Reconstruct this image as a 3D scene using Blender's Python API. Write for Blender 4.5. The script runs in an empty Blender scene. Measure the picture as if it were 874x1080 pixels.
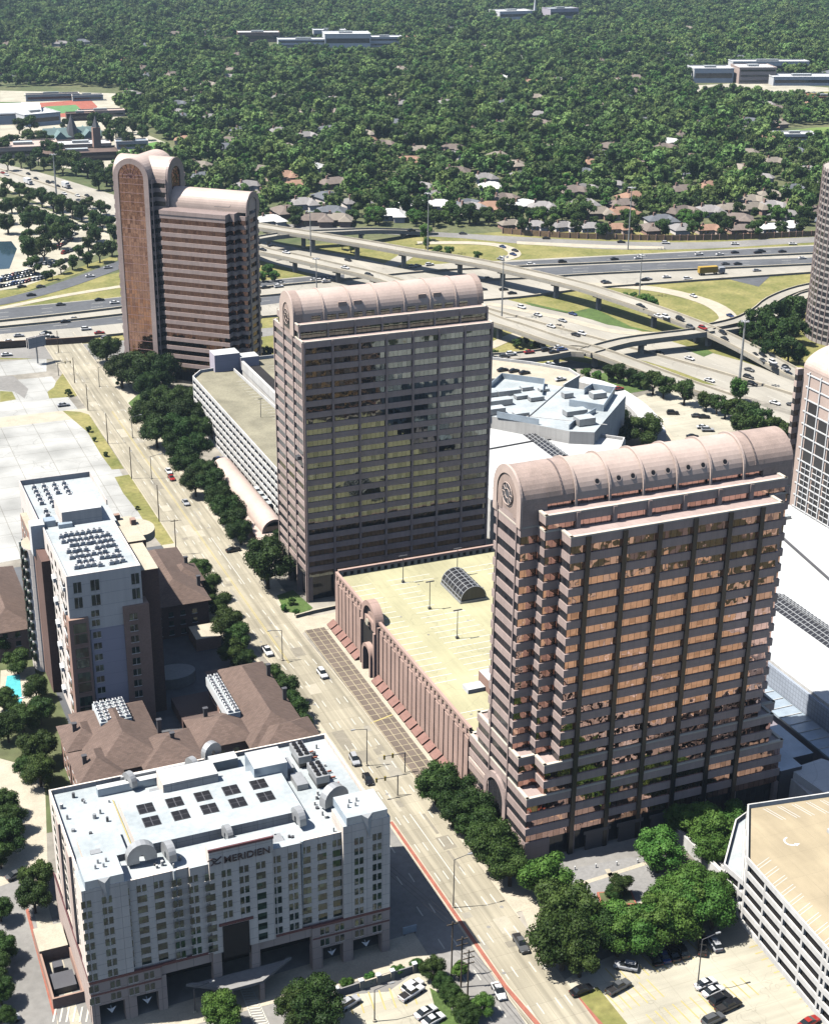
import bpy, bmesh, math, random
import numpy as np
from mathutils import Matrix, Vector
random.seed(7); RNG = np.random.default_rng(7)
PI = math.pi
SC = bpy.context.scene
COL = SC.collection

# ------------------------------------------------------------------ camera
CF, CPT, CRL, CYW = 1598.3, math.radians(22.92), math.radians(0.61), math.radians(22.85)
CPOS = np.array([-136.1, -409.2, 213.3]); CX, CY = 437.1, 539.9
def _axes():
    cp, sp = math.cos(CPT), math.sin(CPT)
    F = np.array([math.sin(CYW)*cp, math.cos(CYW)*cp, -sp]); R = np.array([math.cos(CYW), -math.sin(CYW), 0.])
    U = np.cross(R, F); c, s = math.cos(CRL), math.sin(CRL)
    return F, c*R+s*U, -s*R+c*U
_F, _R, _U = _axes()
cam = bpy.data.cameras.new('camera'); cam.sensor_fit = 'HORIZONTAL'; cam.sensor_width = 36
cam.lens = CF*36/874; cam.clip_start = 1; cam.clip_end = 20000
co = bpy.data.objects.new('camera', cam); COL.objects.link(co); SC.camera = co
M = Matrix(((_R[0], _U[0], -_F[0], CPOS[0]), (_R[1], _U[1], -_F[1], CPOS[1]), (_R[2], _U[2], -_F[2], CPOS[2]), (0, 0, 0, 1)))
co.matrix_world = M
# ------------------------------------------------------------------ world, sun, exposure
SUN_EL, SUN_AZ = math.radians(60.5), math.radians(-75)     # azimuth from +Y towards +X
w = bpy.data.worlds.new('World'); SC.world = w; w.use_nodes = True
nt = w.node_tree; bg = nt.nodes['Background']; sky = nt.nodes.new('ShaderNodeTexSky'); sky.sky_type = 'NISHITA'
sky.sun_disc = False; sky.sun_elevation = SUN_EL; sky.sun_rotation = SUN_AZ; sky.altitude = 200
nt.links.new(sky.outputs[0], bg.inputs[0]); bg.inputs[1].default_value = 0.07
sl = bpy.data.lights.new('sun', 'SUN'); sl.energy = 5.0; sl.angle = math.radians(0.5); sl.color = (1, 0.955, 0.88)
so = bpy.data.objects.new('sun', sl); COL.objects.link(so)
sd = Vector((math.sin(SUN_AZ)*math.cos(SUN_EL), math.cos(SUN_AZ)*math.cos(SUN_EL), math.sin(SUN_EL)))
so.rotation_euler = sd.to_track_quat('Z', 'Y').to_euler(); so.location = (0, 0, 400)
SC.view_settings.view_transform = 'Standard'; SC.view_settings.look = 'None'; SC.view_settings.gamma = 1
SC.view_settings.exposure = 0.6; SC.view_settings.use_curve_mapping = False
SC.cycles.max_bounces = 6; SC.cycles.diffuse_bounces = 0; SC.cycles.glossy_bounces = 3; SC.cycles.transmission_bounces = 4
SC.cycles.volume_bounces = 0; SC.cycles.use_denoising = True; SC.cycles.caustics_reflective = False; SC.cycles.caustics_refractive = False

# a measured point of the photograph -> the place where it stands, z metres above ground
def at(px, py, z=0.0):
    d = _F*CF + _R*(px-CX) - _U*(py-CY)
    t = (z-CPOS[2])/d[2]; q = CPOS + d*t
    return float(q[0]), float(q[1])
def pix(x, y, z=0.0):
    d = np.array([x, y, z]) - CPOS; k = d@_F
    return CX + CF*(d@_R)/k, CY - CF*(d@_U)/k
def onx(px, py, x):
    d = _F*CF + _R*(px-CX) - _U*(py-CY); t = (x-CPOS[0])/d[0]; return [float(a) for a in CPOS+d*t]
def ony(px, py, y):
    d = _F*CF + _R*(px-CX) - _U*(py-CY); t = (y-CPOS[1])/d[1]; return [float(a) for a in CPOS+d*t]

# ------------------------------------------------------------------ materials
def nn(nt, t, **k):
    n = nt.nodes.new(t)
    for a, b in k.items(): setattr(n, a, b)
    return n
def lk(nt, a, b): nt.links.new(a, b)
def hsvmix(c, f): return tuple(min(1, x*f) for x in c[:3])+(1,)
def mat(name, col, rough=.8, var=.15, scale=.15, metal=0., detail=6, bump=0., col2=None, fine=0., rnd=0., spec=.5, bscale=2.0):
    """base colour broken up by a wide and a fine noise; rnd varies it per object"""
    m = bpy.data.materials.new(name); m.use_nodes = True; t = m.node_tree; b = t.nodes['Principled BSDF']
    tc = nn(t, 'ShaderNodeTexCoord'); n1 = nn(t, 'ShaderNodeTexNoise'); n1.inputs['Scale'].default_value = scale; n1.inputs['Detail'].default_value = detail
    n1.inputs['Roughness'].default_value = .65
    lk(t, tc.outputs['Object'], n1.inputs['Vector'])
    r = nn(t, 'ShaderNodeValToRGB'); r.color_ramp.elements[0].position = .33; r.color_ramp.elements[1].position = .67
    c2 = col2 or hsvmix(col, 1+var); r.color_ramp.elements[0].color = hsvmix(col, 1-var); r.color_ramp.elements[1].color = tuple(c2[:3])+(1,)
    lk(t, n1.outputs['Fac'], r.inputs['Fac']); out = r.outputs['Color']
    if fine:
        n2 = nn(t, 'ShaderNodeTexNoise'); n2.inputs['Scale'].default_value = scale*12; n2.inputs['Detail'].default_value = 4
        lk(t, tc.outputs['Object'], n2.inputs['Vector'])
        mr = nn(t, 'ShaderNodeMapRange'); mr.inputs['From Min'].default_value = .3; mr.inputs['From Max'].default_value = .7
        mr.inputs['To Min'].default_value = 1-fine; mr.inputs['To Max'].default_value = 1+fine; lk(t, n2.outputs['Fac'], mr.inputs['Value'])
        mx = nn(t, 'ShaderNodeVectorMath', operation='SCALE'); lk(t, out, mx.inputs[0]); lk(t, mr.outputs[0], mx.inputs['Scale']); out = mx.outputs[0]
    if rnd:
        oi = nn(t, 'ShaderNodeObjectInfo'); mr = nn(t, 'ShaderNodeMapRange'); mr.inputs['To Min'].default_value = 1-rnd; mr.inputs['To Max'].default_value = 1+rnd
        lk(t, oi.outputs['Random'], mr.inputs['Value']); mx = nn(t, 'ShaderNodeVectorMath', operation='SCALE'); lk(t, out, mx.inputs[0]); lk(t, mr.outputs[0], mx.inputs['Scale']); out = mx.outputs[0]
    lk(t, out, b.inputs['Base Color'])
    b.inputs['Roughness'].default_value = rough; b.inputs['Metallic'].default_value = metal; b.inputs['Specular IOR Level'].default_value = spec
    if bump:
        bn = nn(t, 'ShaderNodeTexNoise'); bn.inputs['Scale'].default_value = bscale; lk(t, tc.outputs['Object'], bn.inputs['Vector'])
        bp = nn(t, 'ShaderNodeBump'); bp.inputs['Strength'].default_value = bump; bp.inputs['Distance'].default_value = .2
        lk(t, bn.outputs['Fac'], bp.inputs['Height']); lk(t, bp.outputs[0], b.inputs['Normal'])
    return m
def tiled(name, col, joint, w, h, gap=.03, rough=.85, var=.12, off=0., frame='XY', scale=.1, stain=.12, rotz=0, streak=None, crack=None):
    """slabs or blocks with joints, drawn in the object's own plan (XY) or up its walls (side)"""
    m = bpy.data.materials.new(name); m.use_nodes = True; t = m.node_tree; b = t.nodes['Principled BSDF']
    tc = nn(t, 'ShaderNodeTexCoord'); src = tc.outputs['Object']
    if frame == 'side':
        sp = nn(t, 'ShaderNodeSeparateXYZ'); lk(t, src, sp.inputs[0]); sn = nn(t, 'ShaderNodeSeparateXYZ'); lk(t, tc.outputs['Normal'], sn.inputs[0])
        ab = nn(t, 'ShaderNodeMath', operation='ABSOLUTE'); lk(t, sn.outputs[0], ab.inputs[0]); gt = nn(t, 'ShaderNodeMath', operation='GREATER_THAN'); lk(t, ab.outputs[0], gt.inputs[0]); gt.inputs[1].default_value = .7
        mi = nn(t, 'ShaderNodeMix'); lk(t, gt.outputs[0], mi.inputs[0]); lk(t, sp.outputs[0], mi.inputs[2]); lk(t, sp.outputs[1], mi.inputs[3])
        cb = nn(t, 'ShaderNodeCombineXYZ'); lk(t, mi.outputs[0], cb.inputs[0]); lk(t, sp.outputs[2], cb.inputs[1]); src2 = cb.outputs[0]
    else:
        mp = nn(t, 'ShaderNodeMapping'); mp.inputs['Rotation'].default_value = (0, 0, rotz); lk(t, src, mp.inputs[0]); src2 = mp.outputs[0]
    br = nn(t, 'ShaderNodeTexBrick'); br.offset = off; br.inputs['Scale'].default_value = 1; br.inputs['Brick Width'].default_value = w; br.inputs['Row Height'].default_value = h
    br.inputs['Mortar Size'].default_value = gap; br.inputs['Color1'].default_value = hsvmix(col, 1-var); br.inputs['Color2'].default_value = hsvmix(col, 1+var); br.inputs['Mortar'].default_value = tuple(joint[:3])+(1,)
    lk(t, src2, br.inputs['Vector'])
    n1 = nn(t, 'ShaderNodeTexNoise'); n1.inputs['Scale'].default_value = scale; n1.inputs['Detail'].default_value = 8; lk(t, src, n1.inputs['Vector'])
    mr = nn(t, 'ShaderNodeMapRange'); mr.inputs['From Min'].default_value = .3; mr.inputs['From Max'].default_value = .7; mr.inputs['To Min'].default_value = 1-stain; mr.inputs['To Max'].default_value = 1+stain
    lk(t, n1.outputs['Fac'], mr.inputs['Value']); mx = nn(t, 'ShaderNodeVectorMath', operation='SCALE'); lk(t, br.outputs['Color'], mx.inputs[0]); lk(t, mr.outputs[0], mx.inputs['Scale'])
    out = mx.outputs[0]
    if streak:
        mp2 = nn(t, 'ShaderNodeMapping'); mp2.inputs['Scale'].default_value = (streak[0], streak[1], streak[3] if len(streak) > 3 else 1); lk(t, src, mp2.inputs[0]); n3 = nn(t, 'ShaderNodeTexNoise'); n3.inputs['Scale'].default_value = 1; n3.inputs['Detail'].default_value = 5; lk(t, mp2.outputs[0], n3.inputs['Vector'])
        mr3 = nn(t, 'ShaderNodeMapRange'); mr3.inputs['From Min'].default_value = .3; mr3.inputs['From Max'].default_value = .7; mr3.inputs['To Min'].default_value = 1-streak[2]; mr3.inputs['To Max'].default_value = 1+streak[2]
        lk(t, n3.outputs['Fac'], mr3.inputs['Value']); m4 = nn(t, 'ShaderNodeVectorMath', operation='SCALE'); lk(t, out, m4.inputs[0]); lk(t, mr3.outputs[0], m4.inputs['Scale']); out = m4.outputs[0]
    if crack:
        wz = nn(t, 'ShaderNodeTexNoise'); wz.inputs['Scale'].default_value = crack[0]*2; lk(t, src, wz.inputs['Vector']); wa = nn(t, 'ShaderNodeVectorMath', operation='SCALE'); lk(t, wz.outputs['Color'], wa.inputs[0]); wa.inputs['Scale'].default_value = 16
        wb = nn(t, 'ShaderNodeVectorMath', operation='ADD'); lk(t, src, wb.inputs[0]); lk(t, wa.outputs[0], wb.inputs[1])
        vo = nn(t, 'ShaderNodeTexVoronoi', feature='DISTANCE_TO_EDGE'); vo.inputs['Scale'].default_value = crack[0]; lk(t, wb.outputs[0], vo.inputs['Vector'])
        mc = nn(t, 'ShaderNodeMapRange'); mc.inputs['From Min'].default_value = 0; mc.inputs['From Max'].default_value = crack[1]; mc.inputs['To Min'].default_value = crack[2]; mc.inputs['To Max'].default_value = 1
        lk(t, vo.outputs['Distance'], mc.inputs['Value']); m5 = nn(t, 'ShaderNodeVectorMath', operation='SCALE'); lk(t, out, m5.inputs[0]); lk(t, mc.outputs[0], m5.inputs['Scale']); out = m5.outputs[0]
    lk(t, out, b.inputs['Base Color']); b.inputs['Roughness'].default_value = rough
    return m
def mirror_glass(name, tint, dark, pane=1.5, floor=3.9, tilt=.012, wave=.012, z0=0., metal=.95, rough=.03, mull=(.02, .018, .018), mull_w=.06):
    """coated office glass: panes a little out of true, thin mullions"""
    m = bpy.data.materials.new(name); m.use_nodes = True; t = m.node_tree; b = t.nodes['Principled BSDF']
    tc = nn(t, 'ShaderNodeTexCoord'); sp = nn(t, 'ShaderNodeSeparateXYZ'); lk(t, tc.outputs['Object'], sp.inputs[0])
    sn = nn(t, 'ShaderNodeSeparateXYZ'); lk(t, tc.outputs['Normal'], sn.inputs[0]); ab = nn(t, 'ShaderNodeMath', operation='ABSOLUTE'); lk(t, sn.outputs[0], ab.inputs[0])
    gt = nn(t, 'ShaderNodeMath', operation='GREATER_THAN'); lk(t, ab.outputs[0], gt.inputs[0]); gt.inputs[1].default_value = .7
    mi = nn(t, 'ShaderNodeMix'); lk(t, gt.outputs[0], mi.inputs[0]); lk(t, sp.outputs[0], mi.inputs[2]); lk(t, sp.outputs[1], mi.inputs[3])
    dv = nn(t, 'ShaderNodeMath', operation='DIVIDE'); lk(t, mi.outputs[0], dv.inputs[0]); dv.inputs[1].default_value = pane
    fl = nn(t, 'ShaderNodeMath', operation='FLOOR'); lk(t, dv.outputs[0], fl.inputs[0]); fr = nn(t, 'ShaderNodeMath', operation='FRACT'); lk(t, dv.outputs[0], fr.inputs[0])
    lt = nn(t, 'ShaderNodeMath', operation='LESS_THAN'); lk(t, fr.outputs[0], lt.inputs[0]); lt.inputs[1].default_value = mull_w
    dz = nn(t, 'ShaderNodeMath', operation='DIVIDE'); lk(t, sp.outputs[2], dz.inputs[0]); dz.inputs[1].default_value = floor; fz = nn(t, 'ShaderNodeMath', operation='FLOOR'); lk(t, dz.outputs[0], fz.inputs[0])
    cb = nn(t, 'ShaderNodeCombineXYZ'); lk(t, fl.outputs[0], cb.inputs[0]); lk(t, fz.outputs[0], cb.inputs[1]); lk(t, gt.outputs[0], cb.inputs[2])
    wn = nn(t, 'ShaderNodeTexWhiteNoise'); lk(t, cb.outputs[0], wn.inputs['Vector'])
    mixc = nn(t, 'ShaderNodeMix', data_type='RGBA'); mixc.inputs[6].default_value = tuple(tint)+(1,); mixc.inputs[7].default_value = tuple(dark)+(1,)
    pw = nn(t, 'ShaderNodeMath', operation='POWER'); lk(t, wn.outputs['Value'], pw.inputs[0]); pw.inputs[1].default_value = 3.; lk(t, pw.outputs[0], mixc.inputs[0])
    mm = nn(t, 'ShaderNodeMix', data_type='RGBA'); lk(t, lt.outputs[0], mm.inputs[0]); lk(t, mixc.outputs[2], mm.inputs[6]); mm.inputs[7].default_value = tuple(mull)+(1,)
    lk(t, mm.outputs[2], b.inputs['Base Color'])
    mt = nn(t, 'ShaderNodeMath', operation='SUBTRACT'); mt.inputs[0].default_value = metal; lk(t, lt.outputs[0], mt.inputs[1]); mt.use_clamp = True; lk(t, mt.outputs[0], b.inputs['Metallic'])
    b.inputs['Roughness'].default_value = rough
    ge = nn(t, 'ShaderNodeNewGeometry'); nz = nn(t, 'ShaderNodeTexNoise'); nz.inputs['Scale'].default_value = .45; nz.inputs['Detail'].default_value = 1; lk(t, tc.outputs['Object'], nz.inputs['Vector'])
    def centred(o, k):
        a = nn(t, 'ShaderNodeVectorMath', operation='SUBTRACT'); lk(t, o, a.inputs[0]); a.inputs[1].default_value = (.5, .5, .5)
        s = nn(t, 'ShaderNodeVectorMath', operation='SCALE'); lk(t, a.outputs[0], s.inputs[0]); s.inputs['Scale'].default_value = k; return s.outputs[0]
    a1 = nn(t, 'ShaderNodeVectorMath', operation='ADD'); lk(t, ge.outputs['Normal'], a1.inputs[0]); lk(t, centred(wn.outputs['Color'], tilt), a1.inputs[1])
    a2 = nn(t, 'ShaderNodeVectorMath', operation='ADD'); lk(t, a1.outputs[0], a2.inputs[0]); lk(t, centred(nz.outputs['Color'], wave), a2.inputs[1])
    no = nn(t, 'ShaderNodeVectorMath', operation='NORMALIZE'); lk(t, a2.outputs[0], no.inputs[0]); lk(t, no.outputs[0], b.inputs['Normal'])
    return m
def leafmat(name, c1, c2, rnd=.25):
    m = bpy.data.materials.new(name); m.use_nodes = True; t = m.node_tree; b = t.nodes['Principled BSDF']
    tc = nn(t, 'ShaderNodeTexCoord'); n = nn(t, 'ShaderNodeTexNoise'); n.inputs['Scale'].default_value = .7; n.inputs['Detail'].default_value = 3; lk(t, tc.outputs['Object'], n.inputs['Vector'])
    r = nn(t, 'ShaderNodeValToRGB'); r.color_ramp.elements[0].position = .35; r.color_ramp.elements[1].position = .7
    r.color_ramp.elements[0].color = tuple(c1)+(1,); r.color_ramp.elements[1].color = tuple(c2)+(1,); lk(t, n.outputs['Fac'], r.inputs[0])
    oi = nn(t, 'ShaderNodeObjectInfo'); hs = nn(t, 'ShaderNodeHueSaturation'); lk(t, r.outputs[0], hs.inputs['Color'])
    mr = nn(t, 'ShaderNodeMapRange'); mr.inputs['To Min'].default_value = 1-rnd; mr.inputs['To Max'].default_value = 1+rnd*1.3; lk(t, oi.outputs['Random'], mr.inputs['Value']); lk(t, mr.outputs[0], hs.inputs['Value'])
    wn = nn(t, 'ShaderNodeTexWhiteNoise', noise_dimensions='1D'); lk(t, oi.outputs['Random'], wn.inputs['W'])
    mh = nn(t, 'ShaderNodeMapRange'); mh.inputs['To Min'].default_value = .475; mh.inputs['To Max'].default_value = .515; lk(t, wn.outputs['Value'], mh.inputs['Value']); lk(t, mh.outputs[0], hs.inputs['Hue'])
    lk(t, hs.outputs[0], b.inputs['Base Color']); b.inputs['Roughness'].default_value = .6; b.inputs['Specular IOR Level'].default_value = .25
    tr = nn(t, 'ShaderNodeBsdfTranslucent'); lk(t, hs.outputs[0], tr.inputs[0]); ms = nn(t, 'ShaderNodeMixShader'); ms.inputs[0].default_value = .18
    lk(t, b.outputs[0], ms.inputs[1]); lk(t, tr.outputs[0], ms.inputs[2]); lk(t, ms.outputs[0], t.nodes['Material Output'].inputs[0])
    return m
MT = {}
MT['granite'] = tiled('pink_granite', (.47, .37, .34), (.32, .25, .235), 1.5, 1.95, .02, .45, .05, frame='side', stain=.09, streak=(.7, .7, .07, .04))
MT['granite2'] = tiled('brown_granite', (.40, .315, .295), (.25, .195, .18), 1.5, 1.95, .03, .45, .04, frame='side', stain=.07)
MT['barrel'] = mat('pink_metal_roof', (.60, .475, .415), .5, .10, .12, fine=.05)
MT['barrel_worn'] = mat('weathered_copper_roof', (.43, .33, .285), .55, .15, .3, fine=.1)
MT['copper_glass'] = mirror_glass('copper_mirror_glass', (.52, .345, .29), (.36, .23, .185), 1.5, 3.9, .03, .13)
MT['copper_glass_dk'] = mirror_glass('copper_dark_glass', (.30, .175, .125), (.20, .11, .08), 1.3, 3.9, .05, .08)
MT['grey_glass'] = mirror_glass('grey_mirror_glass', (.155, .165, .15), (.095, .105, .095), 1.45, 3.65, .016, .02)
MT['bronze_glass'] = mirror_glass('bronze_mirror_glass', (.13, .075, .055), (.08, .045, .035), 1.3, 3.9, .05, .08)
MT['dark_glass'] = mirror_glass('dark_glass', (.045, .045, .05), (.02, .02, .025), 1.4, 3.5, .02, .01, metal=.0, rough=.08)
MT['win_glass'] = mirror_glass('window_glass', (.03, .045, .038), (.10, .15, .11), .9, 2.5, .05, .02, metal=.2, rough=.06, mull_w=0)
MT['black'] = mat('black_metal', (.018, .016, .016), .35, .1)
MT['shade'] = mat('painted_interior_shade', (.02, .018, .018), .9, .2)  # near-black colour standing in for shade inside openings and hollows
MT['white'] = mat('white_paint', (.74, .75, .76), .6, .06, .15, fine=.05)
MT['roofwhite'] = mat('white_roof_membrane', (.43, .48, .50), .6, .16, .08, fine=.08, col2=(.54, .58, .60))
MT['roofwhite2'] = tiled('bright_roof_membrane', (.60, .61, .61), (.48, .49, .50), 22, 3.2, .05, .6, .03, scale=.05, stain=.14, streak=(.3, .04, .05), crack=(.02, .004, .85))
MT['blueroof'] = mat('bluish_metal_panel', (.42, .50, .58), .35, .12, .3, metal=.2)
MT['concrete'] = mat('pale_concrete', (.50, .46, .39), .85, .12, .08, fine=.10)
MT['garwhite'] = tiled('garage_white_concrete', (.66, .65, .63), (.5, .49, .47), 7.5, 3.2, .03, .75, .03, frame='side', stain=.10, streak=(.8, .8, .10, .08))
MT['gardeck'] = mat('stained_garage_deck', (.27, .25, .18), .9, .22, .10, fine=.12)
MT['yeldeck'] = tiled('yellow_coated_deck', (.45, .425, .265), (.385, .37, .24), 9, 9, .04, .8, .02, scale=.06, stain=.16, streak=(.9, .06, .07), crack=(.05, .006, .75))
MT['tandeck'] = tiled('tan_coated_deck', (.44, .365, .245), (.37, .31, .21), 10, 7.5, .05, .8, .02, scale=.10, stain=.14, streak=(.5, .08, .08))
MT['pinkwall'] = tiled('pink_cast_wall', (.47, .33, .28), (.36, .25, .21), 3.2, 2.2, .03, .8, .05, frame='side', stain=.09)
MT['redbrick'] = mat('brick_red_paving', (.36, .13, .09), .85, .15, .5, fine=.15)
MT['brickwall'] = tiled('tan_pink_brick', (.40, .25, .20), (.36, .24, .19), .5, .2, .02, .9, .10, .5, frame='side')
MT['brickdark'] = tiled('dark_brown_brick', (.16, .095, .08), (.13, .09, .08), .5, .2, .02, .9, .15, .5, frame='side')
MT['stucco'] = tiled('grey_white_stucco', (.82, .75, .70), (.55, .50, .48), 40, 3.37, .06, .85, .02, frame='side', stain=.06, streak=(.9, .9, .07, .05))
MT['stuccoblue'] = tiled('blue_grey_stucco', (.50, .46, .53), (.38, .35, .42), 40, 3.37, .05, .85, .02, frame='side', stain=.05)
MT['hotelwall'] = tiled('hotel_cast_panel', (.86, .77, .69), (.56, .49, .44), 3.4, 2.5, .06, .8, .03, frame='side', stain=.06, streak=(.9, .9, .07, .05))
MT['hotelpink'] = tiled('hotel_pink_base', (.56, .45, .40), (.30, .24, .21), 3.4, 2.87, .05, .8, .03, frame='side', stain=.06)
MT['maroon'] = mat('maroon_band', (.14, .055, .06), .6)
MT['shingle'] = tiled('brown_shingle', (.165, .115, .095), (.11, .08, .065), .9, .35, .03, .95, .18, .5, stain=.12)
MT['grey_metal'] = mat('galvanised_metal', (.42, .43, .44), .45, .1, .5, metal=.3)
MT['darkgrey'] = mat('dark_grey_metal', (.10, .10, .11), .5, .1)
MT['roadconc'] = tiled('concrete_road', (.365, .33, .25), (.26, .23, .175), 3.6, 5.5, .05, .9, .06, scale=.05, stain=.18, streak=(.8, .012, .24))
MT['roadfwy'] = tiled('freeway_concrete', (.40, .375, .32), (.32, .30, .26), 3.7, 40, .07, .9, .05, scale=.03, stain=.16, crack=(.03, .01, .8))
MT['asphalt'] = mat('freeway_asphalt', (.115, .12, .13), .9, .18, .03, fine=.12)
MT['asphalt2'] = mat('grey_asphalt', (.26, .25, .235), .9, .15, .05, fine=.10)
MT['pave'] = mat('pavement_concrete', (.49, .44, .345), .9, .12, .2, fine=.10)
MT['lotwhite'] = tiled('bleached_lot_concrete', (.43, .43, .41), (.26, .25, .22), 13, 11, .12, .9, .03, scale=.05, stain=.30, crack=(.045, .007, .62))
MT['lotconc'] = tiled('parking_lot_concrete', (.47, .44, .35), (.38, .35, .27), 6, 6, .05, .9, .03, scale=.06, stain=.18, streak=(.05, .6, .10), crack=(.08, .01, .75))
MT['grass'] = mat('mown_grass', (.19, .21, .05), .95, .25, .05, fine=.2, col2=(.33, .29, .11))
MT['lawn'] = mat('green_lawn', (.085, .14, .035), .95, .25, .15, fine=.25)
MT['soil'] = mat('green_brown_soil', (.10, .145, .05), .95, .3, .02, fine=.25, col2=(.16, .16, .08))  # soil in its own dark green-brown
MT['citybase'] = mat('city_ground', (.22, .21, .17), .9, .45, .02, fine=.2, col2=(.46, .42, .36))
MT['brickgrid'] = tiled('brown_paver_bays', (.17, .135, .11), (.44, .38, .25), 2.3, 2.9, .10, .9, .12, scale=.1)
def blocks():  # invented bright and dark patches for the near tower to mirror
    m = bpy.data.materials.new('reflection_ground'); m.use_nodes = True; t = m.node_tree; b = t.nodes['Principled BSDF']; tc = nn(t, 'ShaderNodeTexCoord')
    vo = nn(t, 'ShaderNodeTexVoronoi', distance='CHEBYCHEV'); vo.inputs['Scale'].default_value = .036; lk(t, tc.outputs['Object'], vo.inputs['Vector'])
    sp = nn(t, 'ShaderNodeSeparateXYZ'); lk(t, vo.outputs['Color'], sp.inputs[0]); r = nn(t, 'ShaderNodeValToRGB'); r.color_ramp.interpolation = 'CONSTANT'
    e = r.color_ramp.elements; e[0].color = (.04, .05, .025, 1); e[1].position = .3; e[1].color = (.10, .10, .10, 1)
    for p_, c_ in ((.45, (.42, .38, .30, 1)), (.75, (.28, .26, .22, 1)), (.88, (.55, .53, .47, 1))): x = e.new(p_); x.color = c_
    lk(t, sp.outputs[0], r.inputs[0]); lk(t, r.outputs[0], b.inputs['Base Color']); b.inputs['Roughness'].default_value = .9; return m
MT['blocks'] = blocks(); MT['rosebrick'] = mat('muted_rose_brick', (.27, .15, .125), .9, .15, .6, fine=.1); MT['sign'] = mat('dark_sign_letter', (.035, .02, .03), .5); MT['coping'] = mat('cream_coping_stone', (.66, .59, .50), .7, .06, .2)
MT['plaza'] = mat('grey_plaza_paving', (.27, .265, .26), .85, .08, .1, fine=.10)
MT['line'] = mat('white_road_paint', (.60, .585, .52), .8, .1)
MT['yline'] = mat('yellow_road_paint', (.50, .415, .17), .8, .15)
MT['water'] = mat('dark_pond_water', (.03, .06, .08), .08, .1)
MT['pool'] = mat('swimming_pool_water', (.12, .52, .55), .05, .2, .5)
MT['bark'] = mat('tree_bark', (.11, .085, .06), .95, .2, 1.5)
MT['leaf'] = leafmat('oak_foliage', (.024, .056, .012), (.065, .118, .026))
MT['leafb'] = leafmat('bright_foliage', (.045, .125, .020), (.10, .21, .04))
MT['leafd'] = leafmat('dark_foliage', (.016, .040, .008), (.045, .088, .018))
MT['leaff'] = leafmat('suburb_foliage', (.072, .145, .038), (.19, .29, .085), .45)
MT['fence'] = mat('wooden_fence', (.33, .22, .12), .9, .15, .6)

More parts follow.
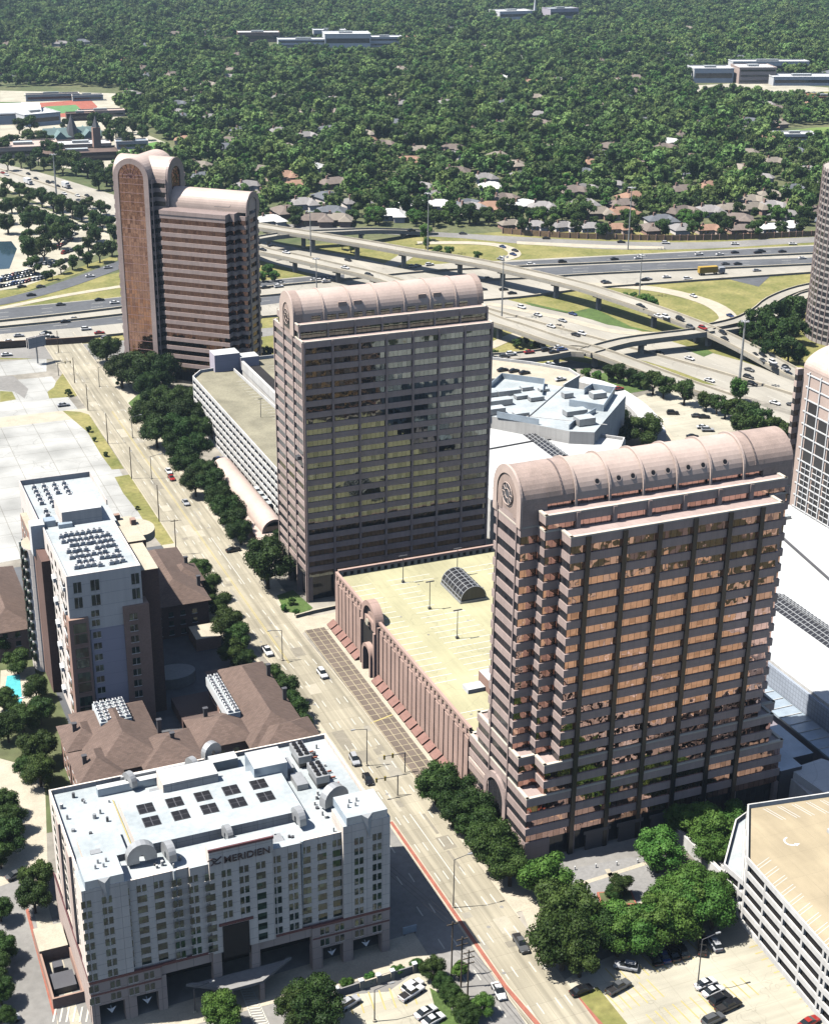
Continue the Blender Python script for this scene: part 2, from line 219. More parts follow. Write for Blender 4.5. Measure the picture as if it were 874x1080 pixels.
# ------------------------------------------------------------------ mesh building
class MB:
    def __init__(s): s.v = []; s.f = []; s.m = []
    def quad(s, a, b, c, d, m=0):
        n = len(s.v); s.v += [tuple(a), tuple(b), tuple(c), tuple(d)]; s.f.append((n, n+1, n+2, n+3)); s.m.append(m)
    def face(s, pts, m=0):
        n = len(s.v); s.v += [tuple(p) for p in pts]; s.f.append(tuple(range(n, n+len(pts)))); s.m.append(m)
    def box(s, x0, x1, y0, y1, z0, z1, m=0, top=None):
        n = len(s.v); s.v += [(x0, y0, z0), (x1, y0, z0), (x1, y1, z0), (x0, y1, z0), (x0, y0, z1), (x1, y0, z1), (x1, y1, z1), (x0, y1, z1)]
        for k, q in enumerate(((0, 3, 2, 1), (4, 5, 6, 7), (0, 1, 5, 4), (1, 2, 6, 5), (2, 3, 7, 6), (3, 0, 4, 7))):
            s.f.append(tuple(n+i for i in q)); s.m.append(top if (k == 1 and top is not None) else m)
        return s
    def prism(s, poly, z0, z1, m=0, top=None, bottom=True, cap=True):
        n = len(s.v); k = len(poly)
        if sum(poly[i][0]*poly[(i+1) % k][1]-poly[(i+1) % k][0]*poly[i][1] for i in range(k)) < 0: poly = poly[::-1]
        s.v += [(p[0], p[1], z0) for p in poly]+[(p[0], p[1], z1) for p in poly]
        for i in range(k):
            j = (i+1) % k; s.f.append((n+i, n+j, n+k+j, n+k+i)); s.m.append(m)
        if cap: s.f.append(tuple(range(n+k, n+2*k))); s.m.append(m if top is None else top)
        if bottom: s.f.append(tuple(range(n+k-1, n-1, -1))); s.m.append(m)
        return s
    def rod(s, a, b, r, r2=None, n=6, m=0):
        a = Vector(a); b = Vector(b); d = (b-a)
        if d.length < 1e-6: return s
        d.normalize(); u = d.cross(Vector((0, 0, 1)))
        if u.length < 1e-3: u = Vector((1, 0, 0))
        u.normalize(); v = d.cross(u); r2 = r if r2 is None else r2; k = len(s.v)
        for c, rr in ((a, r), (b, r2)):
            for i in range(n):
                t = 2*PI*i/n; s.v.append(tuple(c+u*math.cos(t)*rr+v*math.sin(t)*rr))
        for i in range(n):
            j = (i+1) % n; s.f.append((k+j, k+i, k+n+i, k+n+j)); s.m.append(m)
        s.f.append(tuple(k+n+i for i in range(n-1, -1, -1))); s.m.append(m); s.f.append(tuple(k+i for i in range(n))); s.m.append(m)
        return s
    def vault(s, a0, a1, c, zb, r, zc, axis='X', n=20, m=0, ends=True, thick=0):
        """half-barrel: along axis from a0 to a1, centred at c on the other axis; straight sides zb..zc then a half circle"""
        prof = [(-r, zb)]+[(-r*math.cos(PI*i/n), zc+r*math.sin(PI*i/n)) for i in range(n+1)]+[(r, zb)]
        def P(a, q): return (a, c+q[0], q[1]) if axis == 'X' else (c+q[0], a, q[1])
        k = len(s.v); L = len(prof); s.v += [P(a0, q) for q in prof]+[P(a1, q) for q in prof]
        for i in range(L-1): s.f.append((k+i, k+i+1, k+L+i+1, k+L+i)); s.m.append(m)
        if ends: s.f.append(tuple(k+i for i in range(L-1, -1, -1))); s.m.append(m); s.f.append(tuple(k+L+i for i in range(L))); s.m.append(m)
        return s
    def build(s, name, mats, parent=None, smooth=False, origin=None):
        o0 = origin if origin is not None else (parent.location if parent is not None and parent.type == 'EMPTY' else (0, 0, 0))
        if s.__dict__.get('local'): o0 = (0, 0, 0)
        me = bpy.data.meshes.new(name); vs = np.array(s.v, float).reshape(-1, 3)-np.array(o0)
        me.from_pydata(vs.tolist(), [], s.f)
        for x in (mats if isinstance(mats, (list, tuple)) else [mats]): me.materials.append(MT[x] if isinstance(x, str) else x)
        if len(me.materials) > 1: me.polygons.foreach_set('material_index', np.array(s.m, 'i'))
        if smooth: me.polygons.foreach_set('use_smooth', np.ones(len(s.f), bool))
        me.validate(); me.update()
        bm = bmesh.new(); bm.from_mesh(me); bmesh.ops.recalc_face_normals(bm, faces=bm.faces); bm.to_mesh(me); bm.free()
        o = bpy.data.objects.new(name, me); COL.objects.link(o)
        if parent is not None: o.parent = parent
        if parent is None and origin is not None: o.location = origin
        return o
def lmb():
    b = MB(); b.local = True; return b
def thing(name, label, cat, loc=(0, 0, 0), rot=0, group=None):
    o = bpy.data.objects.new(name, None); o.empty_display_size = .5; COL.objects.link(o); o.location = loc; o.rotation_euler = (0, 0, rot)
    o['label'] = label; o['category'] = cat
    if group: o['group'] = group
    return o
def tag(o, label, cat, group=None):
    o['label'] = label; o['category'] = cat
    if group: o['group'] = group
    return o
def struct(o): o['kind'] = 'structure'; return o
KIDS = {}
def kids_of(o):
    if o.name not in KIDS: KIDS[o.name] = [(c, kids_of(c)) for c in o.children]
    return KIDS[o.name]
def _dup(c, kk, parent):
    n = c.copy(); COL.objects.link(n); n.parent = parent
    for g, gk in kk: _dup(g, gk, n)
    return n
def dup(root, loc, rot=0, label=None, group=None, scale=None, meshes=None):
    r = root.copy(); COL.objects.link(r); r.location = loc; r.rotation_euler = (0, 0, rot)
    if scale is not None: r.scale = (scale,)*3 if not isinstance(scale, (tuple, list)) else scale
    if label: r['label'] = label
    if group: r['group'] = group
    for c, kk in kids_of(root): _dup(c, kk, r)
    return r
ORD = 'first second third fourth fifth sixth seventh eighth ninth tenth eleventh twelfth thirteenth fourteenth fifteenth sixteenth seventeenth eighteenth nineteenth twentieth twenty-first twenty-second twenty-third twenty-fourth twenty-fifth twenty-sixth twenty-seventh twenty-eighth twenty-ninth thirtieth'.split()
for _t, _u in (('thirty', 'thirtieth'), ('forty', 'fortieth'), ('fifty', 'fiftieth')): ORD += ([_u] if _t != 'thirty' else [])+[_t+'-'+q for q in ORD[:9]]
def oord(i): return ORD[i]
def catmull(pts, step=6.):
    P = [np.array(p, float) for p in pts]; P = [2*P[0]-P[1]]+P+[2*P[-1]-P[-2]]; out = []
    for i in range(1, len(P)-2):
        n = max(2, int(np.linalg.norm(P[i+1]-P[i])/step))
        for k in range(n):
            t = k/n; a, b, c, d = P[i-1], P[i], P[i+1], P[i+2]
            out.append(.5*((2*b)+(-a+c)*t+(2*a-5*b+4*c-d)*t*t+(-a+3*b-3*c+d)*t**3))
    out.append(P[-2]); return out
def normals2(path):
    N = []
    for i in range(len(path)):
        d = path[min(i+1, len(path)-1)]-path[max(i-1, 0)]; l = math.hypot(d[0], d[1]); N.append(np.array([-d[1]/l, d[0]/l, 0]))
    return N
def strip(mb, path, o0, o1, dz=0., m=0):
    N = normals2(path)
    for i in range(len(path)-1):
        a, b = path[i], path[i+1]; mb.quad(a+N[i]*o0+[0, 0, dz], b+N[i+1]*o0+[0, 0, dz], b+N[i+1]*o1+[0, 0, dz], a+N[i]*o1+[0, 0, dz], m)
def solidstrip(mb, path, o0, o1, z0, z1, m=0):
    N = normals2(path); k = len(mb.v)
    for i, p in enumerate(path):
        for o, z in ((o0, z0), (o1, z0), (o1, z1), (o0, z1)): mb.v.append(tuple(p+N[i]*o+[0, 0, z]))
    for i in range(len(path)-1):
        a = k+4*i
        for q in range(4): r = (q+1) % 4; mb.f.append((a+q, a+r, a+4+r, a+4+q)); mb.m.append(m)
    mb.f.append((k, k+1, k+2, k+3)); mb.m.append(m); e = k+4*(len(path)-1); mb.f.append((e+3, e+2, e+1, e)); mb.m.append(m)
def sheet(name, poly, z, m, pixels=False, label=None):
    p = [at(*q, z) if pixels else q for q in poly]; b = MB(); b.face([(x, y, z) for x, y in p]); o = b.build(name, m); o['kind'] = 'structure'; return o
def road(name, pts, width, z, m, pixels=True, kind='structure'):
    P = [np.array((*at(q[0], q[1], 0), z)) if pixels else np.array((q[0], q[1], z)) for q in pts]
    path = catmull(P); b = MB(); strip(b, path, -width/2, width/2); o = b.build(name, m); o['kind'] = kind; return o, path
# ------------------------------------------------------------------ ground, lots, roads
def band(name, top, bot, z, m, ext=500, pixels=True):
    T = [np.array((*at(*p, z), z)) if pixels else np.array((*p, z)) for p in top]; B = [np.array((*at(*p, z), z)) if pixels else np.array((*p, z)) for p in bot]
    def ex(P):
        a = P[0]-P[1]; b = P[-1]-P[-2]; return [P[0]+a/np.linalg.norm(a)*ext]+P+[P[-1]+b/np.linalg.norm(b)*ext] if ext else P
    T = catmull(ex(T), 15); B = catmull(ex(B), 15)
    b = MB(); b.face(T+B[::-1])
    o = b.build(name, m); o['kind'] = 'structure'; return o
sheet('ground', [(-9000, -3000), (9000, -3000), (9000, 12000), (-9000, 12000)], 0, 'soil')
sheet('city_ground', [(-900, -1500), (1500, -1500), (1500, 330), (360, 400), (-900, 335)], .02, 'citybase')
# verge round the interchange
sheet('interchange_verge', [(-900, 300), (-60, 300), (60, 255), (90, 190), (200, 200), (260, 120), (420, 60), (1500, -200), (1500, 420), (470, 392), (300, 463), (110, 475), (-60, 400), (-900, 560)], .04, 'grass')
# bleached empty lots west of the avenue
sheet('bleached_lot', [(-29, 165), (-32, 70), (-150, 60), (-330, 60), (-330, 270), (-33, 262)], .05, 'lotwhite')
sheet('bleached_lot', [(-34, 270), (-30, 292), (-330, 300), (-330, 274)], .055, 'lotwhite')
sheet('lot_drive', [(-27, 200), (-27, 212), (-80, 214), (-330, 216), (-330, 203)], .06, 'pave')
def px_sheet(name, pts, z, m): return sheet(name, pts, z, m, pixels=True)
px_sheet('grass_verge', [(59, 403), (68, 391), (83, 416), (79, 418), (52, 420), (50, 413), (57, 408)], .07, 'grass')
px_sheet('grass_verge', [(66, 433), (84, 434), (94, 437), (112, 465), (131, 494), (118, 495), (107, 480), (92, 455)], .07, 'grass')
px_sheet('grass_verge', [(121, 503), (138, 500), (150, 520), (168, 548), (187, 578), (172, 577), (158, 560), (146, 540), (130, 520)], .07, 'grass')
px_sheet('grass_verge', [(0, 412), (13, 413), (17, 421), (0, 424)], .07, 'grass')
px_sheet('lot_patch', [(-20, 398), (14, 396), (30, 410), (26, 420), (16, 413), (0, 411), (-20, 410)], .065, 'asphalt2')
# residential block and hotel surroundings
sheet('courtyard', [(-30, 60), (-30, -95), (-84, -95), (-84, 60)], .05, 'asphalt')  # dark asphalt tone paints in the courtyard's shade
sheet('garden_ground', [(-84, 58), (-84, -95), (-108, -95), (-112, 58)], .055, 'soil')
sheet('hotel_drive', [(-104, -128), (-104, -190), (-33, -190), (-31, -162), (-31, -128)], .055, 'asphalt2')
px_sheet('service_road', [(-60, 800), (0, 800), (44, 812), (48, 840), (52, 960), (70, 1025), (92, 1100), (-80, 1120)], .06, 'pave')
px_sheet('service_asphalt', [(0, 935), (28, 925), (40, 980), (56, 1030), (62, 1100), (-60, 1100), (-60, 960)], .075, 'asphalt2')
px_sheet('parking_bay', [(50, 1028), (62, 1022), (76, 1090), (66, 1100)], .08, 'asphalt2')
px_sheet('red_kerb_strip', [(27, 960), (30, 958), (60, 1070), (56, 1072)], .095, 'redbrick')
px_sheet('parking_lot', [(337, 1052), (410, 1046), (448, 1018), (460, 1040), (466, 1092), (480, 1130), (320, 1130)], .09, 'lotconc')
px_sheet('grass_verge', [(453, 1042), (468, 1050), (490, 1090), (500, 1130), (480, 1130), (466, 1090)], .10, 'lawn')
px_sheet('brick_pavement', [(465, 1020), (478, 1016), (500, 1050), (522, 1080), (545, 1130), (528, 1130), (505, 1090)], .10, 'redbrick')
px_sheet('parking_lot', [(585, 1040), (622, 1018), (700, 985), (778, 962), (900, 1085), (960, 1160), (640, 1160)], .06, 'lotconc')
px_sheet('grass_verge', [(609, 1049), (630, 1041), (663, 1082), (690, 1150), (665, 1150)], .09, 'grass')
px_sheet('brick_pavement', [(597, 1043), (606, 1046), (640, 1085), (675, 1150), (655, 1150)], .095, 'redbrick')
px_sheet('plaza', [(590, 925), (610, 915), (660, 905), (705, 902), (735, 925), (705, 948), (650, 966), (610, 955)], .08, 'plaza')
b = MB()
for a, c in (((640, 917), (668, 963)), ((668, 958), (716, 932)), ((605, 935), (700, 905))):
    p, q = np.array((*at(*a), .095)), np.array((*at(*c), .095)); strip(b, [p, q], -.6, .6)
struct(b.build('plaza_bands', 'pave'))
px_sheet('driveway', [(548, 955), (575, 945), (600, 960), (610, 975), (590, 1005), (560, 985)], .075, 'pave')
sheet('forecourt', [(2, -148), (2, -156), (60, -156), (95, -149), (95, -112), (72, -112), (72, -148)], .07, 'asphalt2')
sheet('reflection_ground', [(-5, -228), (38, -262), (70, -232), (420, -205), (420, -520), (-5, -520)], .05, 'blocks')  # unseen ground added to vary the near tower's reflections
# west of the tower: drive and lawns on the avenue
px_sheet('driveway', [(255, 577), (290, 566), (300, 585), (262, 592)], .09, 'pave')
px_sheet('lawn', [(292, 628), (309, 622), (330, 641), (320, 648), (300, 645)], .10, 'lawn')
px_sheet('lawn', [(135, 425), (150, 412), (178, 414), (170, 425), (146, 436)], .10, 'lawn')
px_sheet('driveway', [(296, 645), (330, 650), (358, 645), (358, 660), (330, 668), (312, 664)], .095, 'pave')
sheet('avenue_pavement', [(-9.2, 280), (-4, 280), (-4, -17), (-9.2, -20)], .08, 'pave')
sheet('avenue_pavement', [(-32, 60), (-27.2, 60), (-27.2, -20), (-21, -60), (-21, -122), (-31, -122), (-31, -95), (-32, -60)], .085, 'pave')
sheet('avenue_pavement', [(-8, -112), (2, -112), (2, -150), (8, -164), (-8, -164)], .09, 'pave')
sheet('brick_pavement', [(-.8, -20), (3.4, -20), (3.4, -114), (-.8, -114)], .10, 'pave')
sheet('paver_bays', [(-7.2, -18), (-.8, -18), (-.8, -108), (-7.2, -111)], .10, 'brickgrid')
# the avenue
AV = [(-18.5, 330), (-18.5, 200), (-18.2, 60), (-17.0, 0), (-14.8, -60), (-14.2, -120), (-14, -220), (-13, -420), (-13, -900)]
b = MB(); path = catmull([np.array((x, y, .11)) for x, y in AV], 8)
N = normals2(path)
def avl(y): return float(np.interp(-y, [-330, -20, 60, 900], [-27.4, -27.4, -20.8, -20.8]))
def avr(y): return float(np.interp(-y, [-330, -230, 0, 60, 900], [-10.5, -9.6, -9.3, -7.6, -7.8]))
ys = [330-8*i for i in range(155)]
for i in range(len(ys)-1):
    y0, y1 = ys[i], ys[i+1]; b.quad((avl(y0), y0, .11), (avl(y1), y1, .11), (avr(y1), y1, .11), (avr(y0), y0, .11))
struct(b.build('avenue', 'roadconc'))
sheet('side_road', [(-31, -122), (-20.8, -122), (-20.8, -500), (-31, -500)], .105, 'asphalt2')
sheet('side_road', [(-31, -162), (-31, -172), (-110, -172), (-110, -166)], .08, 'pave')
b = MB()                                            # kerbs
for f, sg in ((avl, -1), (avr, 1)):
    for i in range(len(ys)-1):
        y0, y1 = ys[i], ys[i+1]
        if f is avr and -165 > y0 or (204 < y0 < 220 and f is avl): continue
        x0, x1 = f(y0), f(y1); b.face([(x0, y0, .24), (x1, y1, .24), (x1+.35*sg, y1, .24), (x0+.35*sg, y0, .24)]); b.face([(x0, y0, .1), (x1, y1, .1), (x1, y1, .24), (x0, y0, .24)])
struct(b.build('avenue_kerb', 'pave'))
b = MB(); b.prism([(-20.9, -121), (-19.5, -121), (-19.4, -185), (-17.5, -205), (-12, -250), (-14, -250), (-19.3, -205), (-20.9, -185)], .1, .25); struct(b.build('median_kerb', 'pave'))
b = MB(); b.prism([(-20.6, -121.5), (-19.8, -121.5), (-19.7, -185), (-17.8, -205), (-12.5, -250), (-13.6, -250), (-19.0, -205), (-20.6, -185)], .2, .27); struct(b.build('median_brick', 'redbrick'))
b = MB()                                            # painted lines of the avenue
def dash(x, y0, y1, w=.25, L=3.5, gap=8.5, solid=False):
    y = y0
    while y > y1:
        e = y1 if solid else max(y1, y-L); b.quad((x(y)-w/2 if callable(x) else x-w/2, y, .125), (x(y)+w/2 if callable(x) else x+w/2, y, .125), (x(e)+w/2 if callable(x) else x+w/2, e, .125), (x(e)-w/2 if callable(x) else x-w/2, e, .125))
        if solid: break
        y = e-gap
for k in (.18, .34, .66, .83):
    dash(lambda y, k=k: avl(y)+(avr(y)-avl(y))*k, 300, -420)
for s0, s1 in ((60, 20), (-5, -25), (-120, -150)): dash(-14.6, s0, s1, .25, solid=True)
for k in (.15, .3): dash(-30+10*k*2, -130, -420)
struct(b.build('avenue_lane_marking', 'line'))
b = MB()
for y in [300-12*i for i in range(60)]:
    if -25 < y < 215: b.quad((-18.3, y, .125), (-18.15, y, .125), (-18.15, y-12, .125), (-18.3, y-12, .125)); b.quad((-17.9, y, .125), (-17.7, y, .125), (-17.7, y-12, .125), (-17.9, y-12, .125))
b.quad((-8, -76, .13), (-.9, -74, .13), (-.9, -74.5, .13), (-8, -76.5, .13)); b.quad((-7.2, -110, .13), (2.9, -107, .13), (2.9, -107.5, .13), (-7.2, -110.5, .13))
struct(b.build('avenue_yellow_marking', 'yline'))
rp = random.Random(8); b = MB()
for i in range(46):
    y = rp.uniform(-205, 300); x = rp.uniform(avl(y)+1, avr(y)-3); w_, l_ = rp.choice([(3.4, 5.4), (1.6, 3), (3.4, 10), (.8, 9), (2, 2)]); zz = .113+i*.0002; b.face([(x, y, zz), (x+w_, y, zz), (x+w_, y+l_, zz), (x, y+l_, zz)], i % 3)
struct(b.build('road_patches', [mat('dark_road_patch', (.27, .245, .195), .9, .1, .4, fine=.1), mat('pale_road_patch', (.46, .42, .33), .9, .08, .4, fine=.1), mat('grey_road_patch', (.34, .315, .26), .9, .1, .4)]))
b = MB()
for i in range(22):
    y = rp.uniform(-205, 280); x = rp.uniform(avl(y)+1, avr(y)-1); b.face([(x+.45*math.cos(PI*k/6), y+.45*math.sin(PI*k/6), .135) for k in range(12)])
struct(b.build('manhole_covers', 'asphalt2'))
# white hatched patches on the hotel drive
b = MB()
p0, p1, p2, p3 = [np.array(at(*p)) for p in ((252, 1040), (263, 1037), (284, 1082), (270, 1086))]
for i in range(17):
    t = i/17; a = p0+(p3-p0)*t; c = p1+(p2-p1)*min(1, t+.05); d = np.array([0, -.35]); b.quad((*a, .12), (*c, .12), (*(c+d), .12), (*(a+d), .12))
for u, v in ((p0, p3), (p1, p2)): strip(b, [np.array((*u, .12)), np.array((*v, .12))], -.15, .15)
for i in range(7):
    a = np.array(at(55+i*7, 1079)); b.quad((*a, .12), (*(a+[1.4, 4.2]), .12), (*(a+[1.8, 4.2]), .12), (*(a+[.4, 0]), .12))
struct(b.build('hatched_marking', 'line'))
b = MB()                                            # stall lines, lower-right lot
def stalls(p, q, n, L, m=0, z=.085, w=.16):
    P, Q = np.array(at(*p)), np.array(at(*q)); d = (Q-P)/n; u = d/np.linalg.norm(d); nv = np.array([-u[1], u[0]])
    for i in range(n+1):
        a = P+d*i; c = a+nv*L; b.quad((*(a-u*w), z), (*(a+u*w), z), (*(c+u*w), z), (*(c-u*w), z), m)
stalls((655, 1040), (760, 1002), 11, 6); stalls((640, 1075), (700, 1052), 7, 6); stalls((790, 1000), (850, 1062), 9, 6); stalls((700, 1090), (800, 1050), 11, 6)
stalls((350, 1075), (440, 1060), 8, 6, z=.11)
struct(b.build('stall_marking', 'yline'))

# ------------------------------------------------------------------ freeways
band('freeway', [(0, 325), (124, 313), (273, 296), (450, 279), (541, 274), (640, 269), (845, 258.5)], [(0, 364), (126, 353), (273, 335), (510, 317), (564, 312), (640, 303), (845, 288.5)], .12, 'roadfwy')
band('freeway_asphalt', [(0, 325.5), (124, 313.5), (273, 296.5), (363, 289)], [(0, 339), (124, 325), (273, 304), (363, 295)], .15, 'asphalt', 0)
band('freeway_asphalt', [(-140, 339), (0, 325.5)], [(-140, 355), (0, 339)], .145, 'asphalt', 0)
band('freeway_asphalt', [(0, 346.5), (124, 333.5), (273, 314)], [(0, 352), (124, 341), (273, 322)], .15, 'asphalt', 40)
band('freeway_asphalt', [(520, 277), (640, 270), (845, 259.5)], [(500, 281), (640, 277), (845, 266.5)], .15, 'asphalt', 0)
band('freeway_asphalt', [(845, 259.5), (960, 254)], [(845, 266.5), (960, 260)], .15, 'asphalt', 0)
band('freeway_asphalt', [(560, 283), (640, 278.5), (845, 271.6), (960, 267)], [(560, 292), (640, 288), (845, 279), (960, 274)], .15, 'asphalt', 0)
b = MB()                                            # low concrete barriers and lane lines
def poly_px(pts): return catmull([np.array((*at(*p), 0)) for p in pts], 12)
for pts in ([(-60, 345), (0, 339.6), (124, 325.6), (273, 304.6), (363, 295.6), (450, 287), (541, 282), (640, 277.7), (845, 268.5), (960, 263)],
            [(-60, 371), (0, 364.5), (126, 353.5), (273, 335.5), (510, 317.5), (564, 312.5), (640, 303.5), (845, 289), (960, 281)],
            [(-60, 351), (0, 346), (124, 333), (273, 313.5), (450, 299), (560, 294), (640, 289), (845, 280), (960, 274)]):
    p = poly_px(pts); solidstrip(b, p, -.45, .45, .1, 1.3)
struct(b.build('freeway_barrier', 'pave'))
b = MB()
for pts in ([(-60, 336), (0, 330), (124, 317.5), (273, 299), (363, 291.5)], [(-60, 341), (0, 334.5), (124, 321), (273, 301.5), (363, 293.3)], [(-60, 355), (0, 349), (124, 337), (273, 318), (363, 310)],
            [(0, 356), (126, 345), (273, 326)], [(0, 360), (126, 349), (273, 330)], [(560, 279), (640, 273.5), (845, 263)], [(560, 286), (640, 281.5), (845, 274)], [(560, 289), (640, 285), (845, 276.7)], [(560, 299), (640, 294), (845, 283)], [(560, 303), (640, 298), (845, 286)]):
    p = poly_px(pts)
    for i in range(0, len(p)-1): 
        if i % 2 == 0: strip(b, [p[i]+[0, 0, .17], p[i]+(p[i+1]-p[i])*.45+[0, 0, .17]], -.15, .15)
struct(b.build('freeway_lane_marking', 'line'))
band('frontage_road', [(0, 368), (98, 361.5), (150, 357)], [(0, 377), (98, 379), (150, 372)], .08, 'asphalt2', 120)
b = MB(); p = poly_px([(-60, 370), (0, 366.5), (60, 363.5), (100, 360.5)]); solidstrip(b, p, -.3, .3, 0, 3.2); struct(b.build('retaining_wall', mat('retaining_wall_stone', (.22, .14, .10), .9, .2, .3)))
band('frontage_road', [(434, 243), (489, 246), (541, 249), (640, 254), (740, 255), (845, 250)], [(434, 248), (489, 251), (541, 256), (640, 262.5), (740, 262), (845, 256)], .10, 'asphalt2', 200)
band('frontage_shoulder', [(545, 254), (640, 258), (700, 259.5)], [(545, 257), (640, 261.5), (700, 262)], .13, 'pave', 0)
band('tollway', [(0, 171.6), (49.7, 183.6), (120, 205), (273, 252), (363, 268), (430, 284), (516, 310), (556, 321), (600, 329), (669, 347), (721, 364), (780, 380), (838, 400)],
     [(0, 186), (53, 206), (88, 220.5), (120, 235), (273, 274), (345, 293), (420, 314), (515, 340), (587, 363), (682, 381), (768, 411), (800, 422), (836, 434)], .09, 'roadfwy', 120)
b = MB()
for k in (.2, .35, .65, .8):
    up = [(0, 171.6), (49.7, 183.6), (120, 205), (273, 252), (363, 268), (430, 284), (516, 310), (556, 321), (600, 329), (669, 347), (721, 364), (780, 380), (838, 400)]
    lo = [(0, 186), (49.7, 205), (120, 235), (273, 274), (363, 299), (430, 316), (516, 340), (556, 352), (600, 363), (669, 380), (721, 396), (780, 415), (838, 435)]
    p = poly_px([(a[0], a[1]*(1-k)+c[1]*k) for a, c in zip(up, lo)])
    for i in range(0, len(p)-1, 2): strip(b, [p[i]+[0, 0, .12], p[i]+(p[i+1]-p[i])*.5+[0, 0, .12]], -.15, .15)
struct(b.build('tollway_lane_marking', 'line'))
b = MB(); p = poly_px([(-60, 160), (0, 178.5), (50, 195), (110, 216)]); solidstrip(b, p, -.4, .4, 0, 1.2)
p = poly_px([(500, 322), (587, 346), (682, 372), (768, 396), (840, 418)]); solidstrip(b, p, -.4, .4, 0, 1.2); struct(b.build('tollway_barrier', 'pave'))
px_sheet('access_road', [(0, 190), (40, 207), (88, 226), (120, 241), (120, 246), (60, 222), (0, 196)], .10, 'pave')
# ramps on the ground
def groad(pts, w, m='roadfwy', name='slip_road', z=.17):
    o, _ = road(name, pts, w, z, m); return o
groad([(-60, 325), (0, 318.5), (60, 303), (124, 280), (180, 258)], 12, 'asphalt')
groad([(-60, 334), (0, 325), (60, 313), (124, 302.5), (200, 292)], 5, 'pave')
groad([(600, 300), (663, 302), (703, 307), (741, 317), (761, 327), (768, 337), (755, 344)], 10, 'pave', z=.19)
groad([(440, 256), (496, 256), (528, 259), (541.5, 265), (541, 270), (528, 274)], 8, 'pave', z=.19)
groad([(440, 262), (420, 275), (405, 283)], 10, 'roadfwy', z=.16)
groad([(515, 366), (540, 355), (560, 348)], 7, 'pave', z=.16)
groad([(515, 320), (590, 335), (650, 350), (700, 352)], 6, 'pave', z=.18)
groad([(683, 387), (720, 402), (762, 418), (800, 432), (874, 455)], 9, 'roadfwy', z=.18)
groad([(595, 397), (630, 407), (668, 425), (690, 447), (700, 462), (735, 480)], 8, 'pave', z=.2)
px_sheet('parking_lot', [(655, 425), (700, 408), (740, 425), (770, 440), (778, 460), (700, 470), (660, 450)], .08, 'lotconc')
px_sheet('lawn_slope', [(553, 318), (560, 322), (600, 330), (690, 350), (640, 342), (598, 328)], .14, 'lawn')
px_sheet('lawn_slope', [(598, 330), (625, 324), (665, 344), (690, 350), (660, 346)], .145, 'lawn')
px_sheet('lawn_slope', [(720, 367), (745, 368), (752, 372), (742, 376)], .15, 'lawn')
px_sheet('lawn_slope', [(610, 400), (640, 392), (690, 410), (660, 415)], .09, 'lawn')
px_sheet('dark_channel', [(760, 292), (812, 291), (800, 302), (776, 296)], .12, 'asphalt')
# a pond, its bank and the packed lot in the north-west
px_sheet('parking_lot', [(-60, 215), (20, 208), (60, 225), (115, 245), (118, 262), (80, 275), (60, 292), (40, 300), (0, 306), (-60, 310)], .07, 'lotconc')
px_sheet('pond', [(-60, 256), (12, 254), (18, 262), (10, 283), (-60, 288)], .10, 'water')
px_sheet('pond_bank', [(-60, 251), (30, 247), (38, 250), (34, 253), (-60, 257)], .09, 'pave')
px_sheet('grass_verge', [(-60, 310), (0, 306), (20, 305), (30, 300), (124, 268), (124, 274), (30, 306), (0, 314), (-60, 318)], .10, 'grass')
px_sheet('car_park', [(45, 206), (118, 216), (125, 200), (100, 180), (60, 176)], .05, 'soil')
# the school grounds and far openings
px_sheet('sports_ground', [(0, 95), (125, 98), (128, 130), (175, 150), (165, 165), (128, 190), (90, 182), (0, 160)], .05, 'lotconc')
px_sheet('playing_field', [(42, 50.5), (122, 50), (124, 56), (50, 56)], .06, 'lawn')
px_sheet('playing_field', [(150, 52), (190, 54), (188, 58), (150, 57)], .06, 'lawn')
px_sheet('playing_field', [(212, 42), (248, 42), (250, 46), (214, 47)], .06, 'lawn')
px_sheet('running_track', [(31, 109), (95, 104), (103, 112), (92, 122), (45, 124)], .10, mat('track_red', (.38, .12, .08), .9))
px_sheet('football_pitch', [(46, 112), (80, 110), (88, 117), (56, 120)], .12, mat('pitch_green', (.12, .26, .10), .9))
px_sheet('practice_pitch', [(-10, 107), (22, 107), (28, 116), (-10, 120)], .10, 'lawn')
px_sheet('practice_pitch', [(25, 100), (78, 98), (80, 101), (28, 103)], .10, 'lawn')
px_sheet('soccer_pitch', [(134, 155), (165, 149), (182, 156), (175, 162), (140, 163)], .10, mat('soccer_green', (.11, .25, .05), .9))
px_sheet('campus_road', [(0, 138), (70, 136), (120, 131), (120, 135), (70, 140), (0, 143)], .11, 'pave')
px_sheet('playing_field', [(812, 139), (860, 134), (900, 133), (900, 148), (845, 150), (815, 146)], .06, mat('field_green', (.17, .25, .06), .95, .2, .02))
px_sheet('playing_field', [(806, 99), (874, 96), (900, 102), (874, 105), (812, 104)], .06, 'grass')
px_sheet('school_lot', [(726, 90), (800, 86), (874, 92), (874, 97), (780, 99), (735, 97)], .05, 'lotconc')
px_sheet('suburb_street', [(185, 155), (205, 150), (230, 145), (232, 147), (206, 153), (190, 160)], .06, 'pave')
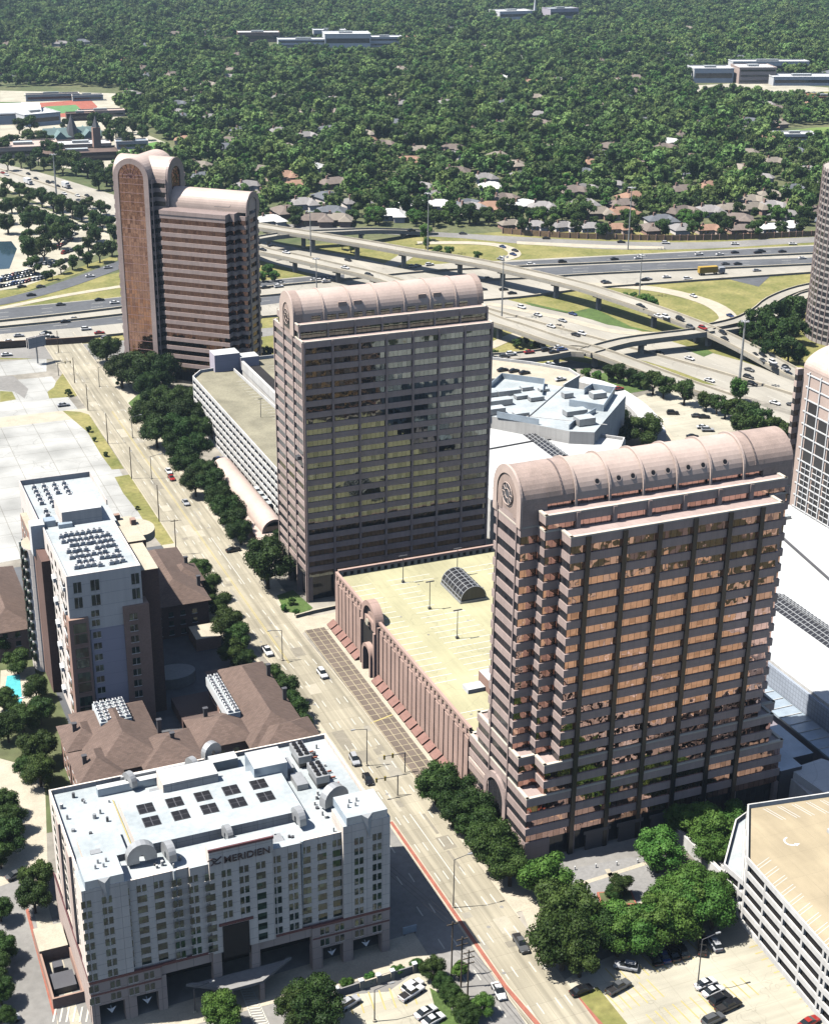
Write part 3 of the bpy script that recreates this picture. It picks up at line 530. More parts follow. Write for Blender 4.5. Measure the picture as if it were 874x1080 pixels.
# ------------------------------------------------------------------ office towers
def stepped(xs, ys, xe, ye):
    """cruciform plan: xs, ys hold the outer, middle, inner lines at the low side; xe, ye at the high side. The outermost in x is innermost in y"""
    x0, x1, x2 = xs; X0, X1, X2 = xe; y0, y1, y2 = ys; Y0, Y1, Y2 = ye      # y0 outermost (front)
    return [(x0, y2), (x1, y2), (x1, y1), (x2, y1), (x2, y0), (X2, y0), (X2, y1), (X1, y1), (X1, y2), (X0, y2), (X0, Y2), (X1, Y2), (X1, Y1), (X2, Y1), (X2, Y0), (x2, Y0), (x2, Y1), (x1, Y1), (x1, Y2), (x0, Y2)]
def inset(poly, d):
    k = len(poly); A = sum(poly[i][0]*poly[(i+1) % k][1]-poly[(i+1) % k][0]*poly[i][1] for i in range(k)); s = 1 if A > 0 else -1; out = []
    for i in range(k):
        p, q, r = map(np.array, (poly[i-1], poly[i], poly[(i+1) % k])); a = (q-p)/np.linalg.norm(q-p); b = (r-q)/np.linalg.norm(r-q)
        n1 = np.array([-a[1], a[0]])*s; n2 = np.array([-b[1], b[0]])*s; den = 1+n1@n2; out.append(tuple(q+(n1+n2)*d/max(den, .2)))
    return out
def floors(t, levels, fh, sp_h, wall, glass, glass2=None):
    """levels: (z0, z1, plan); every storey is a granite band over a ribbon of glass"""
    z = levels[0][0]
    for z0, z1, poly in levels:
        n = max(1, round((z1-z0)/fh)); h = (z1-z0)/n; sph = sp_h
        for k in range(n):
            a = z0+k*h; m = lmb(); m.prism(inset(poly, .35), a, a+h-sph, 0, cap=False, bottom=False); m.build('ribbon_window', glass, t)
            m = lmb(); m.prism(poly, a+h-sph, a+h); m.build('spandrel_band', wall, t)
def arch_window(t, x, yc, zc, r, face=-1, axis='X', glass='black', spokes=8, frame='barrel'):
    """round-headed fan window in an end wall (plane axis=x)"""
    def P(u, z, d): return (x+face*d, yc+u, z) if axis == 'X' else (yc+u, x+face*d, z)
    m = lmb(); n = 24; ring = [P(r*math.cos(2*PI*i/n), zc+r*math.sin(2*PI*i/n), .06) for i in range(n)]; m.face(ring); w = m.build('fan_window', glass, t)
    m = lmb()
    for i in range(n):
        a, c = 2*PI*i/n, 2*PI*(i+1)/n
        for rr, d in ((r, .2), (r*.45, .12)):
            m.rod(P(rr*math.cos(a), zc+rr*math.sin(a), d), P(rr*math.cos(c), zc+rr*math.sin(c), d), .10, n=4)
    for i in range(spokes+2):
        a = 2*PI*i/(spokes+2); m.rod(P(r*.45*math.cos(a), zc+r*.45*math.sin(a), .12), P(r*math.cos(a), zc+r*math.sin(a), .12), .08, n=4)
    m.build('muntin', frame, w)
def arch_ring(m, x, yc, zb, zc, r0, r1, d0, d1, axis='X', n=24, mi=0):
    """a flat arch (two jambs and a half ring) r0..r1 between planes x+d0 and x+d1"""
    pr = [(-1, zb)]+[(-math.cos(PI*i/n), None, PI*i/n) for i in range(n+1)]+[(1, zb)]
    def pt(i, r):
        if i == 0: return (-r, zb)
        if i == n+2: return (r, zb)
        a = PI*(i-1)/n; return (-r*math.cos(a), zc+r*math.sin(a))
    def P(q, d): return (x+d, yc+q[0], q[1]) if axis == 'X' else (yc+q[0], x+d, q[1])
    for i in range(n+2):
        a, b2, c, e = pt(i, r0), pt(i+1, r0), pt(i+1, r1), pt(i, r1)
        m.quad(P(a, d1), P(b2, d1), P(c, d1), P(e, d1), mi); m.quad(P(a, d0), P(b2, d0), P(c, d0), P(e, d0), mi)
        m.quad(P(a, d0), P(b2, d0), P(b2, d1), P(a, d1), mi); m.quad(P(e, d0), P(c, d0), P(c, d1), P(e, d1), mi)
    for i in (0, n+2):
        a, e = pt(i, r0), pt(i, r1); m.quad(P(a, d0), P(e, d0), P(e, d1), P(a, d1), mi)

# ---- the near tower: rose granite bands, copper mirror glass, long barrel roof. Local origin = its street corner
T3O = (2.2, -148.9, 0)
t = thing('office_tower', 'nearest tall office tower with copper mirror windows, black vertical strips and pink barrel roof', 'office tower', T3O)
X = lambda x: x-2.2
Y = lambda y: y+148.9
up = stepped((X(2.2), X(6.3), X(10)), (Y(-148.9), Y(-144), Y(-140.4)), (X(72.3), X(68.5), X(64.5)), (Y(-118.6), Y(-123.5), Y(-127.1)))
lowA = [(0, 0), (70.1, 0), (70.1, Y(-117.4)), (0, Y(-117.4))]
lowB = [(0, 4.9), (4.1, 4.9), (4.1, 0), (66.3, 0), (66.3, 4.9), (70.1, 4.9), (70.1, 27.5), (0, 27.5)]
t2p = [(X(6.3), Y(-144)), (X(68.5), Y(-144)), (X(68.5), Y(-123.5)), (X(6.3), Y(-123.5))]
FH = 3.9
floors(t, [(5.9, 17.7, lowA), (17.7, 25.8, lowB), (25.8, 82.0, up)], FH, 1.95, 'granite', 'copper_glass')
m = lmb(); m.prism(inset(t2p, .3), 82.0, 84.0, cap=False, bottom=False); m.build('ribbon_window', 'copper_glass', t); m = lmb(); m.prism(t2p, 83.7, 85.6); m.build('spandrel_band', 'granite', t)
# parapets with a pale coping
def coping(t, poly, z, w=.7, h=.4, m_='coping'):
    m = lmb(); P = poly+[poly[0]]
    for a, c in zip(P[:-1], P[1:]):
        d = np.array(c)-np.array(a); l = np.linalg.norm(d); u = d/l; nv = np.array([u[1], -u[0]]); a_ = np.array(a)-u*.05; c_ = np.array(c)+u*.05
        q = [a_+nv*.08, c_+nv*.08, c_-nv*w, a_-nv*w]; m.prism([tuple(v) for v in q], z+.003, z+h)
    m.build('parapet_coping', m_, t)
coping(t, up, 82.0); coping(t, t2p, 85.6); coping(t, lowA, 17.7); coping(t, lowB, 25.8)
# ground storeys: dark lobby glass behind granite piers, pale sill walls
m = lmb(); m.prism(inset(lowA, 1.2), 0, 5.9, cap=False); m.build('lobby_glass', 'dark_glass', t)
for bx in [0.1, 12, 21.1, 29.9, 39, 48.1, 56.6, 69.1]:
    m = lmb(); m.box(bx, bx+1.2 if bx > .2 else 6.5, .1, 1.3, 0, 5.9); m.build('entrance_pier', 'granite2', t)
for ya, yb in ((1.3, 11.5), (20, 31.4)): m = lmb(); m.box(.06, 1.2, ya, yb, 0, 5.9); m.build('base_wall', 'granite', t)
for k, bx in enumerate([14.4, 23.3, 32.2]):
    m = lmb(); m.box(bx+1.6, bx+7.4, -.35, .1, 0, 4.6); m.box(bx+.9, bx+8.1, -.5, -.35, 4.6, 5.5); m.build('entrance_surround', 'darkgrey', t)
# black strips up the street front, granite fins up the end
for x in (14.2, 23.3, 32.1, 41.2, 50.3, 58.8):
    m = lmb(); m.box(X(x)-.55, X(x)+.55, -.45, .5, 0, 82.1); m.build('vertical_strip', 'black', t)
    m = lmb(); m.box(X(x)-.5, X(x)+.5, 4.5, 5.2, 82, 85.8); m.build('vertical_strip', 'granite2', t)
for y in (Y(-129), Y(-138.6)):
    m = lmb(); m.box(-.22, .3, y-.2, y+.2, 5, 84); m.build('end_fin', 'granite2', t)
for (z0, z1, ya, yb) in ((5.9, 17.7, .4, 31.1), (17.7, 25.8, 5.3, 27.1), (25.8, 82.0, 8.9, 21.4)):
    n = round((z1-z0)/FH); h = (z1-z0)/n
    for k in range(n): m = lmb(); m.box(.20, .34, ya, yb, z0+k*h, z0+k*h+h-1.95); m.build('dim_reflection_pane', 'dark_glass', t)  # dark panes over the ribbons imitate dimmer reflections on the end
for k in range(round((82-25.8)/3.9)):
    z = 25.8+k*56.2/round((82-25.8)/3.9)
    for xx, ya, yb in ((4.1, 5.2, 8.4), (7.8, .4, 4.8)): m = lmb(); m.box(xx+.20, xx+.34, ya, yb, z, z+2.06); m.build('dim_reflection_pane', 'dark_glass', t)  # same darkened panes on the step faces, dim reflection as colour
# crown
YC = Y(-133.75)
m = lmb(); m.box(.02, 70.08, YC-6.62, YC+6.62, 82, 84.1); m.build('crown_base', 'granite', t)
m = lmb(); m.vault(6.3, 62, YC, 87.0, 6.62, 87.6, m=0, ends=True)
cr = m.build('barrel_roof', 'barrel', t)
m = lmb(); m.vault(0, 6.31, YC, 84.0, 6.66, 87.6, ends=True); m.vault(6.31, 13.2, YC, 87.0, 6.7, 87.6); m.build('worn_end_bay', 'barrel_worn', cr)
m = lmb(); m.vault(62.01, 70.1, YC, 84.0, 6.66, 87.6, ends=True); m.vault(56.5, 62.01, YC, 87.0, 6.7, 87.6); m.build('worn_end_bay', 'barrel_worn', cr)
m = lmb(); arch_ring(m, 0, YC, 82.1, 87.6, 5.0, 6.9, -.35, .2); m.build('arch_surround', 'barrel', t)
m = lmb(); arch_ring(m, 0, YC, 83.4, 87.2, 2.9, 5.0, -.1, .2); m.build('arch_reveal', 'barrel_worn', t)
arch_window(t, -.12, YC, 88.0, 2.5, -1, glass='darkgrey')
m = lmb(); m.box(6.3, 61.9, YC-5.9, YC+5.9, 84.0, 87.05); m.build('crown_window', 'copper_glass', t)
RIBS = [13.2, 21.6, 30.2, 38.9, 47.7, 56.6]
for x in RIBS:
    m = lmb(); arch_ring(m, x-.25, YC, 84.0, 87.6, 6.55, 7.05, 0, .5); m.build('roof_rib', 'barrel', cr)
for x in (9.8, 59.7):
    m = lmb()
    for i in range(34):
        a = PI*(.06+.5*i/34); m.box(x-.18, x+.18, YC-6.85*math.cos(a)-.08, YC-6.85*math.cos(a)+.1, 87.6+6.85*math.sin(a)-.07, 87.6+6.85*math.sin(a)+.07)
    m.build('roof_ladder', 'granite', cr)
ang = math.radians(25)
for x in (18.6, 24.0, 27.6, 32.8, 36.6, 41.9, 45.8, 51.6):
    m = lmb(); n = 14; ca, sa = math.cos(ang), math.sin(ang)
    for k, (r, mi) in enumerate(((.8, 1), (.55, 0))):
        d = 6.7+.03*k; m.face([(x+r*math.cos(2*PI*i/n), YC-d*ca+r*math.sin(2*PI*i/n)*sa, 87.6+d*sa+r*math.sin(2*PI*i/n)*ca) for i in range(n)], mi)
    m.build('porthole', ['black', 'barrel'], cr)
# arched street entrance in the end face and its pale hood
m = lmb(); arch_ring(m, 0, 15.8, 0, 9.6, 4.4, 6.0, -.5, .3); m.build('arched_portal', 'granite', t)
m = lmb(); m.face([(-.1, 15.8-4.4*math.cos(PI*i/20), 9.6+4.4*math.sin(PI*i/20)) for i in range(21)]+[(-.1, 20.2, 0), (-.1, 11.4, 0)]); m.build('portal_glass', 'dark_glass', t)
m = lmb(); m.box(-.35, .02, 19.5, 31, 10.4, 11.6); m.build('portal_hood', 'barrel', t)

# ---- the middle tower
t = thing('office_tower', 'middle tall office tower with greenish grey mirror windows and pink barrel roof', 'office tower', (0, 0, 0))
FH2 = 3.65; P = [(0, 0), (62.1, 0), (62.1, 27.9), (0, 27.9)]; P2 = [(0, 3.8), (61.6, 3.8), (61.6, 24.1), (0, 24.1)]
zb = 85-FH2*21
floors(t, [(zb, 85, P)], FH2, 1.75, 'granite', 'grey_glass'); coping(t, P, 85, .5, .35)
m = lmb(); m.prism(inset(P, 1.5), 0, zb, cap=False); m.build('lobby_glass', 'dark_glass', t)
m = lmb(); m.box(.2, 61.8, 4.1, 23.8, 85, 87.4); m.build('ribbon_window', 'grey_glass', t)
m = lmb(); m.prism(P2, 87.3, 89.2); m.build('spandrel_band', 'granite', t); coping(t, P2, 89.2, .5, .35)
for k in range(8):
    x = [.45, 9.4, 18, 26.7, 35.4, 44, 52.6, 61.7][k]
    m = lmb(); m.box(x-.3, x+.3, -.3, .4, 0, 85.1); m.build('granite_fin', 'granite2', t)
    m = lmb(); m.box(x-.25, x+.25, 3.55, 4.2, 85, 89.3); m.build('granite_fin', 'granite', t)
for y in (.4, 9.2, 17.9, 27.5):
    m = lmb(); m.box(-.22, .3, y-.25, y+.25, 0, 85 if y in (.4, 27.5) else 88.5); m.build('granite_fin', 'granite2', t)
for (x0, y0) in ((.1, .1), (.1, 9), (.1, 18), (.1, 25), (30, .1), (60, .1)):
    m = lmb(); m.box(x0, x0+1.8, y0, y0+1.8, 0, zb); m.build('entrance_pier', 'granite', t)
for k in range(21): m = lmb(); m.box(.20, .34, .4, 27.5, zb+k*FH2, zb+k*FH2+1.9); m.build('dim_reflection_pane', 'dark_glass', t)  # end ribbons covered dark, the dim reflection put into the colour
yc = 13.75; R2 = 6.45; zc = 90.7
m = lmb(); m.vault(.1, 61.6, yc, 89.1, R2, zc); cr = m.build('barrel_roof', 'barrel', t)
for x0, x1 in ((-.15, 2.6), (60, 61.9)):
    m = lmb(); m.vault(x0, x1, yc, 85.1, R2+.15, zc); m.build('worn_end_bay', 'barrel_worn', cr)
m = lmb(); arch_ring(m, -.15, yc, 85.1, zc, 3.3, 6.7, -.25, .15); m.build('arch_surround', 'barrel', t)
arch_window(t, -.16, yc, 89.8, 2.3, -1)
m = lmb(); m.box(-.22, -.1, yc-2.7, yc+2.7, 86.3, 89.8); m.build('arched_window_pane', 'black', t)
for x in (9.4, 18, 26.7, 35.4, 44, 52.6):
    m = lmb(); arch_ring(m, x-.2, yc, 89.2, zc, R2-.1, R2+.3, 0, .4); m.build('roof_rib', 'barrel', cr)
for x in (6.8, 11.8, 15.4, 20.3, 24.2, 29.0, 32.8, 37.6, 41.4, 46.4, 50.2, 55.0):
    m = lmb(); m.box(x-1.35, x+1.35, yc-R2-.12, yc-R2+1, 89.35, 90.9); m.build('dormer_window', 'grey_glass', cr)
for x in (15.4, 20.3, 41.4, 46.4):
    a = math.radians(27); cy, cz = yc-(R2+.05)*math.cos(a), zc+(R2+.05)*math.sin(a)
    m = lmb(); dy, dz = .45*math.sin(a), .45*math.cos(a)
    m.prism([(x-1.3, cy-.3), (x+1.3, cy-.3), (x+1.3, cy+.5), (x-1.3, cy+.5)], cz-.75, cz+.55); m.build('roof_louvre', 'barrel_worn', cr)
for z in (47.5,):
    m = lmb(); m.box(-1.5, -.25, 2.4, 4.4, z, z+1.1); m.rod((-1, 2.6, z), (-.4, 2.6, 85), .04); m.rod((-1, 4.2, z), (-.4, 4.2, 85), .04); tag(m.build('cleaning_gondola', 'darkgrey', origin=None), 'small dark window cleaning gondola hanging on the sunlit end of the middle tower', 'gondola')

# ---- the far tower on the left: set at 45 degrees, cross-vaulted block joined to a long slab
t = thing('office_tower', 'far rose granite tower set diagonally, with tall arched copper windows and cross-vaulted roof', 'office tower', (37.6, 213.6, 0), math.radians(-41.2))
def box_poly(u0, u1, v0, v1): return [(u0, v0), (u1, v0), (u1, v1), (u0, v1)]
sl_ = [(-31, 0), (0, 0), (0, 4), (2.4, 4), (2.4, 7.5), (6, 7.5), (6, 21.5), (2.4, 21.5), (2.4, 25), (0, 25), (0, 29), (-31, 29)]
floors(t, [(6, 76.3, sl_)], 3.9, 1.75, 'granite', 'bronze_glass')
m = lmb(); m.prism(inset(sl_, 1.5), 0, 6, cap=False); m.build('lobby_glass', 'dark_glass', t)
for u, v in ((-30, .2), (-18, .2), (-9, .2), (-1.5, .2), (4.2, 8), (4.2, 20)):
    m = lmb(); m.box(u, u+1.6, v, v+1.6, 0, 6); m.build('entrance_pier', 'granite', t)
m = lmb(); m.prism([(-31.2, -.2), (.2, -.2), (.2, 4), (2.4, 4), (2.4, 25), (.2, 25), (.2, 29.2), (-31.2, 29.2)], 76.3, 78); m.build('roof_slab', 'granite', t)
for v in (10.5, 18.5):
    m = lmb(); m.box(5.6, 6.4, v-.5, v+.5, 0, 83); m.build('granite_fin', 'granite2', t)
m = lmb(); m.vault(-30, 6.1, 14.5, 77.9, 6.6, 79.2, ends=True); m.build('barrel_roof', 'barrel', t)
m = lmb(); arch_ring(m, 6.1, 14.5, 76.4, 79.2, 4.3, 6.8, 0, .4); m.build('arch_surround', 'granite2', t)
m = lmb(); m.rod((-8, 6.5, 80), (-1, 6.5, 80), .12); m.rod((-1, 6.5, 80), (-.2, 6.5, 81), .12); m.build('maintenance_rail', 'darkgrey', t)
blk = [(-55.6, 6), (-54.5, 6), (-54.5, 3.2), (-53.2, 3.2), (-53.2, 2.6), (-36.8, 2.6), (-36.8, 3.2), (-35.5, 3.2), (-35.5, 6), (-30.5, 6), (-30.5, 25), (-35.5, 25), (-35.5, 27), (-54.5, 27), (-54.5, 24), (-55.6, 24)]
floors(t, [(4, 90.0, blk)], 3.9, 1.75, 'granite', 'black')
for (u, v) in ((-55.5, 6.2), (-35.7, 2.8), (-31, 6.2)):
    m = lmb(); m.box(u, u+.4, v, v+.4, 0, 90); m.build('corner_post', 'granite2', t)
m = lmb(); arch_ring(m, 2.55, -45, 0, 90.3, 6.1, 8.4, -.7, .3, axis='Y'); m.build('arch_surround', 'granite', t)
m = lmb(); m.face([(-45-6.1*math.cos(PI*i/24), 2.2, 90.3+6.1*math.sin(PI*i/24)) for i in range(25)]+[(-38.9, 2.2, 0), (-51.1, 2.2, 0)]); aw = m.build('arched_window', 'copper_glass_dk', t)
m = lmb()
for z in [3.9*k+2 for k in range(1, 24)]: m.rod((-51, 2.05, z), (-39, 2.05, z), .10, n=4)
for r in (2, 4): 
    for i in range(12): m.rod((-45+r*math.cos(PI*i/12), 2.05, 90.3+r*math.sin(PI*i/12)), (-45+r*math.cos(PI*(i+1)/12), 2.05, 90.3+r*math.sin(PI*(i+1)/12)), .1, n=4)
for i in range(9): m.rod((-45, 2.05, 90.3), (-45+6*math.cos(PI*i/8), 2.05, 90.3+6*math.sin(PI*i/8)), .08, n=4)
m.build('muntin', 'maroon', aw)
m = lmb(); arch_ring(m, -30.5, 14.5, 77, 90.3, 4.2, 7.9, -.2, .8); m.build('arch_surround', 'granite2', t)
m = lmb(); m.face([(-30.1, 14.5-4.2*math.cos(PI*i/24), 90.3+4.2*math.sin(PI*i/24)) for i in range(25)]+[(-30.1, 18.7, 78), (-30.1, 10.3, 78)]); m.build('arched_window', 'copper_glass_dk', t)
m = lmb(); m.vault(2.75, 27.5, -45, 89.9, 8.45, 90.3, axis='Y'); m.build('barrel_roof', 'barrel', t)
m = lmb(); m.vault(-56.2, -30.65, 14.5, 89.9, 8.0, 90.2, axis='X'); m.build('cross_vault', 'barrel', t)
for pp in ([(-54, 6.4), (-36.6, 6.4), (-36.6, 24), (-54, 24)],):
    m = lmb(); m.prism(pp, 90.0, 92); m.build('roof_deck', 'granite2', t)

# ---- the round tower and the white-gridded tower at the right edge
t = thing('round_tower', 'round pale tower with rows of small dark square windows, cut by the right edge', 'office tower', (352, 184, 0))
m = lmb(); n = 64; Rr = 24
m.prism([(Rr*math.cos(2*PI*i/n), Rr*math.sin(2*PI*i/n)) for i in range(n)], 0, 84); m.build('drum_wall', mat('ribbed_pale_wall', (.46, .42, .385), .7, .08, .3), t)
m = lmb(); m.prism([(21*math.cos(2*PI*i/n), 21*math.sin(2*PI*i/n)) for i in range(n)], 84, 88.5, top=1); m.build('penthouse', ['granite2', 'roofwhite'], t)
# windows: the hundred that show largest as parts, the others together
wpos = []
for k in range(26):
    for i in range(44):
        a = 2*PI*i/44; wx, wy = Rr*math.cos(a), Rr*math.sin(a); z = 2+3.15*k
        px, py = pix(352+wx, 184+wy, z); facing = (wx*(CPOS[0]-352)+wy*(CPOS[1]-184)) > 0; wpos.append((0 if (px < 880 and facing and 0 < py < 352) else 1, i, k, a, z))
wpos.sort(key=lambda q: (q[0], -q[4]))
def rwin(m, a, z):
    for s0, s1, r, h0, h1 in ((-.052, .052, Rr+.06, 0, 2.0),):
        c = [(r*math.cos(a+s0), r*math.sin(a+s0)), (r*math.cos(a+s1), r*math.sin(a+s1))]; m.quad((*c[0], z+h0), (*c[1], z+h0), (*c[1], z+h1), (*c[0], z+h1))
for q in wpos[:100]: m = lmb(); rwin(m, q[3], q[4]); m.build('window', 'dark_glass', t)
m = lmb()
for q in wpos[100:]: rwin(m, q[3], q[4])
o = m.build('window_field', 'dark_glass', t); o['kind'] = 'stuff'
m = lmb()
for i in range(44): a = 2*PI*(i+.5)/44; m.box(-.2, .2, -.2, .2, 0, 0); m.rod(((Rr+.1)*math.cos(a), (Rr+.1)*math.sin(a), 0), ((Rr+.1)*math.cos(a), (Rr+.1)*math.sin(a), 84.5), .3, n=4)
m.build('vertical_rib', 'granite', t)
for a in (2.6, 3.0, 3.4, 3.8):
    m = lmb(); m.box(19*math.cos(a)-1, 19*math.cos(a)+1, 19*math.sin(a)-1, 19*math.sin(a)+1, 88.5, 90.2); m.build('roof_unit', 'grey_metal', t)

t = thing('grid_tower', 'tower with big black windows in a white grid and rounded pink top', 'office tower', (168, -17, 0))
m = lmb(); m.box(0, 34, -60, 0, 0, 64); m.build('wall', 'barrel', t)
m = lmb(); m.vault(-60.05, .05, 17, 63.9, 17.05, 64.2, axis='Y', n=28); 
# low rounded shoulder instead of a full half circle
for i, v in enumerate(m.v):
    if v[2] > 64.3: m.v[i] = (v[0], v[1], 64.2+(v[2]-64.2)*.42)
m.build('rounded_top', 'barrel', t)
k = 0
for r in range(14):
    for c in range(9):
        z = 3+4.25*r; y = -4.6-6.1*c
        if y < -58: continue
        m = lmb(); m.box(-.03, .25, y-4.9, y, z, z+3.9); pw = m.build('window', 'black', t)
        if k < 60:
            m = lmb(); m.box(-.3, .0, y-2.55, y-2.35, z, z+3.7); m.box(-.28, .0, y-4.9, y, z+1.75, z+1.95); m.build('glazing_bar', 'white', pw)
        k += 1
        if k >= 100: break
    if k >= 100: break
for r in range(15): m = lmb(); m.box(-.3, .1, -59.9, -2.2, 2.62+4.25*r, 3+4.25*r); m.build('grid_beam', 'white', t)
for c in range(10): m = lmb(); y = -3.2-6.1*c+.25; m.box(-.35, .1, y-1.0, y-.5, 0, 63.2); m.build('grid_post', 'white', t)
for r in range(15):
    m = lmb(); m.box(-2.2, 0, .02, 1.4, 2.0+4.1*r, 4.0+4.1*r); m.build('ribbon_window', 'black', t)
    m = lmb(); m.box(-2.3, 0, .01, 1.5, 4.0+4.1*r, 6.1+4.1*r); m.build('spandrel_band', 'barrel', t)
# ------------------------------------------------------------------ hotel
HO = (-101, -164.5, 0)
t = thing('hotel', 'long grey-white hotel with pinkish base, maroon bands and white roof full of ducts', 'hotel', HO)
hx = lambda x: x+101
W, D, H = 62.4, 37.5, 33.4
m = lmb(); m.box(0, W, 0, D, 11.0, 31.3, 0, top=1); m.build('upper_wall', ['hotelwall', 'roofwhite'], t)
# projecting bays of the front
PR = [(-.6, 8.3, -1.0, 33.2), (20.6, 25.8, -.8, 32.6), (24.4, 37.6, -1.4, 36.0), (36.9, 43.5, -.8, 32.6), (52.6, 62.9, -1.0, 34.2)]
for k, (a, c, y, z) in enumerate(PR):
    m = lmb(); m.box(a, c, y, 6 if k in (0, 4) else 1.2, 11.0-.002*k, z, 0, top=1); m.build('projecting_bay', ['hotelwall', 'roofwhite'], t)
m = lmb(); m.box(-.55, -.0, 12, 16, 0, 32.4); m.box(-.5, 0, 24, 27, 0, 32.4); m.build('side_pilaster', 'hotelpink', t)
m = lmb()                       # parapet
for a in ((0, W, 0, .4), (0, W, D-.4, D), (0, .4, .4, D-.4), (W-.4, W, .4, D-.4)): m.box(*a, 31.3, 32.4)
m.build('parapet', 'hotelwall', t)
# base storeys
for a, c in ((-.6, .9), (6.0, 8.4), (12.8, 14.6), (24.3, 26.1), (32.4, 34.2), (45.6, 47.8), (52.4, 54.6), (61.1, 62.9)):
    m = lmb(); m.box(a, c, -1.0, 1.2, 0, 5.25); m.build('base_pier', 'hotelpink', t)
m = lmb(); m.box(-.6, 13.7, -1.0, .6, 5.2, 11.0); m.box(45.6, 62.9, -1.0, .6, 5.2, 11.0); m.box(13.7, 24.3, -.6, .6, 8.6, 11.0); m.box(34.2, 45.6, -.6, .6, 8.6, 11.0)
m.box(12.8, 14.6, -.9, .6, 5.2, 8.6); m.box(24.3, 26.1, -1.2, .6, 5.2, 16.5); m.box(32.4, 34.2, -1.2, .6, 5.2, 16.5); m.box(45.55, 47.8, -.95, .6, 5.2, 8.6)
m.box(-.6, .6, .6, D, 0, 11.0); m.box(W-.1, W+.5, .6, D, 0, 11.0); m.box(.6, W-.1, D-1, D+.1, 0, 11); m.build('base_wall', 'hotelpink', t)
m = lmb(); m.box(.7, W-.2, 8.5, D-1.2, 0, 10.9); m.build('recessed_lobby', 'shade', t)  # lobby wall coloured near-black for the shade behind the piers
m = lmb(); m.box(26.5, 32.0, -1.6, -1.35, 9.4, 17.3); m.build('tall_opening_shade', 'shade', t)  # dark slab on the wall painting the shade of an opening
for a, c, z, yy in ((-.7, 13.8, 11.0, -1.15), (13.8, 24.2, 11.0, -.9), (34.3, 45.6, 11.0, -.9), (45.6, 63, 11.0, -1.15), (25.8, 32.9, 17.7, -1.7), (-.6, 13.6, 8.0, -1.1), (45.7, 62.8, 8.0, -1.1), (24.3, 37.7, 35.8, -1.6)):
    m = lmb(); m.box(a, c, yy, -.55 if z < 35 else -1.2, z-.1, z+(.45 if z != 8.0 else .25)); m.build('maroon_band', 'maroon', t)
m = lmb(); m.box(-.72, -.55, .1, D, 10.9, 11.45); m.build('maroon_band', 'maroon', t)
# windows
cols = [-100.9, -96.9, -93.3, -89.9, -86.5, -83.1, -79.8, -76.6, -73.2, -69.6, -66.1, -62.7, -59.2, -56.1, -52.7, -49.4, -45.0, -41.0]
kind = 'TTSSSTTSTTTTTSSSTT'.replace('TTSTTTTT', 'TTSTTSTT')
off = [-1.02, -1.02, -.02, -.02, -.02, -.82, -.82, -1.42, -1.42, -1.42, -1.42, -.82, -.82, -.02, -.02, -.02, -1.02, -1.02]
def hwin(m, x, y, z, tw, s='y'):
    parts = ((-.95, -.15), (.15, .95)) if tw else ((-.95, .95),)
    for a, c in parts:
        if s == 'y':
            m.box(x+a, x+c, y-.05, y+.02, z, z+1.55, 0); m.box(x+a-.12, x+c+.12, y-.10, y+.02, z-.14, z-.01, 1)
        else: m.box(y-.05, y+.02, x+a, x+c, z, z+1.55, 0); m.box(y-.1, y+.02, x+a-.1, x+c+.1, z-.14, z-.01, 1)
cnt = 0; rest = lmb()
wl = []
for r in range(8, -1, -1):
    z = 11.7+2.5*r
    for c, x in enumerate(cols):
        if c in (7, 8, 9, 10) and r <= 2 and c in (8, 9): continue
        if r == 8 and z+1.6 > 33.5: continue
        top = {True: 30.6, False: 29.6}[c in (7, 8, 9, 10)]
        if z > top+.8: continue
        wl.append((hx(x), off[c]+(0), z, kind[c] == 'T' or r == 7 and kind[c] == 'S'))
for a in wl:
    if cnt < 100: m = lmb(); hwin(m, *a); m.build('window', ['win_glass', 'hotelwall'], t)
    else: hwin(rest, *a)
    cnt += 1
for r in range(8):
    for y in (3, 6.5, 9.5, 18.5, 22, 29, 33): hwin(rest, y, -.03, 11.8+2.5*r, False, 'x')
for x in (-100.9, -96.6, -93, -89.8, -52.7, -49.4, -45, -41):
    for z in (5.9, 8.8): hwin(rest, hx(x), -1.02, z, True)
o = rest.build('window_field', ['win_glass', 'hotelwall'], t); o['kind'] = 'stuff'
# glazed collars and wedges on the corner blocks
for a, c, z in ((-.6, 8.3, 33.2), (52.6, 62.9, 34.2)):
    m = lmb(); m.box(a+.8, c-.6, -.95, 7.2, z-.05, z+1.9, 0, top=1); m.build('corner_cap', ['blueroof', 'roofwhite'], t)
    m = lmb(); cx = (a+c)/2; n = len(m.v)
    m.face([(cx-1.2, -1.1, z+2), (cx+1.2, -1.1, z+2), (cx+.5, -1.25, z-4)]); m.face([(cx-1.2, -1.1, z+2), (cx+.5, -1.25, z-4), (cx, -1.7, z+1.2)]); m.face([(cx+1.2, -1.1, z+2), (cx, -1.7, z+1.2), (cx+.5, -1.25, z-4)]); m.face([(cx-1.2, -1.1, z+2), (cx, -1.7, z+1.2), (cx+1.2, -1.1, z+2)])
    m.build('corner_spout', 'roofwhite2', t)
for x in (17.7, 44.0): m = lmb(); m.rod((x, -.2, 32.6), (x, -.1, 16), .35, .05); m.build('scupper', 'roofwhite', t)
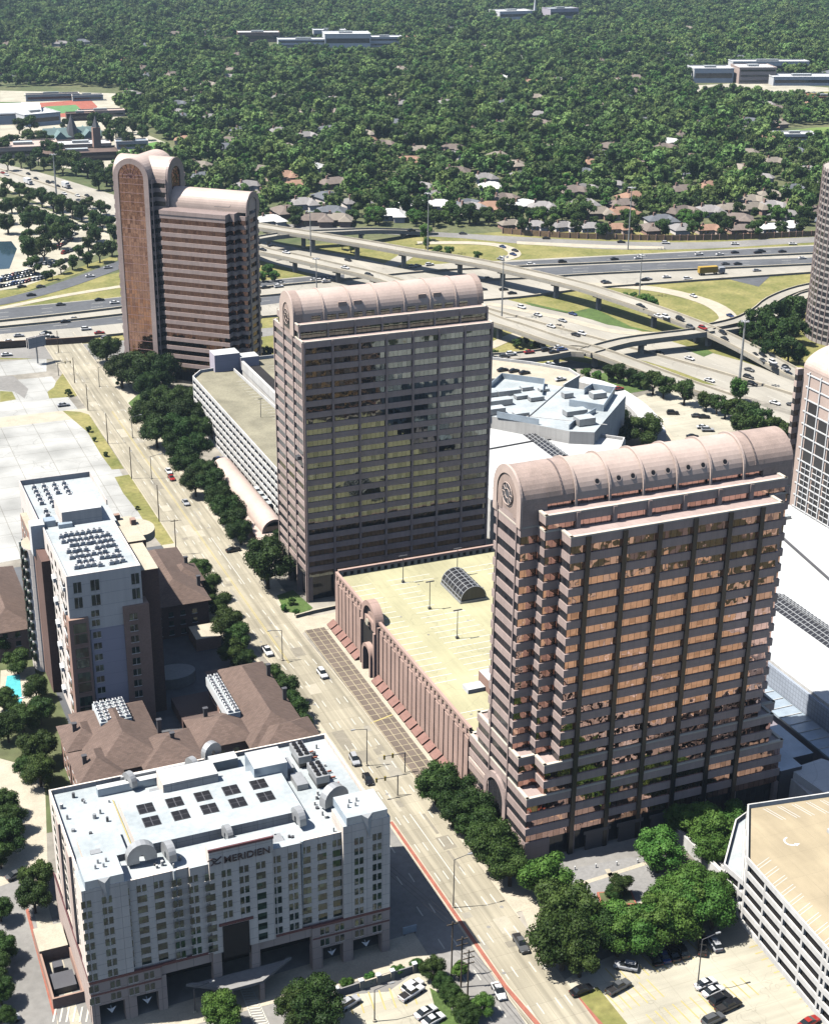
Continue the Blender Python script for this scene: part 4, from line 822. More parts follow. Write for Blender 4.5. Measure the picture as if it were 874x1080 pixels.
# roof levels
m = lmb(); m.box(12.5, 47.5, 8.6, 27.0, 31.3, 33.6, 0, top=1); m.build('raised_roof', ['hotelwall', 'roofwhite'], t)
m = lmb(); m.box(2.0, 10.5, 8.5, 17.5, 31.3, 32.8, 0, top=1); m.build('raised_roof', ['hotelwall', 'roofwhite'], t)
m = lmb()
for a in ((12.0, 12.2, 6, 30),): m.box(*a, 31.35, 31.6)
m.build('yellow_walkway', 'yline', t)
for i in range(5):
    for j in range(2):
        x, y = 17.2+6.1*i, 16.2+5.0*j; m = lmb(); m.box(x-1.7, x+1.7, y-1.7, y+1.7, 33.55, 33.75, 0)
        for a in (-.85, .85):
            for c in (-.85, .85): m.face([(x+a-.75, y+c-.75, 33.8), (x+a+.75, y+c-.75, 33.8), (x+a+.75, y+c+.75, 33.8), (x+a-.75, y+c+.75, 33.8)], 1)
        m.build('roof_skylight', ['darkgrey', 'black'], t)
def elbow(x, y, z, ang, r=1.35, big=1.0):
    """fat galvanised duct that rises and bends over"""
    m = lmb(); n = 10; c, s = math.cos(ang), math.sin(ang); R = 2.0*big; prev = None
    path = [(0, 0)]+[(R-R*math.cos(PI*i/n), 1.2+R*math.sin(PI*i/n)) for i in range(n+1)]+[(2*R, .3)]
    for i in range(len(path)-1):
        (a, za), (b2, zb2) = path[i], path[i+1]
        for q in range(1):
            h = r*big
            def ringp(a, z2, dx, dz): l = math.hypot(dx, dz); ux, uz = -dz/l, dx/l; return [(a+ux*h, -h*.8, z2+uz*h), (a+ux*h, h*.8, z2+uz*h), (a-ux*h, h*.8, z2-uz*h), (a-ux*h, -h*.8, z2-uz*h)]
            i0 = max(0, i-1); d0 = (path[min(i+1, len(path)-1)][0]-path[i0][0], path[min(i+1, len(path)-1)][1]-path[i0][1]); i1 = min(i+2, len(path)-1); d1 = (path[i1][0]-path[i][0], path[i1][1]-path[i][1])
            A = ringp(a, za+.8, *d0); B = ringp(b2, zb2+.8, *d1)
            T = lambda p: (x+p[0]*c-p[1]*s, y+p[0]*s+p[1]*c, z+p[2])
            for k in range(4): m.quad(T(A[k]), T(A[(k+1) % 4]), T(B[(k+1) % 4]), T(B[k]))
    return m.build('roof_duct', 'grey_metal', t)
# the ducts stand on the roof: measured places
for px, py, ang, big in ((140, 912, .0, 1.45), (176, 903, -1.45, 1.15), (238, 884, -1.45, .9), (312, 866, -1.45, 1.1), (345, 852, .3, 1.5), (134, 828, -1.2, .95), (200, 812, -1.2, .9), (218, 802, .4, 1.1)):
    x, y = at(px, py, 31.5); elbow(x+101, y+164.5, 31.3, ang, big=big*.62)
for (a, c, e, f, z, nm, mt) in ((22, 34, 25.5, 31.5, 35.6, 'roof_plant_room', 'hotelwall'), (41.5, 49, 24, 31, 35.8, 'roof_plant_room', 'blueroof'), (9.5, 23, 32.5, 34.2, 33.2, 'roof_screen', 'blueroof'), (15, 29, 34.4, 35.0, 33.8, 'roof_screen', 'grey_metal'), (34.5, 40.5, 33, 36, 33.6, 'roof_plant_room', 'roofwhite')):
    m = lmb(); m.box(a, c, e, f, 31.3, z, 0, top=1); m.build(nm, [mt, 'roofwhite2'], t)
for x0, y0 in ((52.5, 27), (53.5, 18)):
    m = lmb(); m.box(x0, x0+3, y0, y0+6.5, 32.6, 34.3, 0)
    for i in range(4):
        for j in range(2): m.rod((x0+.8+1.4*j, y0+1+1.5*i, 34.3), (x0+.8+1.4*j, y0+1+1.5*i, 34.7), .55, n=8, m=1)
    m.box(x0+.3, x0+2.7, y0+.3, y0+6.2, 31.3, 32.6, 1); m.build('cooling_unit', ['grey_metal', 'black'], t)
    for d in (0, 2.5, 5): mm = lmb(); mm.box(x0+3, x0+5.2, y0+d, y0+d+.35, 31.6, 31.95); mm.build('steel_beam', 'redbrick', t)
rr = random.Random(3)
for i in range(46):
    x, y = rr.choice([(rr.uniform(1.5, 11.5), rr.uniform(18.5, 35)), (rr.uniform(48.5, 61), rr.uniform(8, 35)), (rr.uniform(12, 48), rr.uniform(1.5, 5.5)), (rr.uniform(48, 61), rr.uniform(1, 20))])
    m = lmb(); s = rr.uniform(.15, .45); m.rod((x, y, 31.3), (x, y, 31.3+rr.uniform(.4, 1.2)), s, n=8); m.build('roof_vent', rr.choice(['grey_metal', 'roofwhite2', 'darkgrey']), t)
for a, c, z in ((2, 6, 33.2), (54, 59, 34.2)):
    for k in range(4): m = lmb(); m.rod((a+1+k*.8, 2.5+(k % 2)*1.6, z+1.8), (a+1+k*.8, 2.5+(k % 2)*1.6, z+2.8), .22, n=8); m.build('roof_vent', 'grey_metal', t)
for (a, c, e, f, h) in ((49.5, 52, 19, 24, 1.4), (48.5, 51, 25.5, 30, 1.8), (38.5, 41, 1.8, 4.8, .8), (20, 22.5, 29, 30.2, .9), (3.5, 5.5, 9.5, 11, .8)):
    m = lmb(); z = 31.3 if a > 4 else 32.8; m.box(a, c, e, f, z, z+h); m.build('roof_unit', 'grey_metal', t)
# sign
def lettering(txt, size, ext, name, mt, parent, mtx, sx=1.0):
    cu = bpy.data.curves.new('lettering', 'FONT'); cu.body = txt; cu.size = size; cu.extrude = ext; cu.align_x = 'LEFT'; cu.offset = .002*size
    to = bpy.data.objects.new('lettering_src', cu); COL.objects.link(to); bpy.context.view_layer.update()
    me = bpy.data.meshes.new_from_object(to.evaluated_get(bpy.context.evaluated_depsgraph_get())); bpy.data.objects.remove(to)
    me.transform(Matrix.Scale(sx, 4, (1, 0, 0))); me.transform(mtx); me.materials.clear(); me.materials.append(MT[mt]); o = bpy.data.objects.new(name, me); COL.objects.link(o); o.parent = parent; return o
RX = Matrix.Rotation(PI/2, 4, 'X')
lettering('MERIDIEN', 2.15, .12, 'sign_lettering', 'sign', t, Matrix.Translation((27.3, -1.58, 32.55)) @ RX, 1.02)
m = lmb()       # the small flourish before the word
for i in range(9):
    a = .2+i*.28; m.rod((25.0+.95*math.cos(a), -1.6, 33.4+.75*math.sin(a)), (25.0+.95*math.cos(a+.28), -1.6, 33.4+.75*math.sin(a+.28)), .13, n=5)
for i in range(8):
    a = 3.3+i*.28; m.rod((26.1+.9*math.cos(a), -1.6, 33.5+.7*math.sin(a)), (26.1+.9*math.cos(a+.28), -1.6, 33.5+.7*math.sin(a+.28)), .13, n=5)
m.rod((24.7, -1.6, 32.6), (26.9, -1.6, 34.3), .13, n=5); m.rod((24.6, -1.6, 34.1), (25.6, -1.6, 33.3), .13, n=5); m.build('sign_emblem', 'sign', t)
# entrance canopy and lanterns
m = lmb(); m.prism([(18.5, -.9), (26.2, -5.8), (33.2, -5.8), (41.0, -.9), (39.8, -.9), (33.0, -4.8), (26.4, -4.8), (19.8, -.9)], 4.4, 5.0); m.build('canopy', 'plaza', t)
m = lmb(); m.prism([(20, -.95), (26.6, -4.85), (32.8, -4.85), (39.5, -.95)], 4.5, 4.7); m.build('canopy_roof', 'plaza', t)
for x in (26.0, 32.6): m = lmb(); m.box(x, x+1.0, -5.7, -4.8, 0, 4.4); m.build('canopy_column', 'hotelpink', t)
for x in (3.3, 10.5, 49.9, 57.6):
    m = lmb(); m.face([(x-1, -.6, 3.9), (x, -.9, 2.6), (x, -.6, 3.4)]); m.face([(x+1, -.6, 3.9), (x, -.6, 3.4), (x, -.9, 2.6)]); m.rod((x, -.6, 3.3), (x, .2, 3.6), .08); m.build('bird_shaped_lamp', 'white', t)
# walled yard west of the hotel
s0 = thing('service_yard', 'small walled service yard with a tan roofed box beside the west end of the hotel', 'walled yard', (-108, -151, 0))
m = lmb(); m.box(0, 6, 9, 17, 0, 3.2, 0, top=1); m.build('bin_store', ['brickwall', 'pave'], s0)
m = lmb(); m.box(0, .4, -6, 9, 0, 2.6); m.box(.4, 6.5, -6, -5.6, 0, 2.6); m.box(6.1, 6.5, -5.6, 9, 0, 2.6); m.build('yard_wall', 'brickwall', s0)
m = lmb(); m.box(1, 5.6, -2, 3, 0, 1.6); m.box(2, 4, 4, 6, 0, 2.2); m.build('bins', 'darkgrey', s0)
s0.children[2].name = 'waste_container'

# ------------------------------------------------------------------ residential tower
RO = (-82.2, -53, 0); t = thing('apartment_tower', 'slim apartment tower of grey-white stucco and brown brick with air conditioners covering its roof', 'apartment tower', RO)
A1, B1 = 19.2, 34.0                       # front block
m = lmb(); m.box(0, A1, 0, B1, 0, 46, 0, top=1); m.build('front_block', ['stucco', 'roofwhite'], t)
m = lmb(); m.box(-.6, A1+1.2, B1, 70, 0, 45.6, 0, top=1); m.build('rear_block', ['stucco', 'roofwhite'], t)
m = lmb(); m.box(5.5, 16.5, B1+.5, B1+12.5, 45.6, 50, 0, top=1); m.build('lift_house', ['stucco', 'roofwhite2'], t)
m = lmb()
for a in ((0, A1, 0, .3), (0, .3, .3, B1), (A1-.3, A1, .3, B1)): m.box(*a, 46, 46.7)
for a in ((-.6, A1+1.2, 69.7, 70), (-.6, -.3, B1, 69.7), (A1+.9, A1+1.2, B1+12, 69.7)): m.box(*a, 45.6, 47.2)
m.build('parapet', 'stucco', t)
m = lmb(); m.box(-.5, 4.6, -1.0, 7, 0, 34.6); m.build('brick_bay', 'brickwall', t)
m = lmb(); m.box(13.8, A1+1.4, -.8, 8, 0, 35.8); m.build('brick_bay', 'brickwall', t)
m = lmb(); m.box(5.0, 13.78, -.3, 3, 0, 30.5); m.build('stucco_panel', 'stuccoblue', t)
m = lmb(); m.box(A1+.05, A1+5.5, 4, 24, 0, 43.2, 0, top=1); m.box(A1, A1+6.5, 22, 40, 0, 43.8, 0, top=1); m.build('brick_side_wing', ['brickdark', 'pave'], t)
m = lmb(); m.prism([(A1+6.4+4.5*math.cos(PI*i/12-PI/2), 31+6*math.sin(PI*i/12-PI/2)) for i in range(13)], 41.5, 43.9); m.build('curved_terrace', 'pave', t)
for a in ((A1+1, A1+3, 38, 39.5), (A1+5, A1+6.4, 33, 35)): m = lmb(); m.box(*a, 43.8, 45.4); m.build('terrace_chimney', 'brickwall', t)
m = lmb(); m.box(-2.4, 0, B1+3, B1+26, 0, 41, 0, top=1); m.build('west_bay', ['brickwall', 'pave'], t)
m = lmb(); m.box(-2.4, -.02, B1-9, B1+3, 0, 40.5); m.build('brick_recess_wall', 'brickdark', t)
m = lmb(); m.prism([(-2+3*math.cos(a), B1+9+5*math.sin(a)) for a in np.linspace(PI/2, 3*PI/2, 13)]+[(-1.5, B1+4), (-1.5, B1+14)], 0, 38.5, top=1); m.build('curved_bay', ['stucco', 'pave'], t)
m = lmb(); m.box(-3.2, .6, B1-.2, B1+4, 38.5, 47.5, 0, top=1); m.build('white_stair_head', ['white', 'roofwhite2'], t)
nw = 0
def rw(x0, x1, y, z, h, face='y'):
    global nw
    m = lmb()
    if face == 'y': m.box(x0, x1, y-.06, y+.05, z, z+h, 0); m.box(x0-.1, x1+.1, y-.12, y+.05, z-.18, z-.02, 1); m.box((x0+x1)/2-.05, (x0+x1)/2+.05, y-.1, y, z, z+h, 1)
    else: m.box(y-.06, y+.05, x0, x1, z, z+h, 0); m.box(y-.12, y+.05, x0-.1, x1+.1, z-.18, z-.02, 1)
    if nw < 96: m.build('window', ['win_glass', 'stucco'], t)
    else:
        n = len(REST.v); REST.v += m.v; REST.f += [tuple(i+n for i in f) for f in m.f]; REST.m += m.m
    nw += 1
REST = lmb()
for z in (37.3, 41.6):
    rw(1.6, 3.6, -.02, z, 3.0); rw(6.0, 8.2, -.02, z, 3.0); rw(16.6, 18.6, -.02, z, 3.0)
for k in range(9):
    rw(15.3, 17.3, -.82, 5.4+3.3*k, 1.8); rw(5.6, 7.6, -.32, 5.0+3.3*k, 1.7) if 5.0+3.3*k < 29 else rw(5.6, 7.6, -.02, 5.0+3.3*k, 1.7)
rw(5.6, 7.6, -.02, 34.2, 1.7)
for k in range(4): m = lmb(); z = 6+7.2*k; m.box(.6, 3.9, -1.12, -.9, z, z+2.6, 0); m.box(.6, 3.9, -1.12, -.9, z+3.1, z+5.7, 0); m.box(.5, 4.0, -1.2, -.95, z-.35, z-.1, 1); m.build('tall_bay_window', ['win_glass', 'brickwall'], t)
for k in range(12):
    for y in (3, 9, 15, 21, 26): rw(y, y+1.8, -.02 if y > 7 else -.52, 5.4+3.37*k, 1.8, 'x')
for k in range(11):
    for y in (B1+15, B1+18.5, B1+22): rw(y, y+1.5, -2.42, 4+3.37*k, 2.0, 'x')
    for y in (B1+28, B1+32): rw(y, y+1.5, -.62, 4+3.37*k, 1.8, 'x')
for k in range(11):
    for a in (2.2, 2.7, 3.3, 3.8):
        x, y = -2+3.06*math.cos(a), B1+9+5.06*math.sin(a); m2 = lmb(); m2.box(x-.6, x+.3, y-.7, y+.7, 3.5+3.25*k, 5.6+3.25*k); n = len(REST.v); REST.v += m2.v; REST.f += [tuple(i+n for i in f) for f in m2.f]; REST.m += m2.m
o = REST.build('window_field', ['win_glass', 'stucco'], t); o['kind'] = 'stuff'
for k in range(12):
    z = 4.6+3.37*k; m = lmb(); m.box(-.65, -.05, 2.5, 7, z-.3, z+.8) if k % 2 else m.box(-1.0, -.1, 16, 19, z-.3, z+.9); m.build('balcony', 'white', t)
ac = lmb(); ac.box(-.45, .45, -.4, .4, .12, .95, 0); ac.rod((0, 0, .95), (0, 0, 1.0), .33, n=8, m=1); ac.box(-.5, .5, -.45, .45, 0, .12, 1)
acm = ac.build('air_conditioner', ['white', 'darkgrey'], t); first = True; kk = 0
def put_ac(p, x, y, z):
    global first, kk
    if kk >= 98: return
    kk += 1
    o = acm if first else acm.copy(); 
    if not first: COL.objects.link(o)
    first = False; o.parent = p; o.location = (x, y, z); o.scale = (1.35, 1.35, 1.2)
ra = random.Random(5)
for i in range(9):
    for j in range(7):
        if ra.random() < .86: put_ac(t, 3.6+i*1.5+ra.uniform(-.1, .1), 5+j*3.6+ra.uniform(-.4, .4), 46)
for i in range(4):
    for j in range(10):
        if ra.random() < .86 and not (5 < 4.6+i*2 < 17 and B1+3+j*3 < B1+13): put_ac(t, 3.0+i*2.9+ra.uniform(-.1, .1), B1+3+j*3.2, 45.6)
for a in ((1.0, 4.0, B1+2, B1+5, 47.4), (4.2, 8, B1-1.2, B1+.3, 47.2)): m = lmb(); m.box(a[0], a[1], a[2], a[3], 45.5, a[4]); m.build('roof_hut', 'blueroof', t)
m = lmb(); m.box(8.2, 9.4, -.5, -.3, 3.4, 5.4); m.build('door', 'white', t)

# ------------------------------------------------------------------ brown-roofed apartment houses
def hip(m, x0, x1, y0, y1, z, h, ov=.8, axis=None):
    x0 -= ov; x1 += ov; y0 -= ov; y1 += ov; w_, d_ = x1-x0, y1-y0
    if w_ > d_: a, b2 = (x0+d_/2, (y0+y1)/2, z+h), (x1-d_/2, (y0+y1)/2, z+h)
    else: a, b2 = ((x0+x1)/2, y0+w_/2, z+h), ((x0+x1)/2, y1-w_/2, z+h)
    p = [(x0, y0, z), (x1, y0, z), (x1, y1, z), (x0, y1, z)]
    if w_ > d_: m.face([p[0], p[1], b2, a]); m.face([p[1], p[2], b2]); m.face([p[2], p[3], a, b2]); m.face([p[3], p[0], a])
    else: m.face([p[0], p[1], a]); m.face([p[1], p[2], b2, a]); m.face([p[2], p[3], b2]); m.face([p[3], p[0], a, b2])
    m.face(p[::-1])
def apt(name, label, org, boxes, zh, wells=(), chim=(), dark=False):
    t = thing(name, label, 'apartment house', (*org, 0)); 
    for k, (x0, x1, y0, y1, h) in enumerate(boxes):
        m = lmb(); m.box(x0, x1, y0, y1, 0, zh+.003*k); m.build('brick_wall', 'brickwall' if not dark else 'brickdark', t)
        m = lmb(); hip(m, x0, x1, y0, y1, zh+.01*k, h); m.build('shingle_roof', 'shingle', t)
    for (x, y, z) in chim: m = lmb(); m.box(x-.5, x+.5, y-.4, y+.4, z-2, z+1.7); m.box(x-.65, x+.65, y-.55, y+.55, z+1.7, z+2); m.build('chimney', 'darkgrey', t)
    for (x0, x1, y0, y1, z) in wells:
        m = lmb(); m.box(x0, x1, y0, y1, z-2.5, z, 0, top=1); wl = m.build('equipment_well', ['white', 'roofwhite'], t)
        nx, ny = max(1, int((x1-x0)/1.6)), max(1, int((y1-y0)/1.6))
        for i in range(nx):
            for j in range(ny): m = lmb(); cx, cy = x0+(i+.5)*(x1-x0)/nx, y0+(j+.5)*(y1-y0)/ny; m.box(cx-.5, cx+.5, cy-.45, cy+.45, z, z+.8, 0); m.rod((cx, cy, z+.8), (cx, cy, z+.85), .38, n=8, m=1); m.build('air_conditioner', ['white', 'darkgrey'], wl)
    # windows on the visible south and west walls
    for (x0, x1, y0, y1, h) in boxes:
        for z in [1.2+3*k for k in range(int(zh/3))]:
            for q in range(int((x1-x0)/3.6)):
                x = x0+1.8+3.6*q; m = lmb(); m.box(x-.7, x+.7, y0-.08, y0+.03, z, z+1.5, 0); m.box(x-.85, x+.85, y0-.12, y0+.03, z-.15, z-.01, 1); m.build('window', ['win_glass', 'white'], t)
            for q in range(int((y1-y0)/4.5)):
                y = y0+2.2+4.5*q; m = lmb(); m.box(x0-.08, x0+.03, y-.7, y+.7, z, z+1.5, 0); m.box(x0-.12, x0+.03, y-.85, y+.85, z-.15, z-.01, 1); m.build('window', ['win_glass', 'white'], t)
    return t
apt('apartment_house', 'brown-shingled apartment house with a square well of air conditioners, behind the hotel', (-89, -96),
    [(4, 22, 6, 36, 5.0), (0, 10, 3, 17, 3.4), (0, 9, 19, 31, 3.0), (16, 30, 4, 18, 3.4)], 10.5, [(9, 17, 22.5, 33, 14.4)], [(2.8, 24.5, 12.8), (2.2, 9, 12.5), (23, 18.5, 12.8), (24.5, 11, 12.8)])
apt('apartment_house', 'brown-shingled apartment house with a long narrow row of air conditioners, behind the hotel', (-58, -96),
    [(12, 27, 4, 45, 4.4), (0, 14, 8, 22, 3.8), (14, 29, 0, 12, 3.6)], 10.5, [(9.5, 13, 17, 38, 13.2)], [(4.5, 20, 12.6), (26.5, 22, 12.8), (26.5, 36, 12.8)])
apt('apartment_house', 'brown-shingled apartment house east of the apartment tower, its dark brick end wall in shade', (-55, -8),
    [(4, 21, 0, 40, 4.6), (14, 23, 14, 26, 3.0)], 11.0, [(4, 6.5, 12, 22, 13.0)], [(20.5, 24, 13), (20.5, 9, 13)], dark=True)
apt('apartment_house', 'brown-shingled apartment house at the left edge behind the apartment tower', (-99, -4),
    [(0, 14, 0, 44, 4.0), (-5, 5, 8, 20, 3.0)], 9.5, [], [(-1, 7, 11.5), (-1, 15, 11.5), (2, 22, 12.4)])
m = MB(); m.box(-56, -30.5, -61, -48, 0, 3.0); o = m.build('garden_pavilion', 'brickdark', origin=(-56, -60, 0)); tag(o, 'low dark flat-roofed pavilion in the shaded courtyard beside the apartment tower', 'pavilion')
m = MB(); m.prism([(-52+6.5*math.cos(a), -34+4.5*math.sin(a)) for a in np.linspace(0, 2*PI, 24, endpoint=False)], 0, 3.2); o = m.build('round_pavilion', 'plaza', origin=(-54, -32, 0)); tag(o, 'blue round-fronted low pavilion in the shaded courtyard', 'pavilion')
m = MB(); m.box(-41, -33.5, -19, -10, 0, 4, 0, 1); o = m.build('gatehouse', ['brickwall', 'pave'], origin=(-41, -19, 0)); tag(o, 'small tan gatehouse in the sun between courtyard and avenue trees', 'gatehouse')
pl = thing('swimming_pool', 'turquoise swimming pool with pale surround at the left edge', 'pool', (-95, -24, 0))
m = lmb(); m.prism([(-6, -13), (5, -13), (8, 13), (-1.5, 14)], .05, .35); m.build('pool_surround', 'pave', pl)
m = lmb(); m.prism([(-4.5, -11.5), (0, -12), (1.5, -5), (3.2, 9.5), (-.3, 10), (-2.6, 0)], .36, .40); m.build('water', 'pool', pl)
m = lmb(); m.prism([(-3.6, -4.6), (2.4, -4.6), (2.5, -4.0), (-3.4, -4.0)], .36, .6); m.build('pool_step', 'white', pl)

# ------------------------------------------------------------------ garages
def open_garage(t, poly, levels, lh, z0, wall, deckm, faces, topz=None, slab=1.25, bay=8.0, void='shade'):
    """parking structure: upstand bands, gaps with columns, a core coloured near-black for the shade inside"""
    zt = z0+levels*lh
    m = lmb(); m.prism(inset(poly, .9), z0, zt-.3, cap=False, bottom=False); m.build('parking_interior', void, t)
    for k in range(levels+1):
        z = z0+k*lh; m = lmb(); P = poly+[poly[0]]; Q = inset(poly, .35); Q = Q+[Q[0]]
        for a, c, e, f in zip(P[:-1], P[1:], Q[1:], Q[:-1]): m.prism([a, c, e, f], z-.25, z+slab-.25-.001*k)
        m.build('upstand_band', wall, t)
    m = lmb(); m.prism(inset(poly, .36), zt-.35, zt); m.build('roof_deck', deckm, t)
    n = 0
    for i in range(len(poly)):
        a, c = np.array(poly[i]), np.array(poly[(i+1) % len(poly)]); L = np.linalg.norm(c-a)
        if i not in faces: continue
        for q in range(int(L/bay)+1):
            p = a+(c-a)*min(1, (q*bay+.4)/L); p = p+(np.array(inset(poly, .35)[i])-a)*1.0; m = lmb(); m.box(p[0]-.3, p[0]+.3, p[1]-.3, p[1]+.3, z0, zt-.4); m.build('column', wall, t); n += 1
    return zt
G1 = (11.2, 62, 0); t = thing('parking_garage', 'white six-level parking garage with stained decks between the far and middle towers', 'parking garage', G1)
gp = [(0, 0), (0, 116), (5, 123), (19, 125), (22, 2), (20, 0)]
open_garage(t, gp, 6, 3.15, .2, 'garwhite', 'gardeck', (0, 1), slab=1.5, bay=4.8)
gp2 = [(22.5, -2), (22.5, 128), (60, 128), (60, -2)]
m = lmb(); m.prism(gp2, 0, 20.4, 0, top=1); m.build('upper_deck', ['garwhite', 'gardeck'], t)
m = lmb(); m.box(22.2, 23.2, 30, 126, 19.5, 23.2); m.box(22.2, 23.2, -2, 22, 19.5, 22.4); m.box(59.6, 60, -2, 128, 20.4, 21.8); m.box(23.2, 60, 127.6, 128, 20.4, 21.9); m.build('ramp_parapet', 'garwhite', t)
m = lmb(); m.box(23.3, 30, 70, 121, 20.42, 20.5, 0); m.build('ramp_slot_shade', 'shade', t)  # dark sheet laid on the deck, painting the slot's shade
m = lmb(); m.box(11, 22, 121, 129, 0, 26.5, 0, 1); m.box(22, 30, 120, 126.6, 0, 24.6, 0, 1); m.build('stair_tower', ['stuccoblue', 'roofwhite2'], t)
m = lmb()
for i in range(34):
    for xx in (24.5, 33, 42, 51): m.box(xx, xx+5, 2+i*3.5, 2.2+i*3.5, 20.41, 20.43)
m.build('stall_marking', 'line', t)
m = lmb()
for i in range(30):
    for xx in (15.8,): m.box(xx, xx+5, 4+i*3.5, 4.2+i*3.5, 19.12, 19.15)
m.build('stall_marking', 'line', t)
for x, y in ((32, 60), (44, 100), (12, 60)): m = lmb(); z = 20.4 if x > 22 else 19.1; m.rod((x, y, z), (x, y, z+7.5), .14, .1); m.box(x-.9, x+.9, y-.2, y+.2, z+7.4, z+7.6); m.build('deck_lamp', 'darkgrey', t)

t = thing('barrel_roofed_hall', 'low hall with long pink barrel roof on a flat base beside the white garage', 'hall', (-1.5, 44, 0))
m = lmb(); m.box(-1, 11, -1, 70, 0, 4.2, 0, top=1); m.build('base', ['pinkwall', 'barrel'], t)
m = lmb(); m.vault(4, 68, 6, 4.2, 4.3, 4.4, axis='Y'); m.build('barrel_roof', 'barrel', t)
m = lmb(); arch_ring(m, 4.0, 6, 4.2, 4.4, 3.6, 4.5, -.5, .1, axis='Y'); m.build('arch_rim', 'barrel', t)
m = lmb(); m.face([(6-3.6*math.cos(PI*i/20), 3.9, 4.4+3.6*math.sin(PI*i/20)) for i in range(21)]); m.build('arched_window', 'dark_glass', t)
m = lmb(); m.box(-.6, 10.6, -1.1, -.9, .6, 3.2); m.build('shopfront', 'dark_glass', t)
for k in range(4): m = lmb(); m.box(10.6+.2, 12.3, 26+5*k, 29+5*k, 3, 5.2); m.build('roof_unit', 'roofwhite', t)

G2 = (3.4, -115, 0); t = thing('parking_garage', 'pink walled parking garage with bright yellow roof deck and arched street portal', 'parking garage', G2)
m = lmb(); m.box(0, 66, 0, 97, 0, 16.4, 0, top=1); m.build('wall', ['pinkwall', 'yeldeck'], t)
m = lmb(); m.box(-.3, .5, -.3, 97.3, 15.0, 15.6); m.box(-.3, .5, -.3, 97.3, 17.2, 18.0); m.box(.5, 66, 96.4, 97.3, 15.6, 16.2); m.box(.5, 66, 96.4, 97.3, 17.8, 18.6); m.build('parapet_rail', 'pinkwall', t)
n = 0
for i in range(38):
    y = 1.2+i*2.56
    if 59 < y < 74: continue
    m = lmb(); m.box(-.32, .52, y, y+1.1, 15.5, 17.25); m.build('parapet_post', 'pinkwall', t)
m = lmb(); m.box(.1, .3, 0, 97, 15.6, 17.2); m.build('parapet_recess_shade', 'shade', t)  # dark panel behind the posts painting shade in the parapet gaps
for i in range(30): m = lmb(); x = 1.0+i*2.2; m.box(x, x+1.0, 96.35, 97.35, 16.1, 17.9); m.build('parapet_post', 'pave', t)
m = lmb(); m.box(1, 66, 96.9, 97.05, 16.2, 17.8); m.build('parapet_recess_shade', 'shade', t)  # back parapet's gaps also get a shade-coloured panel
for i in range(32):
    y = .6+3.05*i
    if 60 < y+1 < 73: continue
    m = lmb(); m.box(-.38, .02, y-.45, y+(2.1 if i % 2 else 1.9), 0, 15.0 if i % 2 else 14.6); m.build('wall_rib', 'pinkwall', t)
for i in range(23):
    y = 2+4.2*i
    if 58 < y < 73: continue
    m = lmb(); m.prism([(-3.0, y), (-.8, y), (-.8, y+3.5), (-3.0, y+3.5)], 0, .5); n0 = len(m.v)
    m.face([(-3.0, y, .5), (-.8, y, 1.9), (-.8, y+3.5, 1.9), (-3.0, y+3.5, .5)]); m.build('sloped_planter', 'rosebrick', t)
m = lmb(); m.box(-.9, 1.5, 60.5, 73.0, 0, 16.5); m.build('portal_block', 'pinkwall', t)
m = lmb(); arch_ring(m, 0, 66.8, 14.5, 16.4, 4.2, 5.7, -1.3, 1.3); m.build('portal_arch', 'pinkwall', t)
m = lmb(); m.face([(-.2, 66.8-4.3*math.cos(PI*i/20), 16.4+4.3*math.sin(PI*i/20)) for i in range(21)]+[(-.2, 71.1, 14), (-.2, 62.5, 14)]); m.build('portal_tympanum', 'barrel_worn', t)
m = lmb(); m.box(-1.0, -.85, 61.8, 71.8, 0, 13.8); m.build('portal_opening_shade', 'shade', t)  # flat dark panel painting the shade of the portal
for y in (61.2, 71.8): m = lmb(); m.box(-1.8, -.8, y, y+.9, 0, 14.4); m.build('portal_column', 'pinkwall', t)
m = lmb(); arch_ring(m, 0, 65.5, 0, 6.2, 2.4, 3.4, -2.6, -1.0); m.build('inner_arch', 'pinkwall', t)
m = lmb(); m.rod((-1.9, 66.8, 15.8), (-1.5, 66.8, 15.8), 1.0, n=16); m.build('portal_medallion', 'pave', t)
m = lmb(); m.vault(66.6, 80.5, 31.5, 16.5, 4.0, 17.2, axis='Y', n=14); m.build('skylight_glass', 'dark_glass', t)
m = lmb(); m.box(27.2, 35.8, 66.2, 80.9, 16.4, 17.0)
for k in range(8):
    y = 66.5+2*k
    for i in range(14): m.rod((31.5-4.1*math.cos(PI*i/14), y, 17.2+4.1*math.sin(PI*i/14)), (31.5-4.1*math.cos(PI*(i+1)/14), y, 17.2+4.1*math.sin(PI*(i+1)/14)), .13, n=4)
for i in range(1, 14, 2): m.rod((31.5-4.1*math.cos(PI*i/14), 66.5, 17.2+4.1*math.sin(PI*i/14)), (31.5-4.1*math.cos(PI*i/14), 80.5, 17.2+4.1*math.sin(PI*i/14)), .11, n=4)
m.build('skylight_frame', 'grey_metal', t)
m = lmb(); m.box(12.5, 26, 13, 22, 16.4, 20.2, 0, 1); m.build('stair_house', ['brickwall', 'roofwhite2'], t); m = lmb(); m.box(7.5, 12.4, 17.5, 21, 16.4, 17.6, 0, 1); m.build('roof_box', ['white', 'roofwhite2'], t)
m = lmb()
for i in range(26):
    y = 6+3.3*i
    for x0, x1 in ((1.5, 8), (13, 20), (20.4, 27), (37, 43), (43.4, 50)):
        if 10 < y < 24 and x0 < 30 or (64 < y < 83 and 24 < x1 and x0 < 38): continue
        m.box(x0, x1, y, y+.2, 16.405, 16.42)
m.build('stall_marking', 'white', t)
